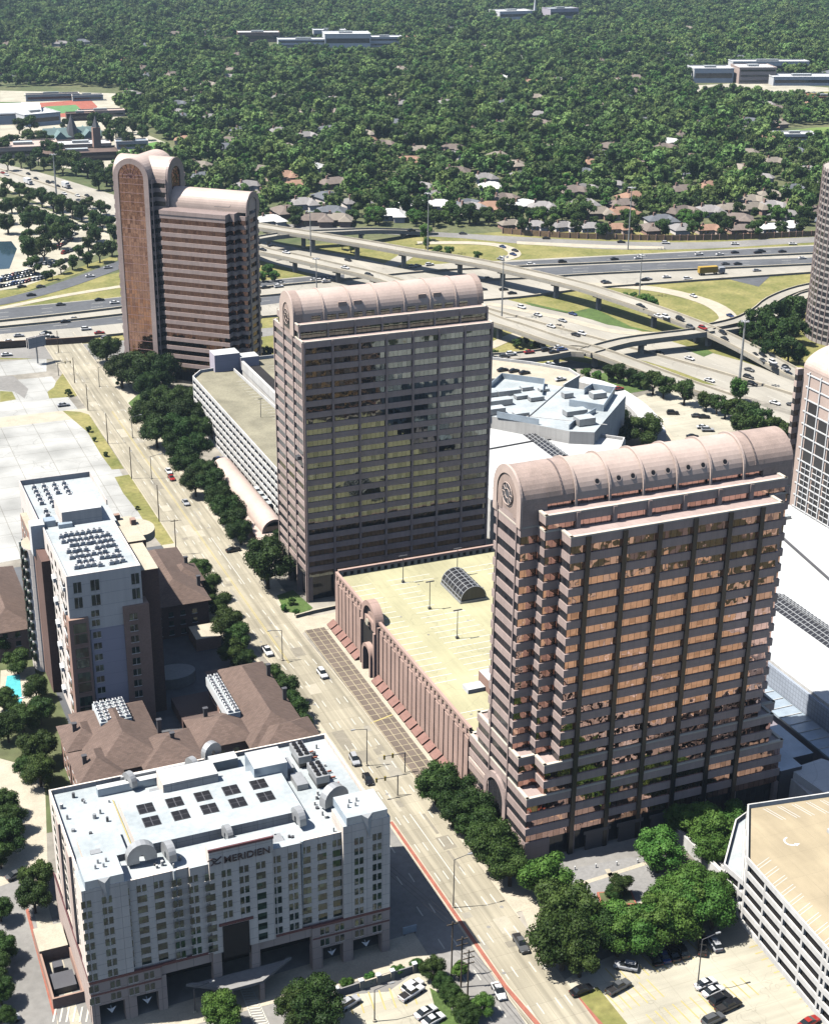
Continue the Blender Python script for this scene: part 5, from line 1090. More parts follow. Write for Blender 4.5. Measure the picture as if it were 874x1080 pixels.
for i in range(14):
    x, y = 4+((i*37) % 47), 8+((i*53) % 84); m = lmb(); m.rod((x, y, 16.4), (x, y, 16.44), .35, n=10); m.build('floor_drain', 'asphalt2', t)
for px, py in ((425, 614), (453, 642), (482, 673), (482, 606)):
    x, y = at(px, py, 16.5); x -= 3.4; y += 115
    m = lmb(); m.rod((x, y, 16.4), (x, y, 25.2), .15, .1); m.box(x-1.3, x+1.3, y-.2, y+.2, 25.1, 25.35); m.box(x-.4, x+.4, y-.4, y+.4, 16.4, 17.0); m.build('deck_lamp', 'darkgrey', t)

# the corner garage at lower right
t = thing('parking_garage', 'white parking garage with tan marked roof deck at the lower right corner', 'parking garage', (36, -187, 0))
p = [(1.0, 1.5), (12.8, 18.6), (45, 14), (80, -60), (-1.6, -60), (-1.4, -30)]
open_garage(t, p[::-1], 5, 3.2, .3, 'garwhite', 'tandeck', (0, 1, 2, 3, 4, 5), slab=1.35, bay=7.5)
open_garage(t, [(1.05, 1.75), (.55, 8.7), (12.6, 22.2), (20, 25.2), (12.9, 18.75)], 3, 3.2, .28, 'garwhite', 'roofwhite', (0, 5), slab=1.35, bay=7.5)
zt = 16.33
m = lmb(); u = np.array([-2.4, -31.5]); u /= np.linalg.norm(u)
for i in range(11):
    a = np.array([1.2, -1.2])+u*3.3*i+np.array([0, 0]); c = a+[5.2, 2.0]; d = u*.12; e = u*.9
    for o in (0, 1): q = a+e*o; r = c+e*o; m.quad((*q, zt), (*r, zt), (*(r+d), zt), (*(q+d), zt))
u = np.array([32, -4.6]); u /= np.linalg.norm(u)
for i in range(5):
    a = np.array([16, 17.0])+u*3.6*i; c = a+[1.5, -5.4]; d = u*.14; e = u*.8
    for o in (0, 1): q = a+e*o; r = c+e*o; m.quad((*q, zt), (*r, zt), (*(r+d), zt), (*(q+d), zt))
for (x, y, r) in ((14.5, 4, 1.3),):
    for i in range(10): a, c = .5*PI+PI*i/10, .5*PI+PI*(i+1)/10; m.quad((x+r*math.cos(a), y+r*math.sin(a), zt), (x+r*math.cos(c), y+r*math.sin(c), zt), (x+(r+.4)*math.cos(c), y+(r+.4)*math.sin(c), zt), (x+(r+.4)*math.cos(a), y+(r+.4)*math.sin(a), zt))
    m.face([(x+.1, y-2.0, zt), (x+1.3, y-1.5, zt), (x+.1, y-.9, zt)])
for i in range(8): m.quad((22+i*.4, -4-2.6*i, zt), (30+i*.4, -2-2.6*i, zt), (30+i*.4, -2.2-2.6*i, zt), (22+i*.4, -4.2-2.6*i, zt))
m.quad((15, -14, zt), (15.3, -14, zt), (16.1, -19, zt), (15.8, -19, zt)); m.face([(15.1, -19, zt), (16.8, -19, zt), (16.1, -20.4, zt)])
m.build('deck_marking', 'white', t)
m = lmb(); m.box(24, 25, -30, 4, 16.3, 17.2); m.build('ramp_kerb', 'garwhite', t)
x, y = 24.5, 3.5; m = lmb(); m.rod((x, y, 16.3), (x, y, 27.5), .2, .14); m.box(x-.8, x+.8, y-.5, y+.5, 27.4, 27.7); m.build('deck_lamp', 'grey_metal', t)

# ------------------------------------------------------------------ shopping mall
def roofbox(t, nm, pxs, z, wallm, roofm, z0=0, pixels=True):
    p = [at(a, b, z) if pixels else (a, b) for a, b in pxs]; o = t.location; m = lmb(); m.prism([(a-o.x, b-o.y) for a, b in p], z0, z, 0, top=1); return m.build(nm, [wallm, roofm], t)
t = thing('shopping_mall', 'sprawling shopping mall with white roofs and skylight ribbons behind the near tower', 'shopping mall', (100, -20, 0))
roofbox(t, 'raised_wing', [(518, 408), (528.6, 398.6), (574.4, 404.3), (594, 407.8), (660, 417), (627, 455.8), (600.7, 454.7), (518, 438.6), (480, 440), (480, 410)], 20, 'garwhite', 'roofwhite')
roofbox(t, 'main_roof', [(80, 100), (112, 102), (132, 75), (148, 59), (139, 50), (165, 28), (200, 10), (270, -60), (270, -215), (96.9, -215), (96.9, -112), (96.9, -10), (80, 10)], 15, 'garwhite', 'roofwhite2', pixels=False)
def mbx(nm, x0, x1, y0, y1, z0, z1, wm, rm, par=t): m = lmb(); m.box(x0-100, x1-100, y0+20, y1+20, z0, z1, 0, 1); return m.build(nm, [wm, rm], par)
mbx('roof_ledge', 75, 100, 15, 62, 0, 14.6, 'garwhite', 'roofwhite2')
# skylight ribbons
def ribbon_sky(a, c, w_, z, n=16):
    A, B = np.array(at(*a, z)), np.array(at(*c, z)); u = (B-A)/np.linalg.norm(B-A); nv = np.array([-u[1], u[0]])*w_/2; L = np.linalg.norm(B-A); o = np.array([100, -20]); m = lmb()
    q = [A-nv-o, A+nv-o, B+nv-o, B-nv-o]; ra_, rb_ = (q[0]+q[1])/2, (q[2]+q[3])/2
    m.face([(*q[0], z), (*q[3], z), (*rb_, z+1.5), (*ra_, z+1.5)]); m.face([(*q[1], z), (*ra_, z+1.5), (*rb_, z+1.5), (*q[2], z)]); m.face([(*q[0], z), (*ra_, z+1.5), (*q[1], z)]); m.face([(*q[2], z), (*rb_, z+1.5), (*q[3], z)])
    g = m.build('skylight_ribbon', 'dark_glass', t); m = lmb()
    for i in range(n+1):
        s = i/n; a0 = q[0]+(q[3]-q[0])*s; a1 = q[1]+(q[2]-q[1])*s; r = (a0+a1)/2; m.rod((*a0, z+.05), (*r, z+1.6), .14, n=4); m.rod((*a1, z+.05), (*r, z+1.6), .14, n=4)
    for s in (.33, .66, 1.): 
        for b_ in (0, 1): e0 = q[b_]*(1-s)+ra_*s; e1 = q[3-b_]*(1-s)+rb_*s; m.rod((*e0, z+.05+1.55*s), (*e1, z+.05+1.55*s), .12, n=4)
    m.build('glazing_bar', 'grey_metal', g)
ribbon_sky((548, 449), (594, 483), 6.2, 15.05, 14)
ribbon_sky((815, 630), (900, 690), 8.5, 15.05, 22)
m = lmb(); A = [np.array((*at(*q, 15), 15.2)) for q in ((818, 562), (874, 612), (930, 660))]; o = np.array([100, -20, 0]); solidstrip(m, [a-o for a in A], -.35, .35, 0, .5); m.build('roof_kerb', 'darkgrey', t)
m = lmb(); A = [np.array((*at(*q, 15), 15.1)) for q in ((516, 474), (560, 466), (600, 462))]; solidstrip(m, [a-o for a in A], -.2, .2, 0, .4); m.build('roof_kerb', 'darkgrey', t)
m = lmb(); A = [np.array((*at(*q, 15), 15.1)) for q in ((519, 440), (560, 448), (602, 456), (658, 464), (652, 478))]; solidstrip(m, [a-o for a in A], -.3, .3, 0, 1.0); m.build('roof_parapet', 'garwhite', t)
# plant on the raised wing
rr = random.Random(11)
for pxy, s, hh in (((536, 416), (10, 3), 2.2), ((525, 427), (11, 4), 2.6), ((555, 411), (5, 3), 1.6), ((549, 420), (5, 3), 1.6), ((565, 422), (6, 3), 1.8), ((598, 419), (4, 3), 2.2), ((606, 437), (9, 4), 2.2), ((549, 438), (6, 3), 1.4), ((630, 419), (6, 4), 2.4), ((616, 447), (7, 5), 3), ((521, 436), (8, 4), 2.6), ((573, 412), (4, 3), 1.2), ((520, 417), (8, 4), 2.0)):
    x, y = at(*pxy, 20); m = lmb(); a, c = s; m.box(x-a/2-100, x+a/2-100, y-c/2+20, y+c/2+20, 20.3, 20+hh, 0, 1); m.box(x-a/2-99.7, x+a/2-100.3, y-c/2+20.3, y+c/2+19.7, 20, 20.3, 2); m.build('roof_unit', ['grey_metal', 'roofwhite', 'darkgrey'], t)
def screen(pts, z, h=2.4, mt='blueroof', w_=.3):
    m = lmb(); A = [np.array((*at(*q, z), z))-o for q in pts]; solidstrip(m, A, -w_/2, w_/2, 0, h); m.build('roof_screen', mt, t)
screen([(518, 409), (529, 399), (574, 405), (572, 417)], 20); screen([(616, 416), (624, 411), (648, 415), (636, 434), (600, 428)], 20, 2.8); screen([(524, 440), (568, 448)], 20, 2.4); screen([(600, 453), (604, 449), (628, 435)], 20, 2.0); screen([(556, 441), (594, 408)], 20, .3, 'darkgrey'); screen([(520, 435), (640, 448)], 20, .2, 'garwhite')
m = lmb(); x, y = at(646, 440, 12); m.box(x-100-3, x-100+3, y+20-.6, y+20+.2, 10, 12); m.build('wall_opening_shade', 'shade', t)  # dark box painting the shade of an opening in the wall
# west front of the mall in the tower's shadow
m = lmb(); m.box(-3.9, -3.2, -195, -88, 8, 14.2); m.build('grid_facade', tiled('gridded_metal_screen', (.42, .47, .55), (.25, .28, .34), 1.2, 1.2, .08, .6, .04, frame='side'), t)
m = lmb(); m.prism([(-11, -195), (-3.3, -195), (-3.3, -84), (-11, -84)], 7.2, 7.8); m.build('standing_seam_canopy', 'blueroof', t)
m = lmb(); m.box(-9, -3.4, -195, -88, 0, 7.2); m.build('canopy_wall', 'stuccoblue', t)
for k in range(26): m = lmb(); m.box(-11, -4.2, -194+4.2*k, -193.8+4.2*k, 7.8, 8.0); m.build('roof_seam', 'garwhite', t)
for pxs, z, wm, rm in (([(833, 811), (866, 800), (905, 812), (905, 838), (872, 838)], 8, 'white', 'roofwhite2'), ):
    roofbox(t, 'annex', pxs, z, wm, rm)
mbx('annex', 75, 87, -143, -128, 0, 7.5, 'darkgrey', 'blueroof'); mbx('annex', 72.6, 79, -149, -139, 0, 9, 'darkgrey', 'blueroof'); mbx('annex', 76, 90, -160, -149, 0, 6, 'garwhite', 'roofwhite2')
for k in range(9):
    x, y = rr.uniform(125, 200), rr.uniform(-60, 5); m = lmb(); s = rr.uniform(.6, 1.6); m.box(x-100-s, x-100+s, y+20-s, y+20+s, 15, 15.4+s*.6, 0, 1); m.build('roof_unit', ['grey_metal', 'roofwhite'], t)
for k in range(10):
    x, y = rr.uniform(100, 160), rr.uniform(-105, 90)
    if (x < 124 and y < -72) or (y > 55 and x > 120): continue
    m = lmb(); m.rod((x-100, y+20, 15), (x-100, y+20, 15.9), .35, n=8); m.build('roof_vent', 'grey_metal', t)
t = thing('parking_deck', 'cream upper parking deck with a few dark cars behind the mall plant roof', 'parking deck', (*at(560, 395, 0), 0))
o2 = t.location; pd = [at(a, b, 16) for a, b in ((470, 372), (519, 379), (560, 384), (600, 391), (611, 398), (594, 408), (574, 405), (528, 399), (470, 398))]
m = lmb(); m.prism([(a-o2.x, b-o2.y) for a, b in pd], 0, 16, 0, top=1); m.build('deck', ['garwhite', 'pave'], t)
m = lmb(); A = [np.array((*q, 16))-np.array(o2) for q in pd[:6]]; solidstrip(m, A, -.3, .3, 0, 1.2); m.build('deck_parapet', 'garwhite', t)
m = lmb(); A = [np.array((*at(*q, 8), 8))-np.array(o2) for q in ((611, 399), (640, 407), (668, 424), (684, 440), (692, 455))]; solidstrip(m, catmull(A, 4), -4, 4, -8, 0); m.build('curved_ramp', 'garwhite', t)

# thin ramp wall by the near plaza and its clipped court
m = MB(); p, q = at(704, 876), at(768, 940); solidstrip(m, [np.array((*p, 0)), np.array((*q, 0))], -.5, .5, 0, 3.4); solidstrip(m, [np.array((p[0]+2.4, p[1]+.4, 0)), np.array((q[0]+2.4, q[1]+.6, 0))], -.3, .3, 0, 2.4)
tag(m.build('ramp_wall', 'garwhite', origin=(p[0], p[1], 0)), 'pair of thin white ramp walls between the hedge trees and the corner garage', 'ramp wall')
# ------------------------------------------------------------------ elevated ramps and far buildings
def flyover(label, pts, width, piers, thick=1.3, name='flyover', par=1.0):
    """pts: (px, py, height) of the deck centre; piers: indices in metres along"""
    P = [np.array((*at(a, b, z), z)) for a, b, z in pts]; path = catmull(P, 7)
    mid = path[len(path)//2]; t = thing(name, label, 'flyover', (mid[0], mid[1], 0)); O = np.array([mid[0], mid[1], 0]); path = [p-O for p in path]
    m = lmb(); solidstrip(m, path, -width/2, width/2, -thick, 0, 0); m.build('deck', 'roadfwy', t)
    for s in (-1, 1): m = lmb(); a = s*(width/2-.25); solidstrip(m, path, a-.22, a+.22, -thick-.25, par); m.build('parapet', 'pave', t)
    d = 0; nxt = piers[0]
    for i in range(1, len(path)):
        d += np.linalg.norm(path[i]-path[i-1])
        if d > nxt and path[i][2] > 3.0:
            nxt += piers[1]; p = path[i]; m = lmb(); m.box(p[0]-1.1, p[0]+1.1, p[1]-1.1, p[1]+1.1, 0, p[2]-thick-.9); u = normals2(path)[i][:2]; w2 = width*.36
            m.prism([tuple(p[:2]+u*w2+[.0, 0]+np.array([u[1], -u[0]])*1), tuple(p[:2]-u*w2+np.array([u[1], -u[0]])*1), tuple(p[:2]-u*w2-np.array([u[1], -u[0]])*1), tuple(p[:2]+u*w2-np.array([u[1], -u[0]])*1)], p[2]-thick-1.3, p[2]-thick-.02)
            m.build('pier', 'concrete', t)
    return t
flyover('long high flyover crossing the whole interchange above the freeway', [(215, 225, 9), (245, 232, 10), (272, 238, 10.5), (306, 243.5, 10.5), (343, 249.5, 10.5), (388.6, 257, 10.5), (439, 266, 10.5), (496, 275, 10.5), (541.5, 284.5, 10.5), (587, 295, 10), (621.6, 304, 10), (665, 318, 9.5), (703, 331, 9), (745, 347, 8), (772, 359, 6.5), (803, 375, 4), (836, 393, 1.5), (874, 410, .4)], 10.5, (30, 34))
flyover('second flyover running parallel below the high one and passing behind the middle tower', [(215, 243, 8), (245, 252, 8.5), (274, 263, 8.5), (311, 271, 8.5), (345, 279, 8.5), (379, 286.5, 8.5), (407, 294, 8.5), (460, 312, 8.5), (515, 335, 8.5), (546, 345, 8.5), (587, 359, 8), (628, 370, 7.5), (659, 381, 6.5), (694, 394, 4.5), (735, 409, 2), (770, 421, .6)], 10, (20, 34))
flyover('short curved connector bridge between the two flyovers', [(615, 372, 7.2), (632, 367, 7.2), (659, 360, 7.4), (694, 355, 7.6), (720, 352, 7.8), (748, 348, 7.9)], 9, (30, 40))
flyover('low bridge crowded with cars behind the cream parking deck', [(470, 382, 6), (515, 378, 6.5), (548, 376, 6.8), (575, 373, 7), (598, 369, 7.4), (618, 370, 7.5)], 11, (20, 30))
flyover('ramp leaving the flyover junction and climbing away to the right edge', [(745, 346, 7.6), (779, 338, 6), (800, 328, 5), (816, 315.6, 5), (846, 304, 5), (890, 296, 5)], 8, (30, 50))
flyover('outer ramp curving below it to the right edge behind the round tower', [(752, 349, 7.4), (790, 343, 5), (812, 333, 4.4), (832, 324, 4.4), (850, 311, 4.4), (890, 303, 4.4)], 8, (30, 50))
flyover('upper-left curved flyover beside the suburb trees', [(230, 258, 8), (272, 251.5, 8.5), (292.5, 248, 9), (320, 245.5, 9), (356.5, 244, 8.5), (393, 242.5, 7), (434, 243.5, 3), (460, 245.5, .5)], 8, (25, 32))

def farblock(name, label, cat, px, py, w_, d_, h_, rot=0, wall='garwhite', roof='roofwhite', win=2, extra=None):
    x, y = at(px, py, 0); t = thing(name, label, cat, (x, y, 0), rot)
    m = lmb(); m.box(-w_/2, w_/2, 0, d_, 0, h_, 0, 1); m.build('wall', [wall, roof], t)
    m = lmb(); m.box(-w_/2-.3, w_/2+.3, -.3, .3, h_-.1, h_+.9); m.box(-w_/2-.3, w_/2+.3, d_-.3, d_+.3, h_-.1, h_+.9); m.box(-w_/2-.3, -w_/2+.3, .3, d_-.3, h_-.1, h_+.9); m.box(w_/2-.3, w_/2+.3, .3, d_-.3, h_-.1, h_+.9); m.build('parapet', wall, t)
    for k in range(win): m = lmb(); z = h_*(k+.35)/max(win, 1); m.box(-w_/2+1.5, w_/2-1.5, -.12, .05, z, z+h_*.35/max(1, win)); m.build('window_strip', 'dark_glass', t)
    m = lmb(); m.box(-w_/6, w_/8, d_*.4, d_*.6, h_, h_+2.2, 0, 1); m.build('roof_unit', ['grey_metal', 'roofwhite'], t)
    if extra: extra(t)
    return t
farblock('clinic', 'long white flat-roofed complex far beyond the suburb, its tallest glazed block in the centre', 'institution', 367, 50, 60, 40, 17, -.25, 'white', 'white', 1)
farblock('clinic', 'low white wing right of the far glazed complex', 'institution', 407, 49, 44, 24, 12, -.25, 'white', 'white')
farblock('clinic', 'low white wing left of the far glazed complex', 'institution', 322, 50, 70, 25, 10, -.25, 'white', 'white')
farblock('school', 'small brown-walled low building furthest left of the far white complex', 'school', 273, 44, 56, 26, 12, -.25, 'brickwall', 'white', 1)
farblock('school', 'white slab peeking over the trees behind the far complex', 'school', 348, 43, 44, 20, 14, -.25, 'white', 'white', 1)
farblock('church', 'white building with a thin spire near the horizon', 'church', 545, 20, 60, 40, 12, 0, 'white', 'white', 1, lambda t: (lambda m: (m.rod((36, 10, 0), (36, 10, 34), 4, .3, n=6), m.build('spire', 'white', t)))(lmb()))
farblock('office_block', 'dim grey block near the horizon right of the white one with the spire', 'office block', 595, 20, 50, 30, 16, 0, 'stuccoblue', 'roofwhite', 1)
farblock('school', 'pale school block at the left end of the far right campus', 'school', 752, 87, 45, 30, 15, -.3, 'white', 'white', 1)
farblock('school', 'tan windowed cube in the middle of the far right campus', 'school', 798, 88, 42, 35, 17, -.3, 'barrel', 'white', 3)
farblock('school', 'long pale block behind the tan cube on the far right campus', 'school', 812, 79, 90, 20, 15, -.3, 'white', 'white', 1)
farblock('school', 'low white wing with dark windows at the right end of the far right campus', 'school', 850, 90, 75, 30, 9, -.3, 'white', 'white', 1)
farblock('school', 'low white pavilion beside the far right playing field', 'school', 841, 148, 34, 18, 5, -.3, 'white', 'white', 1)
farblock('school', 'reddish low building at the right edge above the playing field', 'school', 872, 112, 30, 20, 9, -.3, 'redbrick', 'shingle', 1)
farblock('sports_hall', 'white curved-roofed arena at the left edge beside the stadium', 'sports hall', 8, 131, 56, 36, 7, -.1, 'white', 'white', 0, lambda t: (lambda m: (m.vault(-31, 31, 22, 9, 22, 9.1), [m.v.__setitem__(i, (v[0], v[1], 9+(v[2]-9)*.28)) for i, v in enumerate(m.v) if v[2] > 9], m.build('arched_roof', 'white', t)))(lmb()))
farblock('sports_hall', 'white and pale blue sports building with dark window band right of the curved arena', 'sports hall', 46, 132, 34, 34, 10, .25, 'white', 'white', 1)
farblock('grandstand', 'dark brown grandstand at the near side of the stadium', 'grandstand', 86, 127, 26, 12, 6, -.1, 'brickdark', 'shingle', 1)
farblock('grandstand', 'tan stepped grandstand east of the brown one', 'grandstand', 108, 123, 42, 14, 5, -.1, 'barrel', 'barrel', 1)
farblock('grandstand', 'pale far grandstand beyond the pitch', 'grandstand', 56, 106, 52, 10, 6, -.1, 'stucco', 'shingle', 1)
farblock('grandstand', 'grey far stand at the right end of the stadium', 'grandstand', 93, 106, 30, 8, 5, -.1, 'stucco', 'roofwhite', 1)
farblock('school', 'low tan school building with white roof left of the green-roofed church', 'school', 28, 166, 52, 34, 8, -.1, 'barrel', 'barrel', 1)
farblock('school', 'low flat white building between the church and the brick tower', 'school', 88, 159, 46, 22, 5, -.1, 'barrel', 'white', 1)
farblock('school', 'low flat grey-brown building in front of the church trees', 'school', 85, 170, 60, 26, 6, -.1, 'shingle', 'shingle', 1)
farblock('gymnasium', 'small blue-green roofed hall at the end of the soccer pitch', 'hall', 140, 157, 26, 12, 6, -.1, 'stucco', 'blueroof', 1)
x, y = at(103, 163); t = thing('bell_tower', 'square brown brick bell tower with a pointed cap beside the church', 'tower', (x, y, 0))
m = lmb(); m.box(-3, 3, -3, 3, 0, 22); m.build('shaft', 'brickwall', t); m = lmb(); m.rod((0, 0, 22), (0, 0, 31), 3.2, .1, n=4); m.build('cap', 'darkgrey', t)
x, y = at(80, 153); t = thing('church', 'church with steep grey-green gabled roofs and a dark spire beside the brick bell tower', 'church', (x, y, 0))
for k, (a, c, e, f, h) in enumerate(((-24, 24, 6, 22, 13), (-18, -6, -2, 28, 12), (6, 18, -2, 28, 12))):
    m = lmb(); m.box(a, c, e, f, 0, 6); m.build('wall', 'barrel', t); m = lmb(); mx = (a+c)/2; my = (e+f)/2
    if k == 0: A, B = [(a, e, 6), (a, f, 6), (a, my, h)], [(c, e, 6), (c, f, 6), (c, my, h)]
    else: A, B = [(a, e, 6), (c, e, 6), (mx, e, h)], [(a, f, 6), (c, f, 6), (mx, f, h)]
    m.face(A); m.face(B[::-1]); m.quad(A[0], A[2], B[2], B[0]); m.quad(A[1], A[2], B[2], B[1]); m.build('gabled_roof', mat('slate_green_roof%d' % k, (.16, .24, .24), .7), t)
m = lmb(); m.rod((0, 12, 6), (0, 12, 24), 6.5, .2, n=8); m.build('spire', 'darkgrey', t)
# noise fence along the suburb
f0 = [at(a, b) for a, b in ((530, 246), (560, 248.5), (600, 251), (649, 252.5), (700, 253.5), (750, 253), (800, 251.5), (846, 249.5), (880, 248))]
t = thing('noise_fence', 'long brown wooden fence with posts between the freeway and the suburb houses', 'fence', (*f0[0], 0)); O = np.array((*f0[0], 0)); pth = catmull([np.array((*q, 0))-O for q in f0], 5)
m = lmb(); solidstrip(m, pth, -.12, .12, 0, 3.6); m.build('boarding', 'fence', t)
for i in range(0, len(pth), 1): p = pth[i]; m = lmb(); m.box(p[0]-.3, p[0]+.3, p[1]-.35, p[1]+.35, 0, 3.9); m.build('fence_post', 'brickwall', t) if i < 98 else None
# ------------------------------------------------------------------ trees
def crown_mesh(name, mats, seed, r=5.0, h=6.5, z0=2.2, nlobe=16, nleaf=4200, leaf=.55, core=True, flat=.8):
    g = np.random.default_rng(seed); L = []
    for i in range(nlobe):
        a = g.uniform(0, 2*PI); q = math.sqrt(g.uniform(0, 1))*.68; zz = g.uniform(.12, .92)
        k = 1-.45*abs(zz-.45)*2*.8; rr = r*g.uniform(.26, .42)*(1-.25*zz)
        L.append((r*q*math.cos(a)*k, r*q*math.sin(a)*k, z0+h*zz*.86, rr))
    L = np.array(L); V = []; F = []; MI = []
    if core:
        for (x, y, z, rr) in L:
            n = len(V); nu, nv = 7, 5
            for i in range(nv+1):
                for j in range(nu):
                    p = PI*i/nv; t = 2*PI*j/nu; k = rr*.80*g.uniform(.85, 1.05); V.append((x+k*math.sin(p)*math.cos(t), y+k*math.sin(p)*math.sin(t), z+k*math.cos(p)*flat))
            for i in range(nv):
                for j in range(nu): F.append((n+i*nu+j, n+i*nu+(j+1) % nu, n+(i+1)*nu+(j+1) % nu, n+(i+1)*nu+j))
    w_ = L[:, 3]**2; idx = g.choice(len(L), nleaf, p=w_/w_.sum()); d = g.normal(size=(nleaf, 3)); d[:, 2] += .25; d /= np.linalg.norm(d, axis=1)[:, None]
    c = L[idx, :3]+d*(L[idx, 3]*g.uniform(.78, 1.12, nleaf))[:, None]*np.array([1, 1, flat])
    inside = np.zeros(nleaf, bool)
    for (x, y, z, rr) in L: inside |= (((c-np.array([x, y, z]))/np.array([1, 1, flat]))**2).sum(1) < (rr*.74)**2
    c = c[~inside]; d = d[~inside]; m = len(c)
    nrm = d+g.normal(size=(m, 3))*.55; nrm /= np.linalg.norm(nrm, axis=1)[:, None]; u = np.cross(nrm, g.normal(size=(m, 3))); u /= np.linalg.norm(u, axis=1)[:, None]; v = np.cross(nrm, u)
    s = leaf*g.uniform(.6, 1.25, m)[:, None]; q = np.stack([c-u*s*.5, c+v*s*.32, c+u*s*.5, c-v*s*.32], 1).reshape(-1, 3); n = len(V)
    V = np.concatenate([np.array(V).reshape(-1, 3), q]) if V else q; faces = F+[(n+4*i, n+4*i+1, n+4*i+2, n+4*i+3) for i in range(m)]
    me = bpy.data.meshes.new(name); me.from_pydata(V.tolist(), [], faces); me.materials.append(MT[mats]); me.polygons.foreach_set('use_smooth', np.zeros(len(faces), bool)); me.update(); return me
def trunk_mesh(seed, z=5., r=.38, n=5, spread=2.6):
    m = lmb(); g = random.Random(seed); m.rod((0, 0, 0), (0, 0, z*.45), r, r*.75, 8)
    for i in range(n):
        a = 2*PI*i/n+g.uniform(-.4, .4); e = (spread*math.cos(a), spread*math.sin(a), z*g.uniform(.85, 1.1)); m.rod((0, 0, z*.42), e, r*.5, r*.16, 6)
    me = bpy.data.meshes.new('trunk'); me.from_pydata(m.v, [], m.f); me.materials.append(MT['bark']); me.update(); return me
CR = {k: [crown_mesh('crown', k, s, nlobe=20, nleaf=7500, leaf=.40) for s in range(3)] for k in ('leaf', 'leafb', 'leafd')}
CS = {k: [crown_mesh('crown', k, 20+s, nlobe=12, nleaf=1700, leaf=.68) for s in range(3)] for k in ('leaf', 'leafd', 'leafb')}
CF_ = [crown_mesh('crown', 'leaff', 40+s, nlobe=11, nleaf=650, leaf=1.05) for s in range(4)]
CON = crown_mesh('crown', 'leaf', 90, r=2.6, h=9, z0=1, nlobe=14, nleaf=1500, leaf=.6)
for v in CON.vertices: k = max(.15, 1-(v.co.z-1)/9.5); v.co.x *= k*1.2; v.co.y *= k*1.2
TRK = [trunk_mesh(s) for s in range(3)]
def tree(x, y, r, label, sp='leaf', lod=0, hk=1.0, group=None, cat='tree', name='oak_tree', z=0, seed=None, bush=False):
    g = random.Random(seed if seed is not None else int(x*131+y*17)); e = thing(name, label, cat, (x, y, z-(1.2*r/5 if bush else 0)), g.uniform(0, 6.28), group); s = r/5.0
    cm = (CR if lod == 0 else CS).get(sp) if lod < 2 else CF_
    c = bpy.data.objects.new('crown', g.choice(cm)); COL.objects.link(c); c.parent = e
    k = bpy.data.objects.new('trunk', g.choice(TRK)); COL.objects.link(k); k.parent = e
    e.scale = (s*g.uniform(.93, 1.07), s*g.uniform(.93, 1.07), s*hk*g.uniform(.93, 1.07)); return e
# rows: (pixel centre of crown, crown radius in pixels)
def rowtrees(lst, label, sp='leaf', lod=0, group=None, hz=5.5, hk=1.0, name='oak_tree', ordw=True, bush=False):
    for i, (px, py, pr) in enumerate(lst):
        zc = hz; x, y = at(px, py, zc); dist = math.dist((x, y, zc), CPOS); r = pr*dist/1650
        x, y = at(px, py, r*.95*hk)
        tree(x, y, r*(1.34 if not bush else 1.15), label.replace('#', oord(i) if ordw else ''), sp, lod, hk, group, name=name, bush=bush)
rowtrees([(112, 370, 15), (128, 394, 17), (148, 392, 20), (172, 396, 19), (157, 408, 14)], '# dark oak from the far end in the clump below the far tower', 'leafd', 0)
rowtrees([(160, 427, 13), (176, 428, 16), (196, 424, 15), (154, 440, 16), (180, 440, 18), (204, 440, 17), (165, 458, 17), (188, 456, 17), (212, 456, 14), (186, 476, 16), (204, 478, 17), (197, 492, 16), (214, 500, 15), (206, 512, 14), (222, 513, 16), (232, 528, 14), (240, 540, 16), (246, 554, 15), (254, 563, 14)], '# dark oak from the far end in the belt between avenue and white garage', 'leafd', 0)
rowtrees([(282, 600, 25)], 'single large round oak on the avenue at the foot of the middle tower', 'leaf', 0)
rowtrees([(299, 574, 12)], 'small dark oak tucked between the barrel-roofed hall and the middle tower', 'leafd', 0)
rowtrees([(210, 603, 13), (221, 622, 14), (232, 640, 14), (240, 660, 16), (250, 676, 15), (246, 692, 15), (258, 697, 12)], '# oak from the far end of the kerb row beside the apartment courtyard', 'leaf', 0)
rowtrees([(285, 716, 14), (299, 731, 15), (310, 748, 16), (318, 762, 12)], '# oak from the far end of the short kerb row just above the hotel roof', 'leaf', 0)
rowtrees([(460, 832, 22), (480, 842, 25), (478, 858, 20), (496, 862, 23), (502, 880, 22), (516, 888, 22), (524, 904, 24), (538, 918, 22)], '# oak counting from the garage corner in the kerb row below the near tower', 'leaf', 0)
rowtrees([(577, 930, 26)], 'round bright oak at the near corner of the near tower beside the driveway', 'leafb', 0)
rowtrees([(598, 966, 30), (594, 998, 32), (625, 985, 26), (612, 1012, 24)], '# great oak of the dark clump at the corner of avenue and driveway', 'leaf', 0)
rowtrees([(640, 982, 24), (652, 990, 24), (664, 984, 24), (678, 986, 25), (692, 980, 26), (706, 972, 27), (722, 966, 28), (738, 962, 28), (752, 962, 24), (722, 945, 26), (740, 938, 24), (702, 957, 22), (754, 945, 20)], '# bright green tree counting from the left in the clipped hedge-like belt round the plaza', 'leafb', 0, name='clipped_tree')
rowtrees([(694, 902, 23)], 'round bright tree alone on the far right rim of the grey plaza', 'leafb', 0, name='clipped_tree')
rowtrees([(654, 936, 13), (647, 944, 9)], '# small dark tree from the right in the brick bed of the plaza', 'leaf', 0)
rowtrees([(720, 868, 18), (736, 874, 20), (752, 880, 22), (766, 876, 20), (780, 868, 18), (748, 896, 18), (762, 896, 18), (772, 890, 16)], '# bright tree counting from the left in the court behind the thin ramp walls', 'leafb', 0, name='clipped_tree')
rowtrees([(330, 1066, 27), (308, 1068, 20)], '# bushy tree counting from the right at the bottom edge below the hotel', 'leaf', 0)
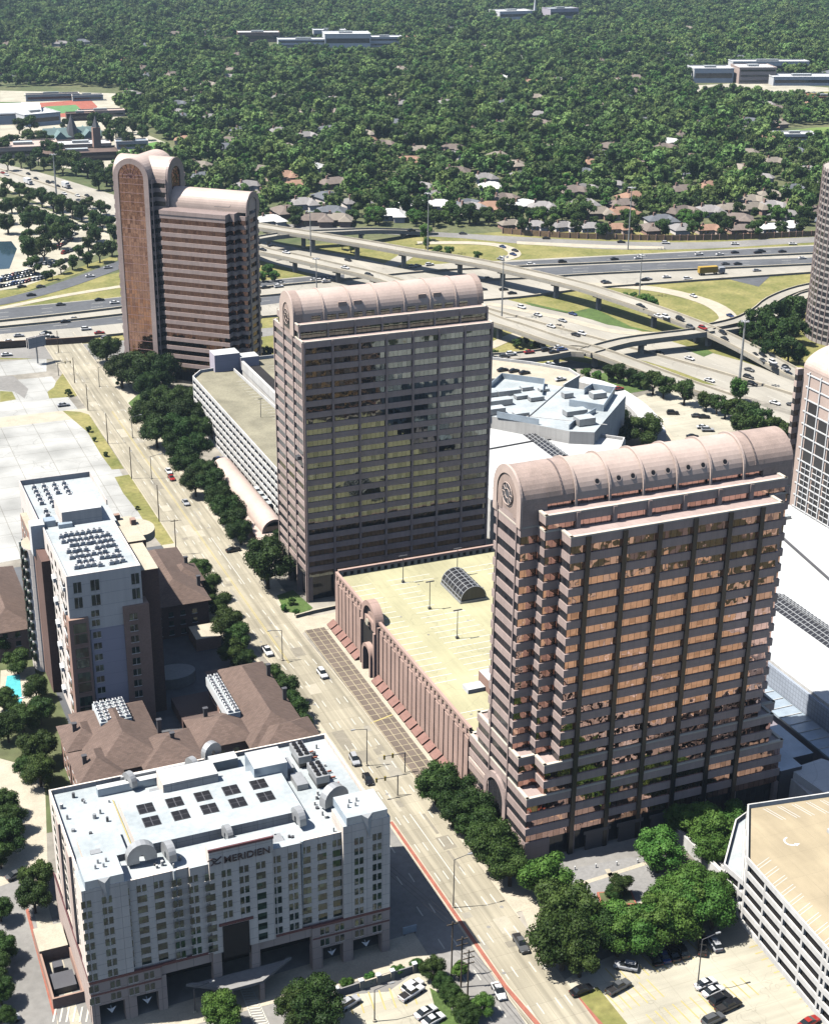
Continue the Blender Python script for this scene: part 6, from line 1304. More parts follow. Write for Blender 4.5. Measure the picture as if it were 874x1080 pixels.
rowtrees([(231, 1072, 20)], 'bushy tree at the bottom edge left of the white hatched crossing', 'leafb', 0)
rowtrees([(456, 1025, 13), (468, 1040, 11), (475, 1050, 11), (484, 1062, 12), (494, 1074, 13)], '# shrub tree counting from the parking lot gate in the row along the brick pavement', 'leaf', 0)
rowtrees([(484, 1024, 9), (508, 1062, 12)], '# small tree counting from the utility poles on the kerb of the side road', 'leafb', 0)
rowtrees([(366, 1036, 8), (390, 1031, 7), (420, 1022, 8), (440, 1017, 8)], '# little round shrub counting from the left beside the hotel forecourt wall', 'leafb', 0, name='shrub', hz=1.5, bush=True)
rowtrees([(12, 640, 16), (30, 668, 16), (18, 700, 14), (8, 678, 16), (38, 728, 13), (42, 752, 15), (24, 760, 17), (8, 770, 16), (4, 742, 14), (40, 792, 18), (42, 816, 17), (24, 812, 12)], '# oak counting downwards in the garden grove around the turquoise pool', 'leaf', 0)
rowtrees([(4, 850, 15), (10, 868, 16), (6, 888, 18), (0, 905, 14), (-8, 868, 16)], '# oak counting downwards in the left-edge clump above the parked dark car', 'leaf', 0)
rowtrees([(38, 930, 16), (36, 950, 17), (46, 920, 10)], '# tree counting downwards against the west wall of the hotel', 'leaf', 0)
rowtrees([(0, 962, 13), (2, 1000, 15), (-4, 1020, 14), (0, 1048, 15), (6, 1075, 10)], '# oak counting downwards along the left edge beside the hotel service road', 'leaf', 0)
rowtrees([(652, 448, 14), (640, 458, 13), (656, 462, 10)], '# dark tree counting from the right against the end wall of the mall', 'leafd', 0)
rowtrees([(678, 458, 17)], 'broad low round tree standing alone behind the barrel roof of the near tower', 'leaf', 0)
rowtrees([(689, 405, 13), (700, 410, 12), (722, 416, 13), (745, 424, 11), (756, 428, 10), (765, 432, 11), (776, 434, 13), (790, 440, 14), (802, 448, 14), (815, 456, 15), (828, 462, 14), (780, 448, 12), (795, 456, 14), (812, 468, 12)], '# tree from the left in the row between tollway and small lot', 'leaf', 1)
rowtrees([(642, 394, 9), (652, 396, 10), (664, 399, 9), (676, 402, 9)], '# tree counting from the left below the second flyover near the cream deck', 'leafd', 1)
rowtrees([(781, 413, 13)], 'bushy tree at the foot of the thin high-mast light beside the tollway', 'leafb', 1)
rowtrees([(604, 392, 6), (618, 393, 8), (630, 396, 7)], '# green bush counting from the left under the flyover junction', 'leafb', 1, bush=True)
rowtrees([(800, 345, 16), (818, 338, 17), (835, 330, 16), (800, 362, 14), (822, 356, 17), (838, 350, 14), (832, 370, 14), (790, 350, 12), (845, 325, 10), (843, 375, 10), (812, 372, 11)], '# tree counting from the left in the dark thicket below the round tower', 'leafd', 1)
rowtrees([(658, 311, 7), (668, 311, 6), (679, 315, 9), (688, 318, 8), (690, 327, 6), (700, 331, 6)], '# bush counting from the left on the grass island beside the high flyover', 'leafb', 1, bush=True)
rowtrees([(462, 263, 8), (474, 264, 7), (503, 268, 6)], '# bush counting from the left on the small loop island', 'leafb', 1, bush=True)
rowtrees([(546, 361, 7), (566, 364, 8), (556, 357, 6), (522, 372, 5)], '# bush counting from the left between the second flyover and the crowded bridge', 'leaf', 1, bush=True)
rowtrees([(283, 284, 9), (290, 290, 7), (277, 291, 7)], '# bright bush counting from the top between the far tower and the flyover piers', 'leafb', 1, bush=True)
rowtrees([(361, 258, 6), (370, 261, 6), (449, 246, 8), (449, 256, 6)], '# green tree counting from the left between the parallel ramps', 'leafb', 1)
rowtrees([(280, 376, 10), (270, 381, 9), (286, 384, 8)], '# dark tree counting from the top between the far tower and the stained garage deck', 'leafd', 1)
rowtrees([(127, 404, 5), (146, 405, 6)], '# small conifer counting from the left on the lawn before the far tower', 'leafb', 1)
for k, (px, py) in enumerate(((148, 400), (152, 402), (156, 400))):
    x, y = at(px, py+12, 0); e = thing('cypress', '%s slim cypress from the left at the foot of the far tower clump' % oord(k), 'tree', (x, y, 0)); c = bpy.data.objects.new('crown', CON); COL.objects.link(c); c.parent = e; tr = bpy.data.objects.new('trunk', TRK[0]); COL.objects.link(tr); tr.parent = e; e.scale = (1, 1, 1.1)
rowtrees([(94, 452, 4), (100, 463, 3), (111, 478, 4), (72, 413, 5), (145, 535, 3)], '# low dark shrub counting from the top on the weedy verge west of the avenue', 'leafd', 1, name='shrub', hz=1, bush=True)
rowtrees([(300, 640, 6), (312, 645, 5), (308, 633, 6)], '# clipped bush from the left on the lawn beside the middle tower', 'leafb', 1, name='shrub', hz=1, bush=True)
# the wooded car parks north-west, beyond the freeway
nwl = [(8, 196, 8), (20, 200, 8), (4, 204, 7), (30, 206, 9), (44, 210, 9), (56, 214, 10), (66, 219, 10), (76, 222, 9), (86, 225, 9), (98, 231, 9), (108, 236, 9), (116, 238, 8), (12, 216, 9), (22, 222, 10), (34, 226, 10), (44, 232, 10), (30, 236, 10), (56, 238, 11), (66, 241, 11), (48, 248, 11), (62, 252, 12), (74, 245, 9), (30, 250, 8), (29, 262, 11), (34, 264, 12), (46, 266, 12), (36, 280, 10), (95, 246, 9), (102, 250, 8), (93, 257, 8), (83, 267, 7), (120, 248, 9), (118, 262, 9), (105, 268, 9), (92, 274, 8), (76, 277, 8), (64, 282, 7), (8, 236, 11), (0, 226, 11), (55, 290, 5), (48, 291, 5)]
nwl = [(a, b, c*1.0) for a, b, c in nwl]
nwl.sort(key=lambda q: (round(q[1]/12), q[0]))
rowtrees(nwl, '# tree in reading order in the wooded car park by the pond', 'leaf', 1, 'trees of the wooded car park by the pond')
rowtrees([(90, 216, 7), (95, 214, 6), (106, 220, 7), (112, 222, 6)], '# tree from the left in the small clump beside the tollway', 'leaf', 1)
scl = [(22, 170, 7), (32, 172, 8), (40, 166, 8), (46, 172, 7), (58, 174, 9), (66, 176, 9), (76, 170, 11), (80, 178, 8), (92, 178, 10), (103, 181, 10), (112, 186, 10), (118, 192, 9), (104, 192, 9), (50, 158, 8), (60, 160, 8), (12, 150, 9), (4, 156, 9), (30, 146, 8), (44, 147, 7), (60, 145, 6), (20, 134, 7), (32, 132, 8), (70, 132, 6), (100, 130, 9), (112, 130, 9), (122, 136, 9), (116, 146, 8), (130, 140, 9), (136, 148, 8), (64, 166, 7), (8, 172, 8), (128, 132, 8), (140, 134, 8), (150, 140, 8), (52, 148, 6), (84, 147, 6)]
scl.sort(key=lambda q: (round(q[1]/12), q[0]))
rowtrees(scl, '# tree in reading order among the school and church buildings', 'leaf', 1, 'trees among the school buildings')
rowtrees([(551, 240, 8), (579, 241, 8), (607, 241, 8), (636, 243, 9), (667, 241, 10), (699, 243, 9), (731, 242, 9), (765, 243, 9), (797, 242, 9), (823, 241, 8), (846, 240, 8)], '# tree from the left standing between the houses behind the noise fence', 'leaf', 1)
# ------------------------------------------------------------------ suburb houses
def house_proto(k):
    g = random.Random(k); t = thing('suburb_house', 'x', 'house', (0, 0, -50)); w_, d_ = g.uniform(15, 20), g.uniform(9, 12); h = 3.4
    m = lmb(); m.box(-w_/2, w_/2, -d_/2, d_/2, 0, h); m.box(w_*.1, w_/2-.5, -d_/2-4.5, -d_/2+1, 0, h-.05); m.build('wall', ['brickwall', 'stucco', 'barrel', 'garwhite'][k % 4], t)
    m = lmb(); hip(m, -w_/2, w_/2, -d_/2, d_/2, h, 3.1, .9); m.build('roof', ROOFS[k], t)
    m = lmb(); hip(m, w_*.1, w_/2-.5, -d_/2-4.5, d_/2-2, h+.02, 2.6, .9); m.build('wing_roof', ROOFS[k], t)
    m = lmb(); m.box(-w_*.3, -w_*.3+1.2, -1, 0, h+.5, h+4.4); m.build('chimney', 'brickwall', t)
    for q in (-.38, -.2): m = lmb(); m.box(w_*q, w_*q+1.8, -d_/2-.06, -d_/2+.02, 1, 2.5); m.build('window', 'win_glass', t)
    return t
ROOFS = [mat('brown_roof', (.19, .155, .135), .95, .15, .5, rnd=.2), mat('grey_roof', (.27, .255, .25), .95, .12, .5, rnd=.2), mat('terracotta_roof', (.33, .20, .14), .9, .15, .5), mat('white_flat_roof', (.68, .68, .66), .8, .08), mat('tan_roof', (.27, .235, .195), .95, .12, .5, rnd=.15), mat('slate_roof', (.14, .15, .17), .9, .12, .5)]
RN = ['brown-roofed', 'grey-roofed', 'terracotta-roofed', 'white-roofed', 'tan-roofed', 'dark slate-roofed']
HP = [house_proto(k) for k in range(6)]
HOUSES = []
def house(px, py, k, label, rot=None, s=1.25, group=None):
    x, y = at(px, py, 0); HOUSES.append((x, y)); dup(HP[k], (x, y, 0), rot if rot is not None else 0, label, group, s)
front = [(538, 241, 4), (564, 242, 1), (593, 243, 1), (622, 244, 1), (649, 245, 2), (684, 246, 0), (715, 246, 1), (747, 246, 2), (781, 246, 0), (812, 245, 3), (834, 243, 3)]
for i, (a, b, k) in enumerate(front): house(a, b-1, k, '%s low %s house, %s from the left, right behind the brown noise fence' % ('single-storey', RN[k], oord(i)), random.Random(i).choice([-.12, -.12, 1.4])+random.Random(i).uniform(-.1, .1), .88)
sec = [(492, 224, 1), (517, 223, 2), (548, 221, 3), (571, 223, 1), (631, 229, 4), (653, 229, 2), (716, 228, 0), (746, 227, 1), (769, 225, 4), (792, 224, 4), (836, 222, 0), (319, 219, 1), (376, 218, 1), (437, 221, 3), (463, 221, 3), (489, 221, 5), (313, 200, 2), (298, 190, 2), (333, 236, 0), (352, 197, 0), (439, 202, 1), (412, 231, 3), (600, 206, 0), (612, 204, 1), (668, 212, 2), (720, 205, 0), (789, 216, 4), (810, 222, 1), (356, 236, 4), (300, 160, 4), (235, 160, 5), (250, 168, 4)]
for i, (a, b, k) in enumerate(sec): house(a, b, k, '%s suburb house, %s of those standing clear of the trees' % (RN[k], ORD[i]), random.Random(i).uniform(-.5, .5), 1.15)
rh = random.Random(21); cnt = 0
def inpoly(px, py, poly):
    c = False; j = len(poly)-1
    for i in range(len(poly)):
        if (poly[i][1] > py) != (poly[j][1] > py) and px < (poly[j][0]-poly[i][0])*(py-poly[i][1])/(poly[j][1]-poly[i][1])+poly[i][0]: c = not c
        j = i
    return c
LOWB = ([-900, -200, 0, 40, 120, 200, 272, 290, 330, 450, 530, 700, 850, 1000, 1800], [120, 140, 160, 174, 196, 222, 236, 240, 240, 239, 239, 241, 240, 238, 225])
EXC = [[(-60, 93), (60, 90), (125, 92), (130, 125), (172, 146), (190, 155), (178, 166), (128, 172), (110, 196), (60, 182), (0, 170), (-60, 160)],
       [(40, 49.5), (124, 49), (126, 57), (48, 57.5)], [(148, 51), (192, 53), (190, 59), (148, 58)], [(210, 41), (250, 41), (252, 47), (212, 48)],
       [(258, 40), (290, 40), (345, 46), (424, 46), (424, 57), (340, 58), (258, 52)], [(520, 16), (615, 16), (615, 26), (520, 26)],
       [(724, 84), (800, 78), (880, 84), (1000, 86), (1000, 106), (810, 108), (780, 104), (733, 101)],
       [(808, 138), (860, 132), (1000, 128), (1000, 152), (845, 153), (812, 148)], [(184, 157), (205, 149), (232, 143), (234, 148), (206, 155), (190, 162)]]
def wooded(x, y):
    d = (np.array([x, y, 0])-CPOS)@_F
    if d < 50: return False
    px, py = pix(x, y)
    if px < -260 or px > 1140 or py > np.interp(px, *LOWB): return False
    return not any(inpoly(px, py, e) for e in EXC)
tries = 0
while cnt < 210 and tries < 20000:
    tries += 1; py = 238-208*rh.random()**1.5; px = rh.uniform(-10, 885); x, y = at(px, py)
    if not wooded(x, y) or any((x-a)**2+(y-b)**2 < 26**2 for a, b in HOUSES): continue
    k = rh.choice([0, 0, 0, 1, 1, 1, 5, 4, 4, 4, 5, 0, 1, 2, 5, 3, 0, 1, 4]); house(px, py, k, 'low %s house half hidden among the suburb trees' % RN[k], rh.choice([0, PI/2, .6, -.5])+rh.uniform(-.2, .2), 1.05, RN[k]+' houses among the suburb trees'); cnt += 1
for p in HP:
    for c in list(p.children_recursive): bpy.data.objects.remove(c)
    bpy.data.objects.remove(p)
# ------------------------------------------------------------------ the wood: nearest trees one by one, the rest as one mass
g = np.random.default_rng(4); pts = []
HA = np.array(HOUSES); seen = []
y = 380.
while y < 3900:
    half = 560+.42*(y+400); cxw = -136+(y+409)*math.tan(CYW); step = 8.0*(1+.08*(y > 1500))
    x = cxw-half
    while x < cxw+half:
        X_, Y_ = x+g.uniform(-3.4, 3.4), y+g.uniform(-3.4, 3.4); x += step
        if not wooded(X_, Y_): continue
        dd = ((HA[:, 0]-X_)**2+(HA[:, 1]-Y_)**2)
        i = dd.argmin()
        if dd[i] < 12.5**2: continue
        # the garden and drive on the street side of a house stay open
        if dd[i] < (24 if i < 45 else 34)**2 and (HA[i, 1]-Y_) > 6 and abs(HA[i, 0]-X_) < 14 and g.random() < (.9 if i % 2 else .6) and i > 10: continue
        if g.random() < .03: continue
        pts.append((X_, Y_, g.choice([g.uniform(3.2, 5), g.uniform(4.8, 7.5), g.uniform(7, 10.5)], p=[.35, .5, .15])))
    y += step*.93
pts = np.array(pts); PP = np.array([pix(a, b) for a, b, c in pts]); vis = (PP[:, 0] > -10) & (PP[:, 0] < 884)
order = np.argsort(np.where(vis, -PP[:, 1], 1e6))
near = order[:95]; far = np.setdiff1d(np.arange(len(pts)), near)
for i in near: tree(pts[i, 0], pts[i, 1], pts[i, 2], 'leafy suburb tree in the front rows just beyond the freeway and fence', g.choice(['leaf', 'leaf', 'leafd', 'leafb']), 1, g.uniform(.8, 1.0), 'front rows of suburb trees', name='suburb_tree', seed=int(i))
FP = pts[far]
me = bpy.data.meshes.new('wood'); me.from_pydata([(a, b, 0) for a, b, c in FP], [], [])
at1 = me.attributes.new('size', 'FLOAT', 'POINT'); at1.data.foreach_set('value', (FP[:, 2]/5.0*g.choice([.7, .95, 1., 1.3], len(FP))).astype('f'))
at2 = me.attributes.new('pick', 'INT', 'POINT'); at2.data.foreach_set('value', g.integers(0, 7, len(FP)).astype('i'))
at3 = me.attributes.new('turn', 'FLOAT', 'POINT'); at3.data.foreach_set('value', g.uniform(0, 6.28, len(FP)).astype('f'))
wood = bpy.data.objects.new('suburb_wood', me); COL.objects.link(wood); wood['kind'] = 'stuff'
tag(wood, 'endless canopy of dark green suburb trees stretching to the top of the picture', 'wood')
src = bpy.data.collections.new('wood_source')
ex = [crown_mesh('crown', mt, 60+s, nlobe=10, nleaf=600, leaf=1.1, r=5*q) for s, (mt, q) in enumerate((('leafb', .8), ('leaf', 1.0), ('leaff', .9)))]
for s, m_ in enumerate(CF_+ex): o = bpy.data.objects.new('wood_tree_%02d' % s, m_); src.objects.link(o)
ng = bpy.data.node_groups.new('scatter_wood', 'GeometryNodeTree'); ng.interface.new_socket('Geometry', in_out='INPUT', socket_type='NodeSocketGeometry'); ng.interface.new_socket('Geometry', in_out='OUTPUT', socket_type='NodeSocketGeometry')
N_ = ng.nodes; gi = N_.new('NodeGroupInput'); go = N_.new('NodeGroupOutput'); ip = N_.new('GeometryNodeInstanceOnPoints'); ci = N_.new('GeometryNodeCollectionInfo'); ci.inputs['Collection'].default_value = src
ci.inputs['Separate Children'].default_value = True; ci.inputs['Reset Children'].default_value = True
def na(nm, ty): n = N_.new('GeometryNodeInputNamedAttribute'); n.data_type = ty; n.inputs['Name'].default_value = nm; return n.outputs['Attribute']
cx_ = N_.new('ShaderNodeCombineXYZ'); ng.links.new(na('turn', 'FLOAT'), cx_.inputs[2]); sc_ = N_.new('ShaderNodeCombineXYZ'); sz = na('size', 'FLOAT')
for i in range(3): ng.links.new(sz, sc_.inputs[i])
ng.links.new(gi.outputs[0], ip.inputs['Points']); ng.links.new(ci.outputs[0], ip.inputs['Instance']); ip.inputs['Pick Instance'].default_value = True
ng.links.new(na('pick', 'INT'), ip.inputs['Instance Index']); ng.links.new(cx_.outputs[0], ip.inputs['Rotation']); ng.links.new(sc_.outputs[0], ip.inputs['Scale']); ng.links.new(ip.outputs[0], go.inputs[0])
md = wood.modifiers.new('scatter', 'NODES'); md.node_group = ng
print('trees in wood', len(far), 'houses', len(HOUSES))
# ------------------------------------------------------------------ vehicles
def paint(nm, c, m=.0): x = mat(nm, c, .28, .02, .5, spec=.6); return x
CP = {'white': paint('white_car_paint', (.78, .78, .78)), 'silver': paint('silver_car_paint', (.42, .43, .45)), 'black': paint('black_car_paint', (.012, .012, .014)), 'grey': paint('grey_car_paint', (.10, .105, .11)), 'red': paint('red_car_paint', (.35, .025, .02)), 'blue': paint('blue_car_paint', (.03, .06, .18)), 'tan': paint('tan_car_paint', (.40, .34, .26))}
MT['cglass'] = mat('car_glass', (.02, .025, .03), .06, .05); MT['tyre'] = mat('tyre_rubber', (.02, .02, .02), .9); MT['lampred'] = mat('tail_lamp', (.35, .02, .02), .3); MT['lampw'] = mat('head_lamp', (.75, .75, .72), .2)
def loft(m, secs, mi=0):
    """secs: list of (x, [(y, z)...]) rings"""
    k = len(m.v); L = len(secs[0][1])
    for x, r in secs: m.v += [(x, a, b) for a, b in r]
    for i in range(len(secs)-1):
        for j in range(L): q = (j+1) % L; m.f.append((k+i*L+j, k+i*L+q, k+(i+1)*L+q, k+(i+1)*L+j)); m.m.append(mi)
    m.f.append(tuple(k+j for j in range(L-1, -1, -1))); m.m.append(mi); e = k+(len(secs)-1)*L; m.f.append(tuple(e+j for j in range(L))); m.m.append(mi)
def bodyring(w_, z0, z1): w2 = w_/2; return [(-w2*.92, z0), (w2*.92, z0), (w2, z0+.22), (w2, z1-.16), (w2*.86, z1), (-w2*.86, z1), (-w2, z1-.16), (-w2, z0+.22)]
def cabring(wb, wt, z0, z1): return [(-wb/2, z0), (wb/2, z0), (wt/2, z1-.05), (wt/2*.9, z1), (-wt/2*.9, z1), (-wt/2, z1-.05)]
SH = {'sedan': dict(L=4.8, hood=[(-2.4, .82, 1.5), (-2.3, .92, 1.7), (-1.2, .98, 1.82), (0, 1.0, 1.84), (1.3, .96, 1.82), (2.2, .80, 1.7), (2.4, .66, 1.5)], cab=[(-1.75, 1.0, 1.0), (-1.0, 1.40, 1.0), (.2, 1.44, 1.0), (1.15, .98, 1.0)]),
      'suv': dict(L=4.8, hood=[(-2.4, .95, 1.6), (-2.3, 1.1, 1.84), (-1.2, 1.12, 1.9), (.9, 1.12, 1.9), (2.2, 1.0, 1.84), (2.4, .8, 1.6)], cab=[(-2.25, 1.12, 1.0), (-1.95, 1.70, 1.0), (.3, 1.76, 1.0), (1.15, 1.12, 1.0)]),
      'pickup': dict(L=5.6, hood=[(-2.8, 1.05, 1.85), (-1.0, 1.08, 1.9), (.2, 1.12, 1.92), (1.2, 1.12, 1.92), (2.6, 1.05, 1.86), (2.8, .85, 1.65)], cab=[(-.95, 1.1, 1.0), (-.8, 1.75, 1.0), (.6, 1.78, 1.0), (1.35, 1.1, 1.0)])}
PRO = {}
def car_meshes(kind, colour, detailed):
    key = (kind, colour, detailed)
    if key in PRO: return PRO[key]
    s = SH[kind]; parts = {}
    def M_(m, nm, mats_):
        me = bpy.data.meshes.new(nm); me.from_pydata(m.v, [], m.f)
        for x in mats_: me.materials.append(x if not isinstance(x, str) else MT[x])
        if len(mats_) > 1: me.polygons.foreach_set('material_index', np.array(m.m, 'i'))
        me.update(); bm = bmesh.new(); bm.from_mesh(me); bmesh.ops.recalc_face_normals(bm, faces=bm.faces); bm.to_mesh(me); bm.free(); return me
    b = MB(); loft(b, [(x, bodyring(w_, .32, z)) for x, z, w_ in s['hood']], 0)
    rz = max(c[1] for c in s['cab']); cs = s['cab']
    b2 = MB(); loft(b2, [(x, cabring(1.66, 1.36 if z > 1.2 else 1.62, .9, z)) for x, z, q in cs], 0)
    b3 = MB(); b3.box(cs[1][0]+.08, cs[2][0]-.05, -.6, .6, rz-.02, rz+.035)
    if kind == 'pickup': b4 = MB(); b4.box(-2.65, -1.05, -.78, .78, .75, 1.13)
    wx = s['L']*.31
    wh = []
    for x in (-wx, wx):
        for sd in (-1, 1): w_ = MB(); w_.rod((0, 0, 0), (0, sd*.24, 0), .34, n=12); wh.append(((x, sd*.74, .34), w_))
    col = CP[colour]
    if detailed:
        parts['body'] = (M_(b, 'body', [col]), (0, 0, 0)); parts['window_glass'] = (M_(b2, 'window_glass', ['cglass']), (0, 0, 0)); parts['roof'] = (M_(b3, 'roof', [col]), (0, 0, 0))
        if kind == 'pickup': parts['cargo_bed'] = (M_(b4, 'cargo_bed', ['shade']), (0, 0, 0))
        for i, (p, w_) in enumerate(wh): parts['wheel.%d' % i] = (M_(w_, 'wheel', ['tyre']), p)
        for i, (y0) in enumerate((-.62, .62)):
            h = MB(); z = s['hood'][-2][1]-.22; X_ = s['hood'][-1][0]; h.box(X_-.12, X_+.03, y0-.18, y0+.18, z-.1, z+.04); parts['headlight.%d' % i] = (M_(h, 'headlight', ['lampw']), (0, 0, 0))
            h = MB(); X_ = s['hood'][0][0]; h.box(X_-.03, X_+.1, y0-.16, y0+.16, .68, .8); parts['tail_light.%d' % i] = (M_(h, 'tail_light', ['lampred']), (0, 0, 0))
    else:
        m = MB()
        for src_, mi in ((b, 0), (b2, 1), (b3, 0)) + (((b4, 2),) if kind == 'pickup' else ()):
            n = len(m.v); m.v += src_.v; m.f += [tuple(i+n for i in f) for f in src_.f]; m.m += [mi]*len(src_.f)
        for p, w_ in wh: n = len(m.v); m.v += [(a+p[0], c+p[1], d+p[2]) for a, c, d in w_.v]; m.f += [tuple(i+n for i in f) for f in w_.f]; m.m += [2]*len(w_.f)
        parts['all'] = (M_(m, 'far_car', [col, 'cglass', 'tyre']), (0, 0, 0))
    PRO[key] = parts; return parts
NCAR = 0
def car(x, y, rot, kind='sedan', colour='white', label='', z=.13, detailed=False, group=None, s=1.08):
    global NCAR
    NCAR += 1; pr = car_meshes(kind, colour, detailed); cat = {'pickup': 'pickup truck', 'suv': 'SUV'}.get(kind, 'car')
    if detailed:
        e = thing({'pickup': 'pickup_truck', 'suv': 'parked_suv'}.get(kind, 'car'), label, cat, (x, y, z), rot, group); e.scale = (s,)*3
        for nm, (me, p) in pr.items(): o = bpy.data.objects.new(nm.split('.')[0], me); COL.objects.link(o); o.parent = e; o.location = p
    else:
        o = bpy.data.objects.new('car', pr['all'][0]); COL.objects.link(o); o.location = (x, y, z); o.rotation_euler = (0, 0, rot); o.scale = (s,)*3; tag(o, label, cat, group)
def dirpx(px, py, qx, qy, z=0): a, b = at(px, py, z), at(qx, qy, z); return math.atan2(b[1]-a[1], b[0]-a[0])
UP = PI/2
near = [  # px, py, heading, kind, colour, label
 (526, 1046, -UP-.12, 'sedan', 'white', 'white car with dark sunroof driving left of the red brick median'),
 (549, 996, -UP-.1, 'pickup', 'grey', 'dark grey pickup stopped at the right kerb of the avenue by the driveway'),
 (434, 1048, .35, 'pickup', 'white', 'white pickup with dark cargo bed parked beside the shrub row in the lower lot'),
 (435, 1041, .35, 'suv', 'white', 'white car parked directly behind the white pickup in the lower lot'),
 (449, 1068, .3, 'sedan', 'white', 'white car nearer the lawn edge below the white pickup'),
 (457, 1076, .25, 'sedan', 'white', 'white car cut by the bottom edge below the white pickup'),
 (368, 1059, .35, 'suv', 'silver', 'silver car parked alone behind the forecourt wall in the lower lot'),
 (226, 1059, UP, 'suv', 'white', 'white car on the hotel forecourt just in front of the entrance canopy'),
 (652, 1042, .25, 'pickup', 'grey', 'grey pickup at the left side of the lower right lot'),
 (660, 1020, UP+.9, 'suv', 'silver', 'silver car at the edge of the dark clump of oaks in the lower right lot'),
 (690, 1011, UP-.15, 'sedan', 'black', 'first dark car from the left in the shaded row below the hedge trees'),
 (699, 1008, UP-.15, 'sedan', 'blue', 'second car from the left, dark blue, in the shaded row below the hedge trees'),
 (709, 1006, UP-.15, 'sedan', 'black', 'third dark car from the left in the shaded row below the hedge trees'),
 (718, 1003, UP-.15, 'suv', 'black', 'fourth dark car from the left in the shaded row below the hedge trees'),
 (741, 999, UP-.6, 'pickup', 'black', 'black pickup at the right of the shaded row, next to the silver car'),
 (753, 996, UP-.15, 'suv', 'silver', 'silver car at the right end of the shaded row, by the corner garage'),
 (744, 1038, .15, 'sedan', 'white', 'upper of the two adjacent white cars in the lower right lot'),
 (752, 1046, .15, 'sedan', 'white', 'lower of the two adjacent white cars in the lower right lot'),
 (760, 1055, .15, 'suv', 'black', 'black car directly below the two white ones in the lower right lot'),
 (768, 1062, .15, 'pickup', 'black', 'black pickup lowest in the stack of cars of the lower right lot'),
 (752, 1076, .15, 'suv', 'grey', 'dark grey car cut by the bottom edge of the lower right lot'),
 (853, 1079, .2, 'sedan', 'red', 'dark red car at the bottom right corner below the garage'),
 (613, 1045, .1, 'sedan', 'black', 'black car half hidden under the oaks beside the strip of grass'),
 (282, 687, -UP, 'pickup', 'white', 'white pickup driving down the avenue past the courtyard trees'),
 (340, 711, -UP, 'suv', 'white', 'white van-like car in the avenue beside the paver bays'),
 (374, 802, -UP-.1, 'suv', 'silver', 'silver car at the kerb beside the roof of the hotel'),
 (388, 822, -UP-.1, 'sedan', 'black', 'black car at the kerb beside the hotel roof corner, behind the silver one'),
 (178, 497, -UP, 'sedan', 'white', 'white and dark car leading on the avenue by the weedy verge'),
 (181, 504, -UP, 'sedan', 'red', 'red car directly behind the white one on the avenue by the weedy verge'),
 (196, 530, -UP, 'sedan', 'silver', 'silver car alone in the avenue beside the oak belt'),
 (246, 580, 0.1, 'sedan', 'black', 'black car turning out of the drive before the middle tower'),
 (290, 569, 0.2, 'sedan', 'blue', 'blue car parked at the corner of the middle tower'),
 (67, 427, 0, 'sedan', 'silver', 'silver car crossing the drive of the bleached lot'),
 (18, 923, .3, 'sedan', 'grey', 'dark grey car on the service road near the left edge'),
 (8, 1077, .2, 'sedan', 'silver', 'silver car cut by the lower left corner'),
 (222, 672, .2, 'sedan', 'grey', 'grey car parked in the shade by the tan gatehouse'),
 (231, 485, .3, 'suv', 'blue', 'blue car parked at the upper end of the pink barrel-roofed hall'),
]
for px, py, h, k, c, l in near: x, y = at(px, py, .6); car(x, y, h, k, c, l, .14, True)
# cars on the parking deck and lot behind the towers
for i, (px, py, c) in enumerate(((530, 391, 'black'), (542, 392, 'black'), (553, 394, 'black'), (579, 385, 'white'), (591, 401, 'white'), (652, 411, 'red'))):
    z = 16.1 if i < 5 else 8.2; x, y = at(px, py, z); car(x, y, .1, 'sedan', c, '%s %s car from the left on the cream deck behind the mall plant' % (oord(i), c), z, True)
for i, (px, py, c, k) in enumerate(((709, 437, 'black', 'suv'), (735, 440, 'grey', 'sedan'), (742, 441, 'black', 'sedan'), (741, 452, 'white', 'sedan'), (730, 462, 'black', 'sedan'), (746, 455, 'silver', 'suv'))):
    x, y = at(px, py); car(x, y, -.4, k, c, '%s %s car from the left in the small lot behind the near barrel roof' % (oord(i), c), .25, True)
# moving cars: left freeway
rc = random.Random(9); WD = {'white': 'white', 'silver': 'silver', 'black': 'black', 'grey': 'dark grey', 'red': 'red', 'blue': 'blue', 'tan': 'tan'}
def flow(lst, place, slope, z=.18, lift=None):
    cc = {}
    for (px, py, c, *k) in lst:
        k = k[0] if k else 'sedan'; zz = lift if lift else 0; x, y = at(px, py, zz+.6); q = at(px+10, py+10*slope, zz+.6); h = math.atan2(q[1]-y, q[0]-x); cc[(c, k)] = cc.get((c, k), 0)+1
        tot = sum(1 for e in lst if e[2] == c and (e[3] if len(e) > 3 else 'sedan') == k)
        kn = {'sedan': 'car', 'suv': 'SUV', 'pickup': 'pickup'}[k]
        lab = ('the only %s %s %s' % (c, kn, place)) if tot == 1 else '%s %s %s in reading order %s' % (oord(cc[(c, k)]-1), c, kn, place)
        car(x, y, h, k, c, lab, zz+z, True)
flow([(64, 321, 'grey'), (105, 316, 'black'), (121, 319, 'white'), (79, 336, 'silver'), (69, 339, 'black'), (91, 347, 'white', 'suv'), (49, 351, 'black'), (20, 354, 'silver'), (47, 354, 'white', 'suv'), (10, 360, 'white'), (11, 363, 'black'), (56, 357, 'black', 'pickup'), (105, 351, 'red'), (23, 302, 'black'), (33, 311, 'black'), (7, 374, 'white'), (114, 282, 'silver'), (95, 291, 'white'), (43, 302, 'grey'), (112, 357, 'silver', 'suv')], 'on the freeway lanes left of the far tower', -.09)
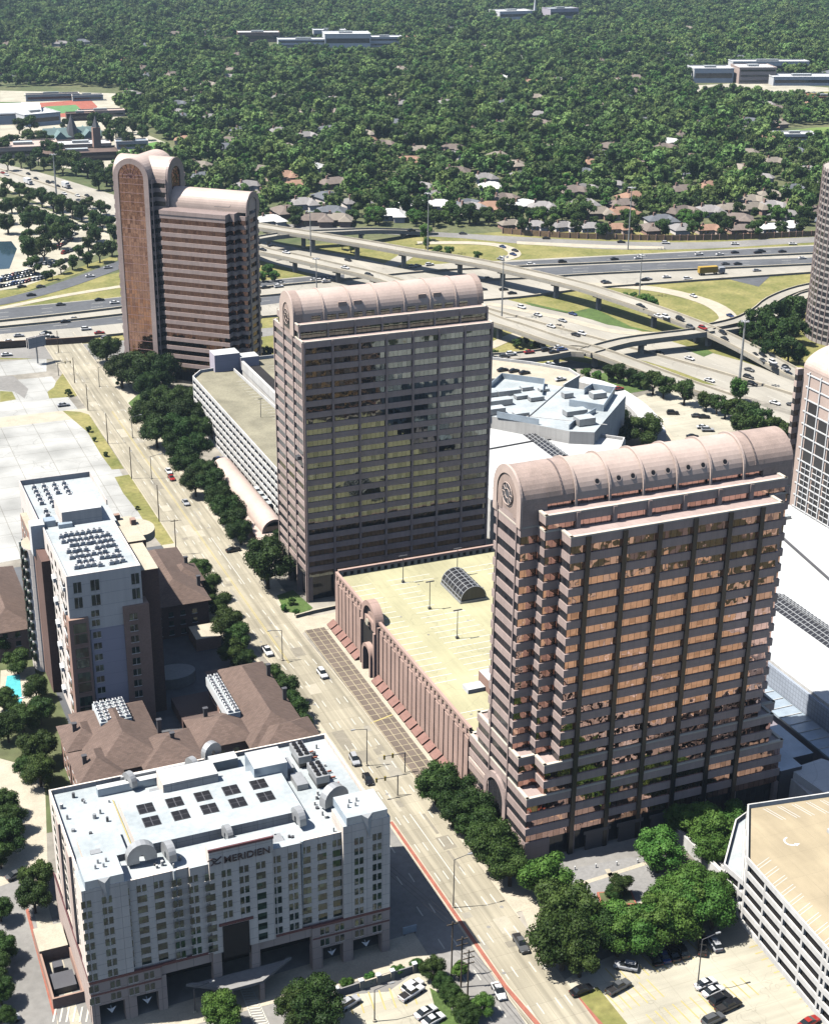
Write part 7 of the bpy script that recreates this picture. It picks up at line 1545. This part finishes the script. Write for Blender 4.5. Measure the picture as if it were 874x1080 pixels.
flow([(3, 182, 'red'), (7, 184, 'white'), (30, 183, 'black'), (38, 188, 'black'), (51, 192, 'black', 'suv'), (56, 192, 'grey'), (61, 196, 'black'), (68, 204, 'white'), (82, 206, 'white'), (92, 206, 'black'), (105, 215, 'black'), (83, 211, 'grey')], 'on the tollway left of the far tower', .32)
for i, (px, py, c) in enumerate(((70, 198, 'silver'), (30, 194, 'white'))):
    x, y = at(px, py, 0); h = dirpx(px, py, px+20, py+7); t = thing('box_truck', '%s box truck %s on the tollway left of the far tower' % (c, ['beside the thin mast', 'further up the road'][i]), 'truck', (x, y, .12), h); t.scale = (1.2,)*3
    m = lmb(); m.box(-4, 2, -1.2, 1.2, 1.0, 3.6); m.build('cargo_box', 'white', t); m = lmb(); m.prism([(2.1, -1.1), (3.9, -1.1), (3.9, 1.1), (2.1, 1.1)], .6, 2.5); m.build('cab', CP[c], t); m = lmb(); m.box(3.0, 3.95, -1.0, 1.0, 1.7, 2.4); m.build('windscreen', 'cglass', t)
    for a in (-2.6, 3):
        for b_ in (-1.1, 1.1): m = lmb(); m.rod((a, b_-.1, .5), (a, b_+.1, .5), .5, n=10); m.build('wheel', 'tyre', t)
flow([(294, 302, 'white', 'suv'), (297, 299, 'silver'), (280, 303, 'black'), (338, 296, 'white', 'suv'), (346, 294, 'white'), (344, 297, 'silver'), (435, 281, 'white', 'suv'), (440, 280, 'silver'), (453, 279, 'white', 'suv'), (332, 295, 'white')], 'on the freeway between the far and middle towers', -.1)
flow([(560, 279, 'white', 'suv'), (593, 276, 'black', 'suv'), (648, 273, 'black'), (673, 272, 'white'), (737, 268, 'white', 'suv'), (759, 268, 'white'), (775, 266, 'black'), (799, 266, 'black'), (803, 265, 'black', 'suv'), (825, 265, 'black'), (846, 272, 'white'), (638, 297, 'black'), (703, 292, 'white'), (683, 294, 'silver'), (680, 295, 'black'), (725, 294, 'white', 'suv'), (798, 285, 'silver'), (673, 300, 'black'), (640, 298, 'grey'), (515, 294, 'black', 'suv'), (531, 305, 'black'), (540, 309, 'black'), (509, 305, 'grey'), (765, 278, 'grey'), (778, 278, 'black')], 'on the freeway lanes right of the middle tower', -.06)
flow([(488, 246, 'grey'), (576, 251, 'black'), (655, 255, 'black'), (702, 256, 'white', 'suv'), (775, 257, 'white'), (836, 257, 'white')], 'on the frontage road along the noise fence', .02)
flow([(530, 260, 'blue'), (543, 264, 'black'), (541, 268, 'blue'), (528, 273, 'silver')], 'on the small loop ramp above the high flyover', .3)
flow([(367, 274, 'black'), (550, 324, 'white', 'suv'), (567, 332, 'white'), (593, 338, 'silver'), (581, 344, 'white'), (590, 344, 'tan'), (607, 353, 'black'), (614, 352, 'white', 'suv'), (604, 331, 'blue'), (727, 378, 'white'), (789, 398, 'black', 'suv'), (793, 405, 'black', 'suv'), (748, 401, 'white'), (817, 425, 'white'), (835, 427, 'grey'), (695, 372, 'black'), (790, 390, 'grey')], 'on the tollway lanes under the flyovers', .28)
flow([(731, 312, 'white'), (770, 333, 'blue')], 'on the curving ground ramp around the grass island', .4, .25)
flow([(675, 322, 'black'), (678, 325, 'black', 'suv'), (694, 333, 'white'), (702, 334, 'white', 'suv'), (717, 336, 'black', 'suv')], 'on the descending stretch of the high flyover', .36, .1, 9.0)
flow([(728, 345, 'grey', 'suv'), (741, 346, 'red', 'suv')], 'at the junction of flyover ramps', .36, .1, 8.0)
flow([(746, 351, 'black'), (762, 351, 'black', 'suv'), (764, 357, 'black')], 'just past the junction of flyover ramps', .5, .1, 7.0)
flow([(785, 363, 'white'), (788, 369, 'silver'), (796, 374, 'black'), (804, 375, 'black', 'suv'), (804, 380, 'grey'), (815, 382, 'white', 'suv'), (816, 386, 'black'), (828, 389, 'silver'), (829, 388, 'black', 'suv')], 'queuing on the ramp down to the right edge', .5, .1, 3.2)
flow([(520, 377, 'black'), (532, 376, 'grey', 'suv'), (539, 373, 'white', 'suv'), (558, 371, 'red'), (576, 369, 'black', 'suv'), (584, 371, 'black'), (589, 366, 'white'), (593, 369, 'blue', 'suv')], 'on the crowded low bridge behind the cream deck', -.1, .1, 7.0)
flow([(277, 263, 'black'), (302, 266, 'white'), (364, 282, 'white'), (389, 290, 'black', 'suv')], 'on the second flyover', .2, .1, 8.4)
flow([(287, 259, 'black'), (295, 249, 'black'), (434, 243, 'black', 'suv')], 'on the curved ramp beside the suburb trees', -.1, .1, 8.0)
# the yellow articulated lorry
x, y = at(756, 289, 0); t = thing('articulated_lorry', 'lorry with a long yellow trailer on the freeway right of centre', 'lorry', (x, y, .16), dirpx(740, 290, 780, 287.5)); t.scale = (1.25,)*3
m = lmb(); m.box(-9.5, -.3, -1.25, 1.25, 1.1, 3.9); m.build('trailer', mat('yellow_trailer', (.55, .36, .06), .5), t); m = lmb(); m.box(-2.6, 4, -1.2, 1.2, 1.2, 2.6) if False else m.box(.6, 3.4, -1.2, 1.2, .7, 3.2); m.build('cab', CP['silver'], t); m = lmb(); m.box(2.9, 3.45, -1.05, 1.05, 2.0, 3.0); m.build('windscreen', 'cglass', t)
for a in (-8.4, -7.2, -1, 2.6):
    for b_ in (-1.1, 1.1): m = lmb(); m.rod((a, b_-.12, .55), (a, b_+.12, .55), .55, n=10); m.build('wheel', 'tyre', t)
# packed car park by the pond
pk = 0
for (a0, a1, n_) in (((0, 303), (30, 297), 9), ((0, 297), (40, 289), 11), ((2, 293), (34, 286), 9), ((30, 281), (62, 277), 6), ((52, 282), (72, 274), 5), ((60, 262), (76, 252), 5), ((66, 268), (84, 262), 5), ((14, 214), (60, 232), 12), ((20, 219), (56, 236), 8), ((70, 233), (92, 243), 6), ((64, 243), (82, 248), 4), ((10, 300), (50, 293), 10), ((96, 262), (112, 258), 4)):
    for i in range(n_):
        if pk >= 95: break
        f = (i+.5)/n_; px, py = a0[0]+(a1[0]-a0[0])*f, a0[1]+(a1[1]-a0[1])*f; x, y = at(px, py); c = rc.choice(['white', 'silver', 'black', 'grey', 'red', 'white', 'blue', 'black']); pk += 1
        car(x, y, .9+rc.uniform(-.05, .05), rc.choice(['sedan', 'suv']), c, 'tiny %s car in the packed rows of the wooded car park by the pond' % c, .1, False, c+' cars in the wooded car park')
for i in range(26):
    px = 738+5*i+rc.uniform(-1, 1); x, y = at(px, 97.5+rc.uniform(-1.5, 1)); c = rc.choice(['white', 'silver', 'red', 'black', 'grey']); car(x, y, rc.uniform(0, 3), 'sedan', c, 'tiny %s car in the lot of the far right campus' % c, .1, False, c+' cars at the far campus')

# ------------------------------------------------------------------ street furniture
def mast(px, py, ppx, ppy, label, name='high_mast_light', r=.5, head=2.2):
    """foot pixel and top pixel give the height"""
    x, y = at(px, py); lo, hi = 0, 80
    for _ in range(40):
        z = (lo+hi)/2
        if pix(x, y, z)[1] > ppy: lo = z
        else: hi = z
    t = thing(name, label, 'light mast', (x, y, 0)); m = lmb(); m.rod((0, 0, 0), (0, 0, z), r, r*.5, 8); m.build('pole', 'grey_metal', t)
    for i in range(6): a = i*PI/3; m = lmb(); m.rod((0, 0, z-.4), (head*math.cos(a), head*math.sin(a), z-.2), .12, n=4); m.box(head*math.cos(a)-.45, head*math.cos(a)+.45, head*math.sin(a)-.45, head*math.sin(a)+.45, z-.5, z-.1); m.build('lamp_head', 'grey_metal', t)
mast(60, 210, 55, 162, 'tall thin high-mast light left of the far tower beside the tollway', r=.7)
mast(328, 282, 327, 222, 'high-mast light right of the far tower among the ramps', r=.45)
mast(451, 268, 451, 203, 'high-mast light standing behind the barrel roof of the middle tower', r=.45)
mast(334, 305, 333, 272, 'shorter light mast in front of the second flyover', r=.35, head=1.6)
mast(529, 335, 530, 270, 'light mast immediately right of the middle tower roof', r=.45)
mast(662, 263, 662, 197, 'high-mast light between the freeway and the noise fence houses', r=.45)
mast(674, 312, 676, 268, 'high-mast light on the grass island with bushes', r=.4)
mast(779, 408, 783, 338, 'thick pale high-mast light rising from the bushy tree beside the tollway', r=.7, head=1.5)
def cobra(px, py, h, label, ang=0, arm=3.4):
    x, y = at(px, py); t = thing('street_lamp', label, 'street lamp', (x, y, 0), ang); m = lmb(); m.rod((0, 0, 0), (0, 0, h), .16, .1, 8); m.rod((0, 0, h), (arm, 0, h+.6), .09, .07, 6); m.build('pole', 'darkgrey', t)
    m = lmb(); m.box(arm-.2, arm+.9, -.2, .2, h+.5, h+.72); m.build('lamp_head', 'grey_metal', t); m = lmb(); m.rod((0, 0, 0), (0, 0, .5), .4, n=8); m.build('foot', 'pave', t)
for i, (px, py, h, a, l) in enumerate(((478, 958, 13, 0, 'curved-arm street lamp on the red brick median'), (387, 808, 11, PI, 'street lamp at the kerb beside the hotel roof'), (298, 697, 10, PI, 'street lamp in the avenue median by the white pickup'), (735, 1045, 13, 0, 'thin lamp post in the middle of the lower right lot'), (160, 505, 9, 0, 'street lamp in the avenue by the red car'), (105, 408, 9, 0, 'street lamp at the far end of the avenue median'), (140, 462, 9, 0, 'street lamp half way along the avenue median'), (395, 1078, 8, 0, 'lamp post at the bottom edge in the lower lot'), (206, 1068, 6, 0, 'short twin lamp on the hotel forecourt'))): cobra(px, py, h, l, a)
def upole(px, py, h, label, arms=1):
    x, y = at(px, py); t = thing('utility_pole', label, 'utility pole', (x, y, 0)); m = lmb(); m.rod((0, 0, 0), (0, 0, h), .2, .14, 8); m.build('pole', 'bark', t)
    for k in range(arms): m = lmb(); m.box(-1.3, 1.3, -.08, .08, h-.7-1.4*k, h-.5-1.4*k); m.build('crossarm', 'bark', t)
    return (x, y, h)
ups = [upole(*a) for a in ((62, 372, 11, 'first wooden utility pole from the far end on the west verge', 0), (79, 404, 12, 'second wooden utility pole from the far end on the west verge', 0), (93, 433, 12, 'third wooden utility pole from the far end on the west verge', 0), (114, 468, 13, 'fourth wooden utility pole from the far end on the west verge', 0), (139, 505, 13, 'fifth wooden utility pole from the far end on the west verge', 0), (168, 550, 14, 'sixth wooden utility pole from the far end on the west verge', 0), (186, 585, 13, 'utility pole with crossarm beside the roof of the shaded apartment house', 1), (476, 1030, 14, 'left utility pole of the group near the red brick median', 1), (486, 1042, 13, 'middle utility pole with transformers near the red brick median', 2), (493, 1052, 12, 'right utility pole with triple arms near the red brick median', 3))]
def wires(p, q, label, offs=(-1, 0, 1), sag=.8):
    m = MB(); n = 10
    for o in offs:
        pr = None
        for i in range(n+1):
            f = i/n; c = (p[0]+(q[0]-p[0])*f+o, p[1]+(q[1]-p[1])*f, p[2]-.4+(q[2]-p[2])*f-sag*4*f*(1-f)); 
            if pr: m.rod(pr, c, .035, n=4)
            pr = c
    tag(m.build('overhead_wire', 'black', origin=(p[0], p[1], 0)), label, 'overhead wires')
for i in range(5): wires(ups[i], ups[i+1], 'overhead wires between the %s and %s utility poles of the west verge' % (oord(i), oord(i+1)), (0,))
wires(ups[7], (ups[7][0]-13, ups[7][1]+60, 14), 'overhead wires running up past the hotel corner from the pole group', (-1, 0, 1)); wires(ups[9], (ups[9][0]+6, ups[9][1]-60, 12), 'overhead wires leaving the pole group towards the bottom edge')
for k, (px, py, L, a, l) in enumerate(((372, 850, 6, 0, 'traffic signal arm reaching over the avenue beside the hotel roof'), (427, 815, 6, PI, 'traffic signal arm at the lower end of the paver bays'), (62, 396, 6, 0, 'traffic signal arm at the junction at the far end of the avenue'))):
    x, y = at(px, py); t = thing('traffic_signal', l, 'traffic signal', (x+ (0 if k != 0 else 12), y, 0), a if k else PI); m = lmb(); m.rod((0, 0, 0), (0, 0, 6), .16, n=8); m.rod((0, 0, 5.8), (L, 0, 6.2), .1, n=6); m.build('mast', 'darkgrey', t)
    for q in (L-.3, L-2.6): m = lmb(); m.box(q-.2, q+.2, -.2, .2, 5.3, 6.5); m.build('signal_head', mat('signal_yellow_%d%d' % (k, int(q)), (.25, .2, .03), .6), t)
x, y = at(40, 383); t = thing('billboard', 'tall double-sided billboard on a single post at the freeway', 'billboard', (x, y, 0), .4); m = lmb(); m.rod((0, 0, 0), (0, 0, 13), .4, n=10); m.build('post', 'grey_metal', t)
m = lmb(); m.box(-4.6, 4.6, -.9, -.6, 8, 13); m.build('panel', 'stucco', t); m = lmb(); m.box(-4.6, 4.6, .6, .9, 8, 13); m.build('panel', 'stucco', t)
x, y = at(432, 986); t = thing('sign_board', 'small pale blue sign board in the shade at the corner of the hotel', 'sign', (x, y, 0), 0); m = lmb(); m.box(-1.6, 1.6, -.1, .1, .5, 2.3); m.build('panel', 'blueroof', t); m = lmb(); m.box(-1.3, -1.1, -.08, .08, 0, .5); m.box(1.1, 1.3, -.08, .08, 0, .5); m.build('foot', 'darkgrey', t)
# forecourt wall with caps and the gate
a, c = at(355, 1052), at(437, 1026); A, B = np.array((*a, 0)), np.array((*c, 0)); t = thing('forecourt_wall', 'low grey wall with white-capped posts and tan gate before the hotel forecourt', 'wall', (*a, 0)); d = B-A
for f0_, f1_, mt, nm in ((0, .30, 'plaza', 'wall_panel'), (.32, .52, 'pave', 'gate'), (.54, .70, 'pave', 'wall_panel'), (.72, 1.0, 'plaza', 'wall_panel')):
    m = lmb(); solidstrip(m, [d*f0_, d*f1_], -.15, .15, 0, 1.9); m.build(nm, mt, t)
for f in (.0, .31, .53, .71, 1.0): p = d*f; m = lmb(); m.box(p[0]-.4, p[0]+.4, p[1]-.4, p[1]+.4, 0, 2.3, 0); m.box(p[0]-.5, p[0]+.5, p[1]-.5, p[1]+.5, 2.3, 2.55, 1); m.build('capped_post', ['pave', 'white'], t)
# brick bed in the plaza, planters, kerb islands
x, y = at(650, 950); t = thing('planter_bed', 'low brick planter bed in the middle of the grey plaza', 'planter', (x, y, 0), -.3); m = lmb(); m.prism([(-4, -2.5), (4, -2.5), (4, 2.5), (-4, 2.5)], .08, .7); m.build('brick_rim', 'redbrick', t); m = lmb(); m.prism([(-3.6, -2.1), (3.6, -2.1), (3.6, 2.1), (-3.6, 2.1)], .6, .76); m.build('soil', 'soil', t)
rb = random.Random(2)
# bollards on the plaza rim
for i in range(5): px, py = 606+i*22, 918-i*2.5; x, y = at(px, py); m = MB(); m.rod((x, y, .08), (x, y, 1.1), .18, n=8); tag(m.build('bollard', 'white', origin=(x, y, 0)), '%s white bollard from the left on the rim of the grey plaza' % oord(i), 'bollard', 'bollards on the plaza rim')
# concrete bands west of the middle tower: retaining wall and low box
m = MB(); p = [np.array((*at(*q), 0)) for q in ((312, 652), (330, 647), (358, 641))]; solidstrip(m, p, -.3, .3, 0, 1.2); tag(m.build('low_wall', 'pave', origin=tuple(p[0])), 'low curved pale wall at the foot of the middle tower', 'wall')
# ------------------------------------------------------------------ the air
HD = 0.00007
hm = bpy.data.materials.new('haze'); hm.use_nodes = True; t_ = hm.node_tree; t_.nodes.clear(); ou = t_.nodes.new('ShaderNodeOutputMaterial'); pv = t_.nodes.new('ShaderNodeVolumePrincipled')
pv.inputs['Density'].default_value = HD; pv.inputs['Color'].default_value = (.62, .80, 1.0, 1); pv.inputs['Anisotropy'].default_value = .3; t_.links.new(pv.outputs[0], ou.inputs['Volume'])
m = MB(); m.box(-9500, 9500, -3500, 12500, -1.5, 235); o = m.build('haze', hm); o['kind'] = 'stuff'
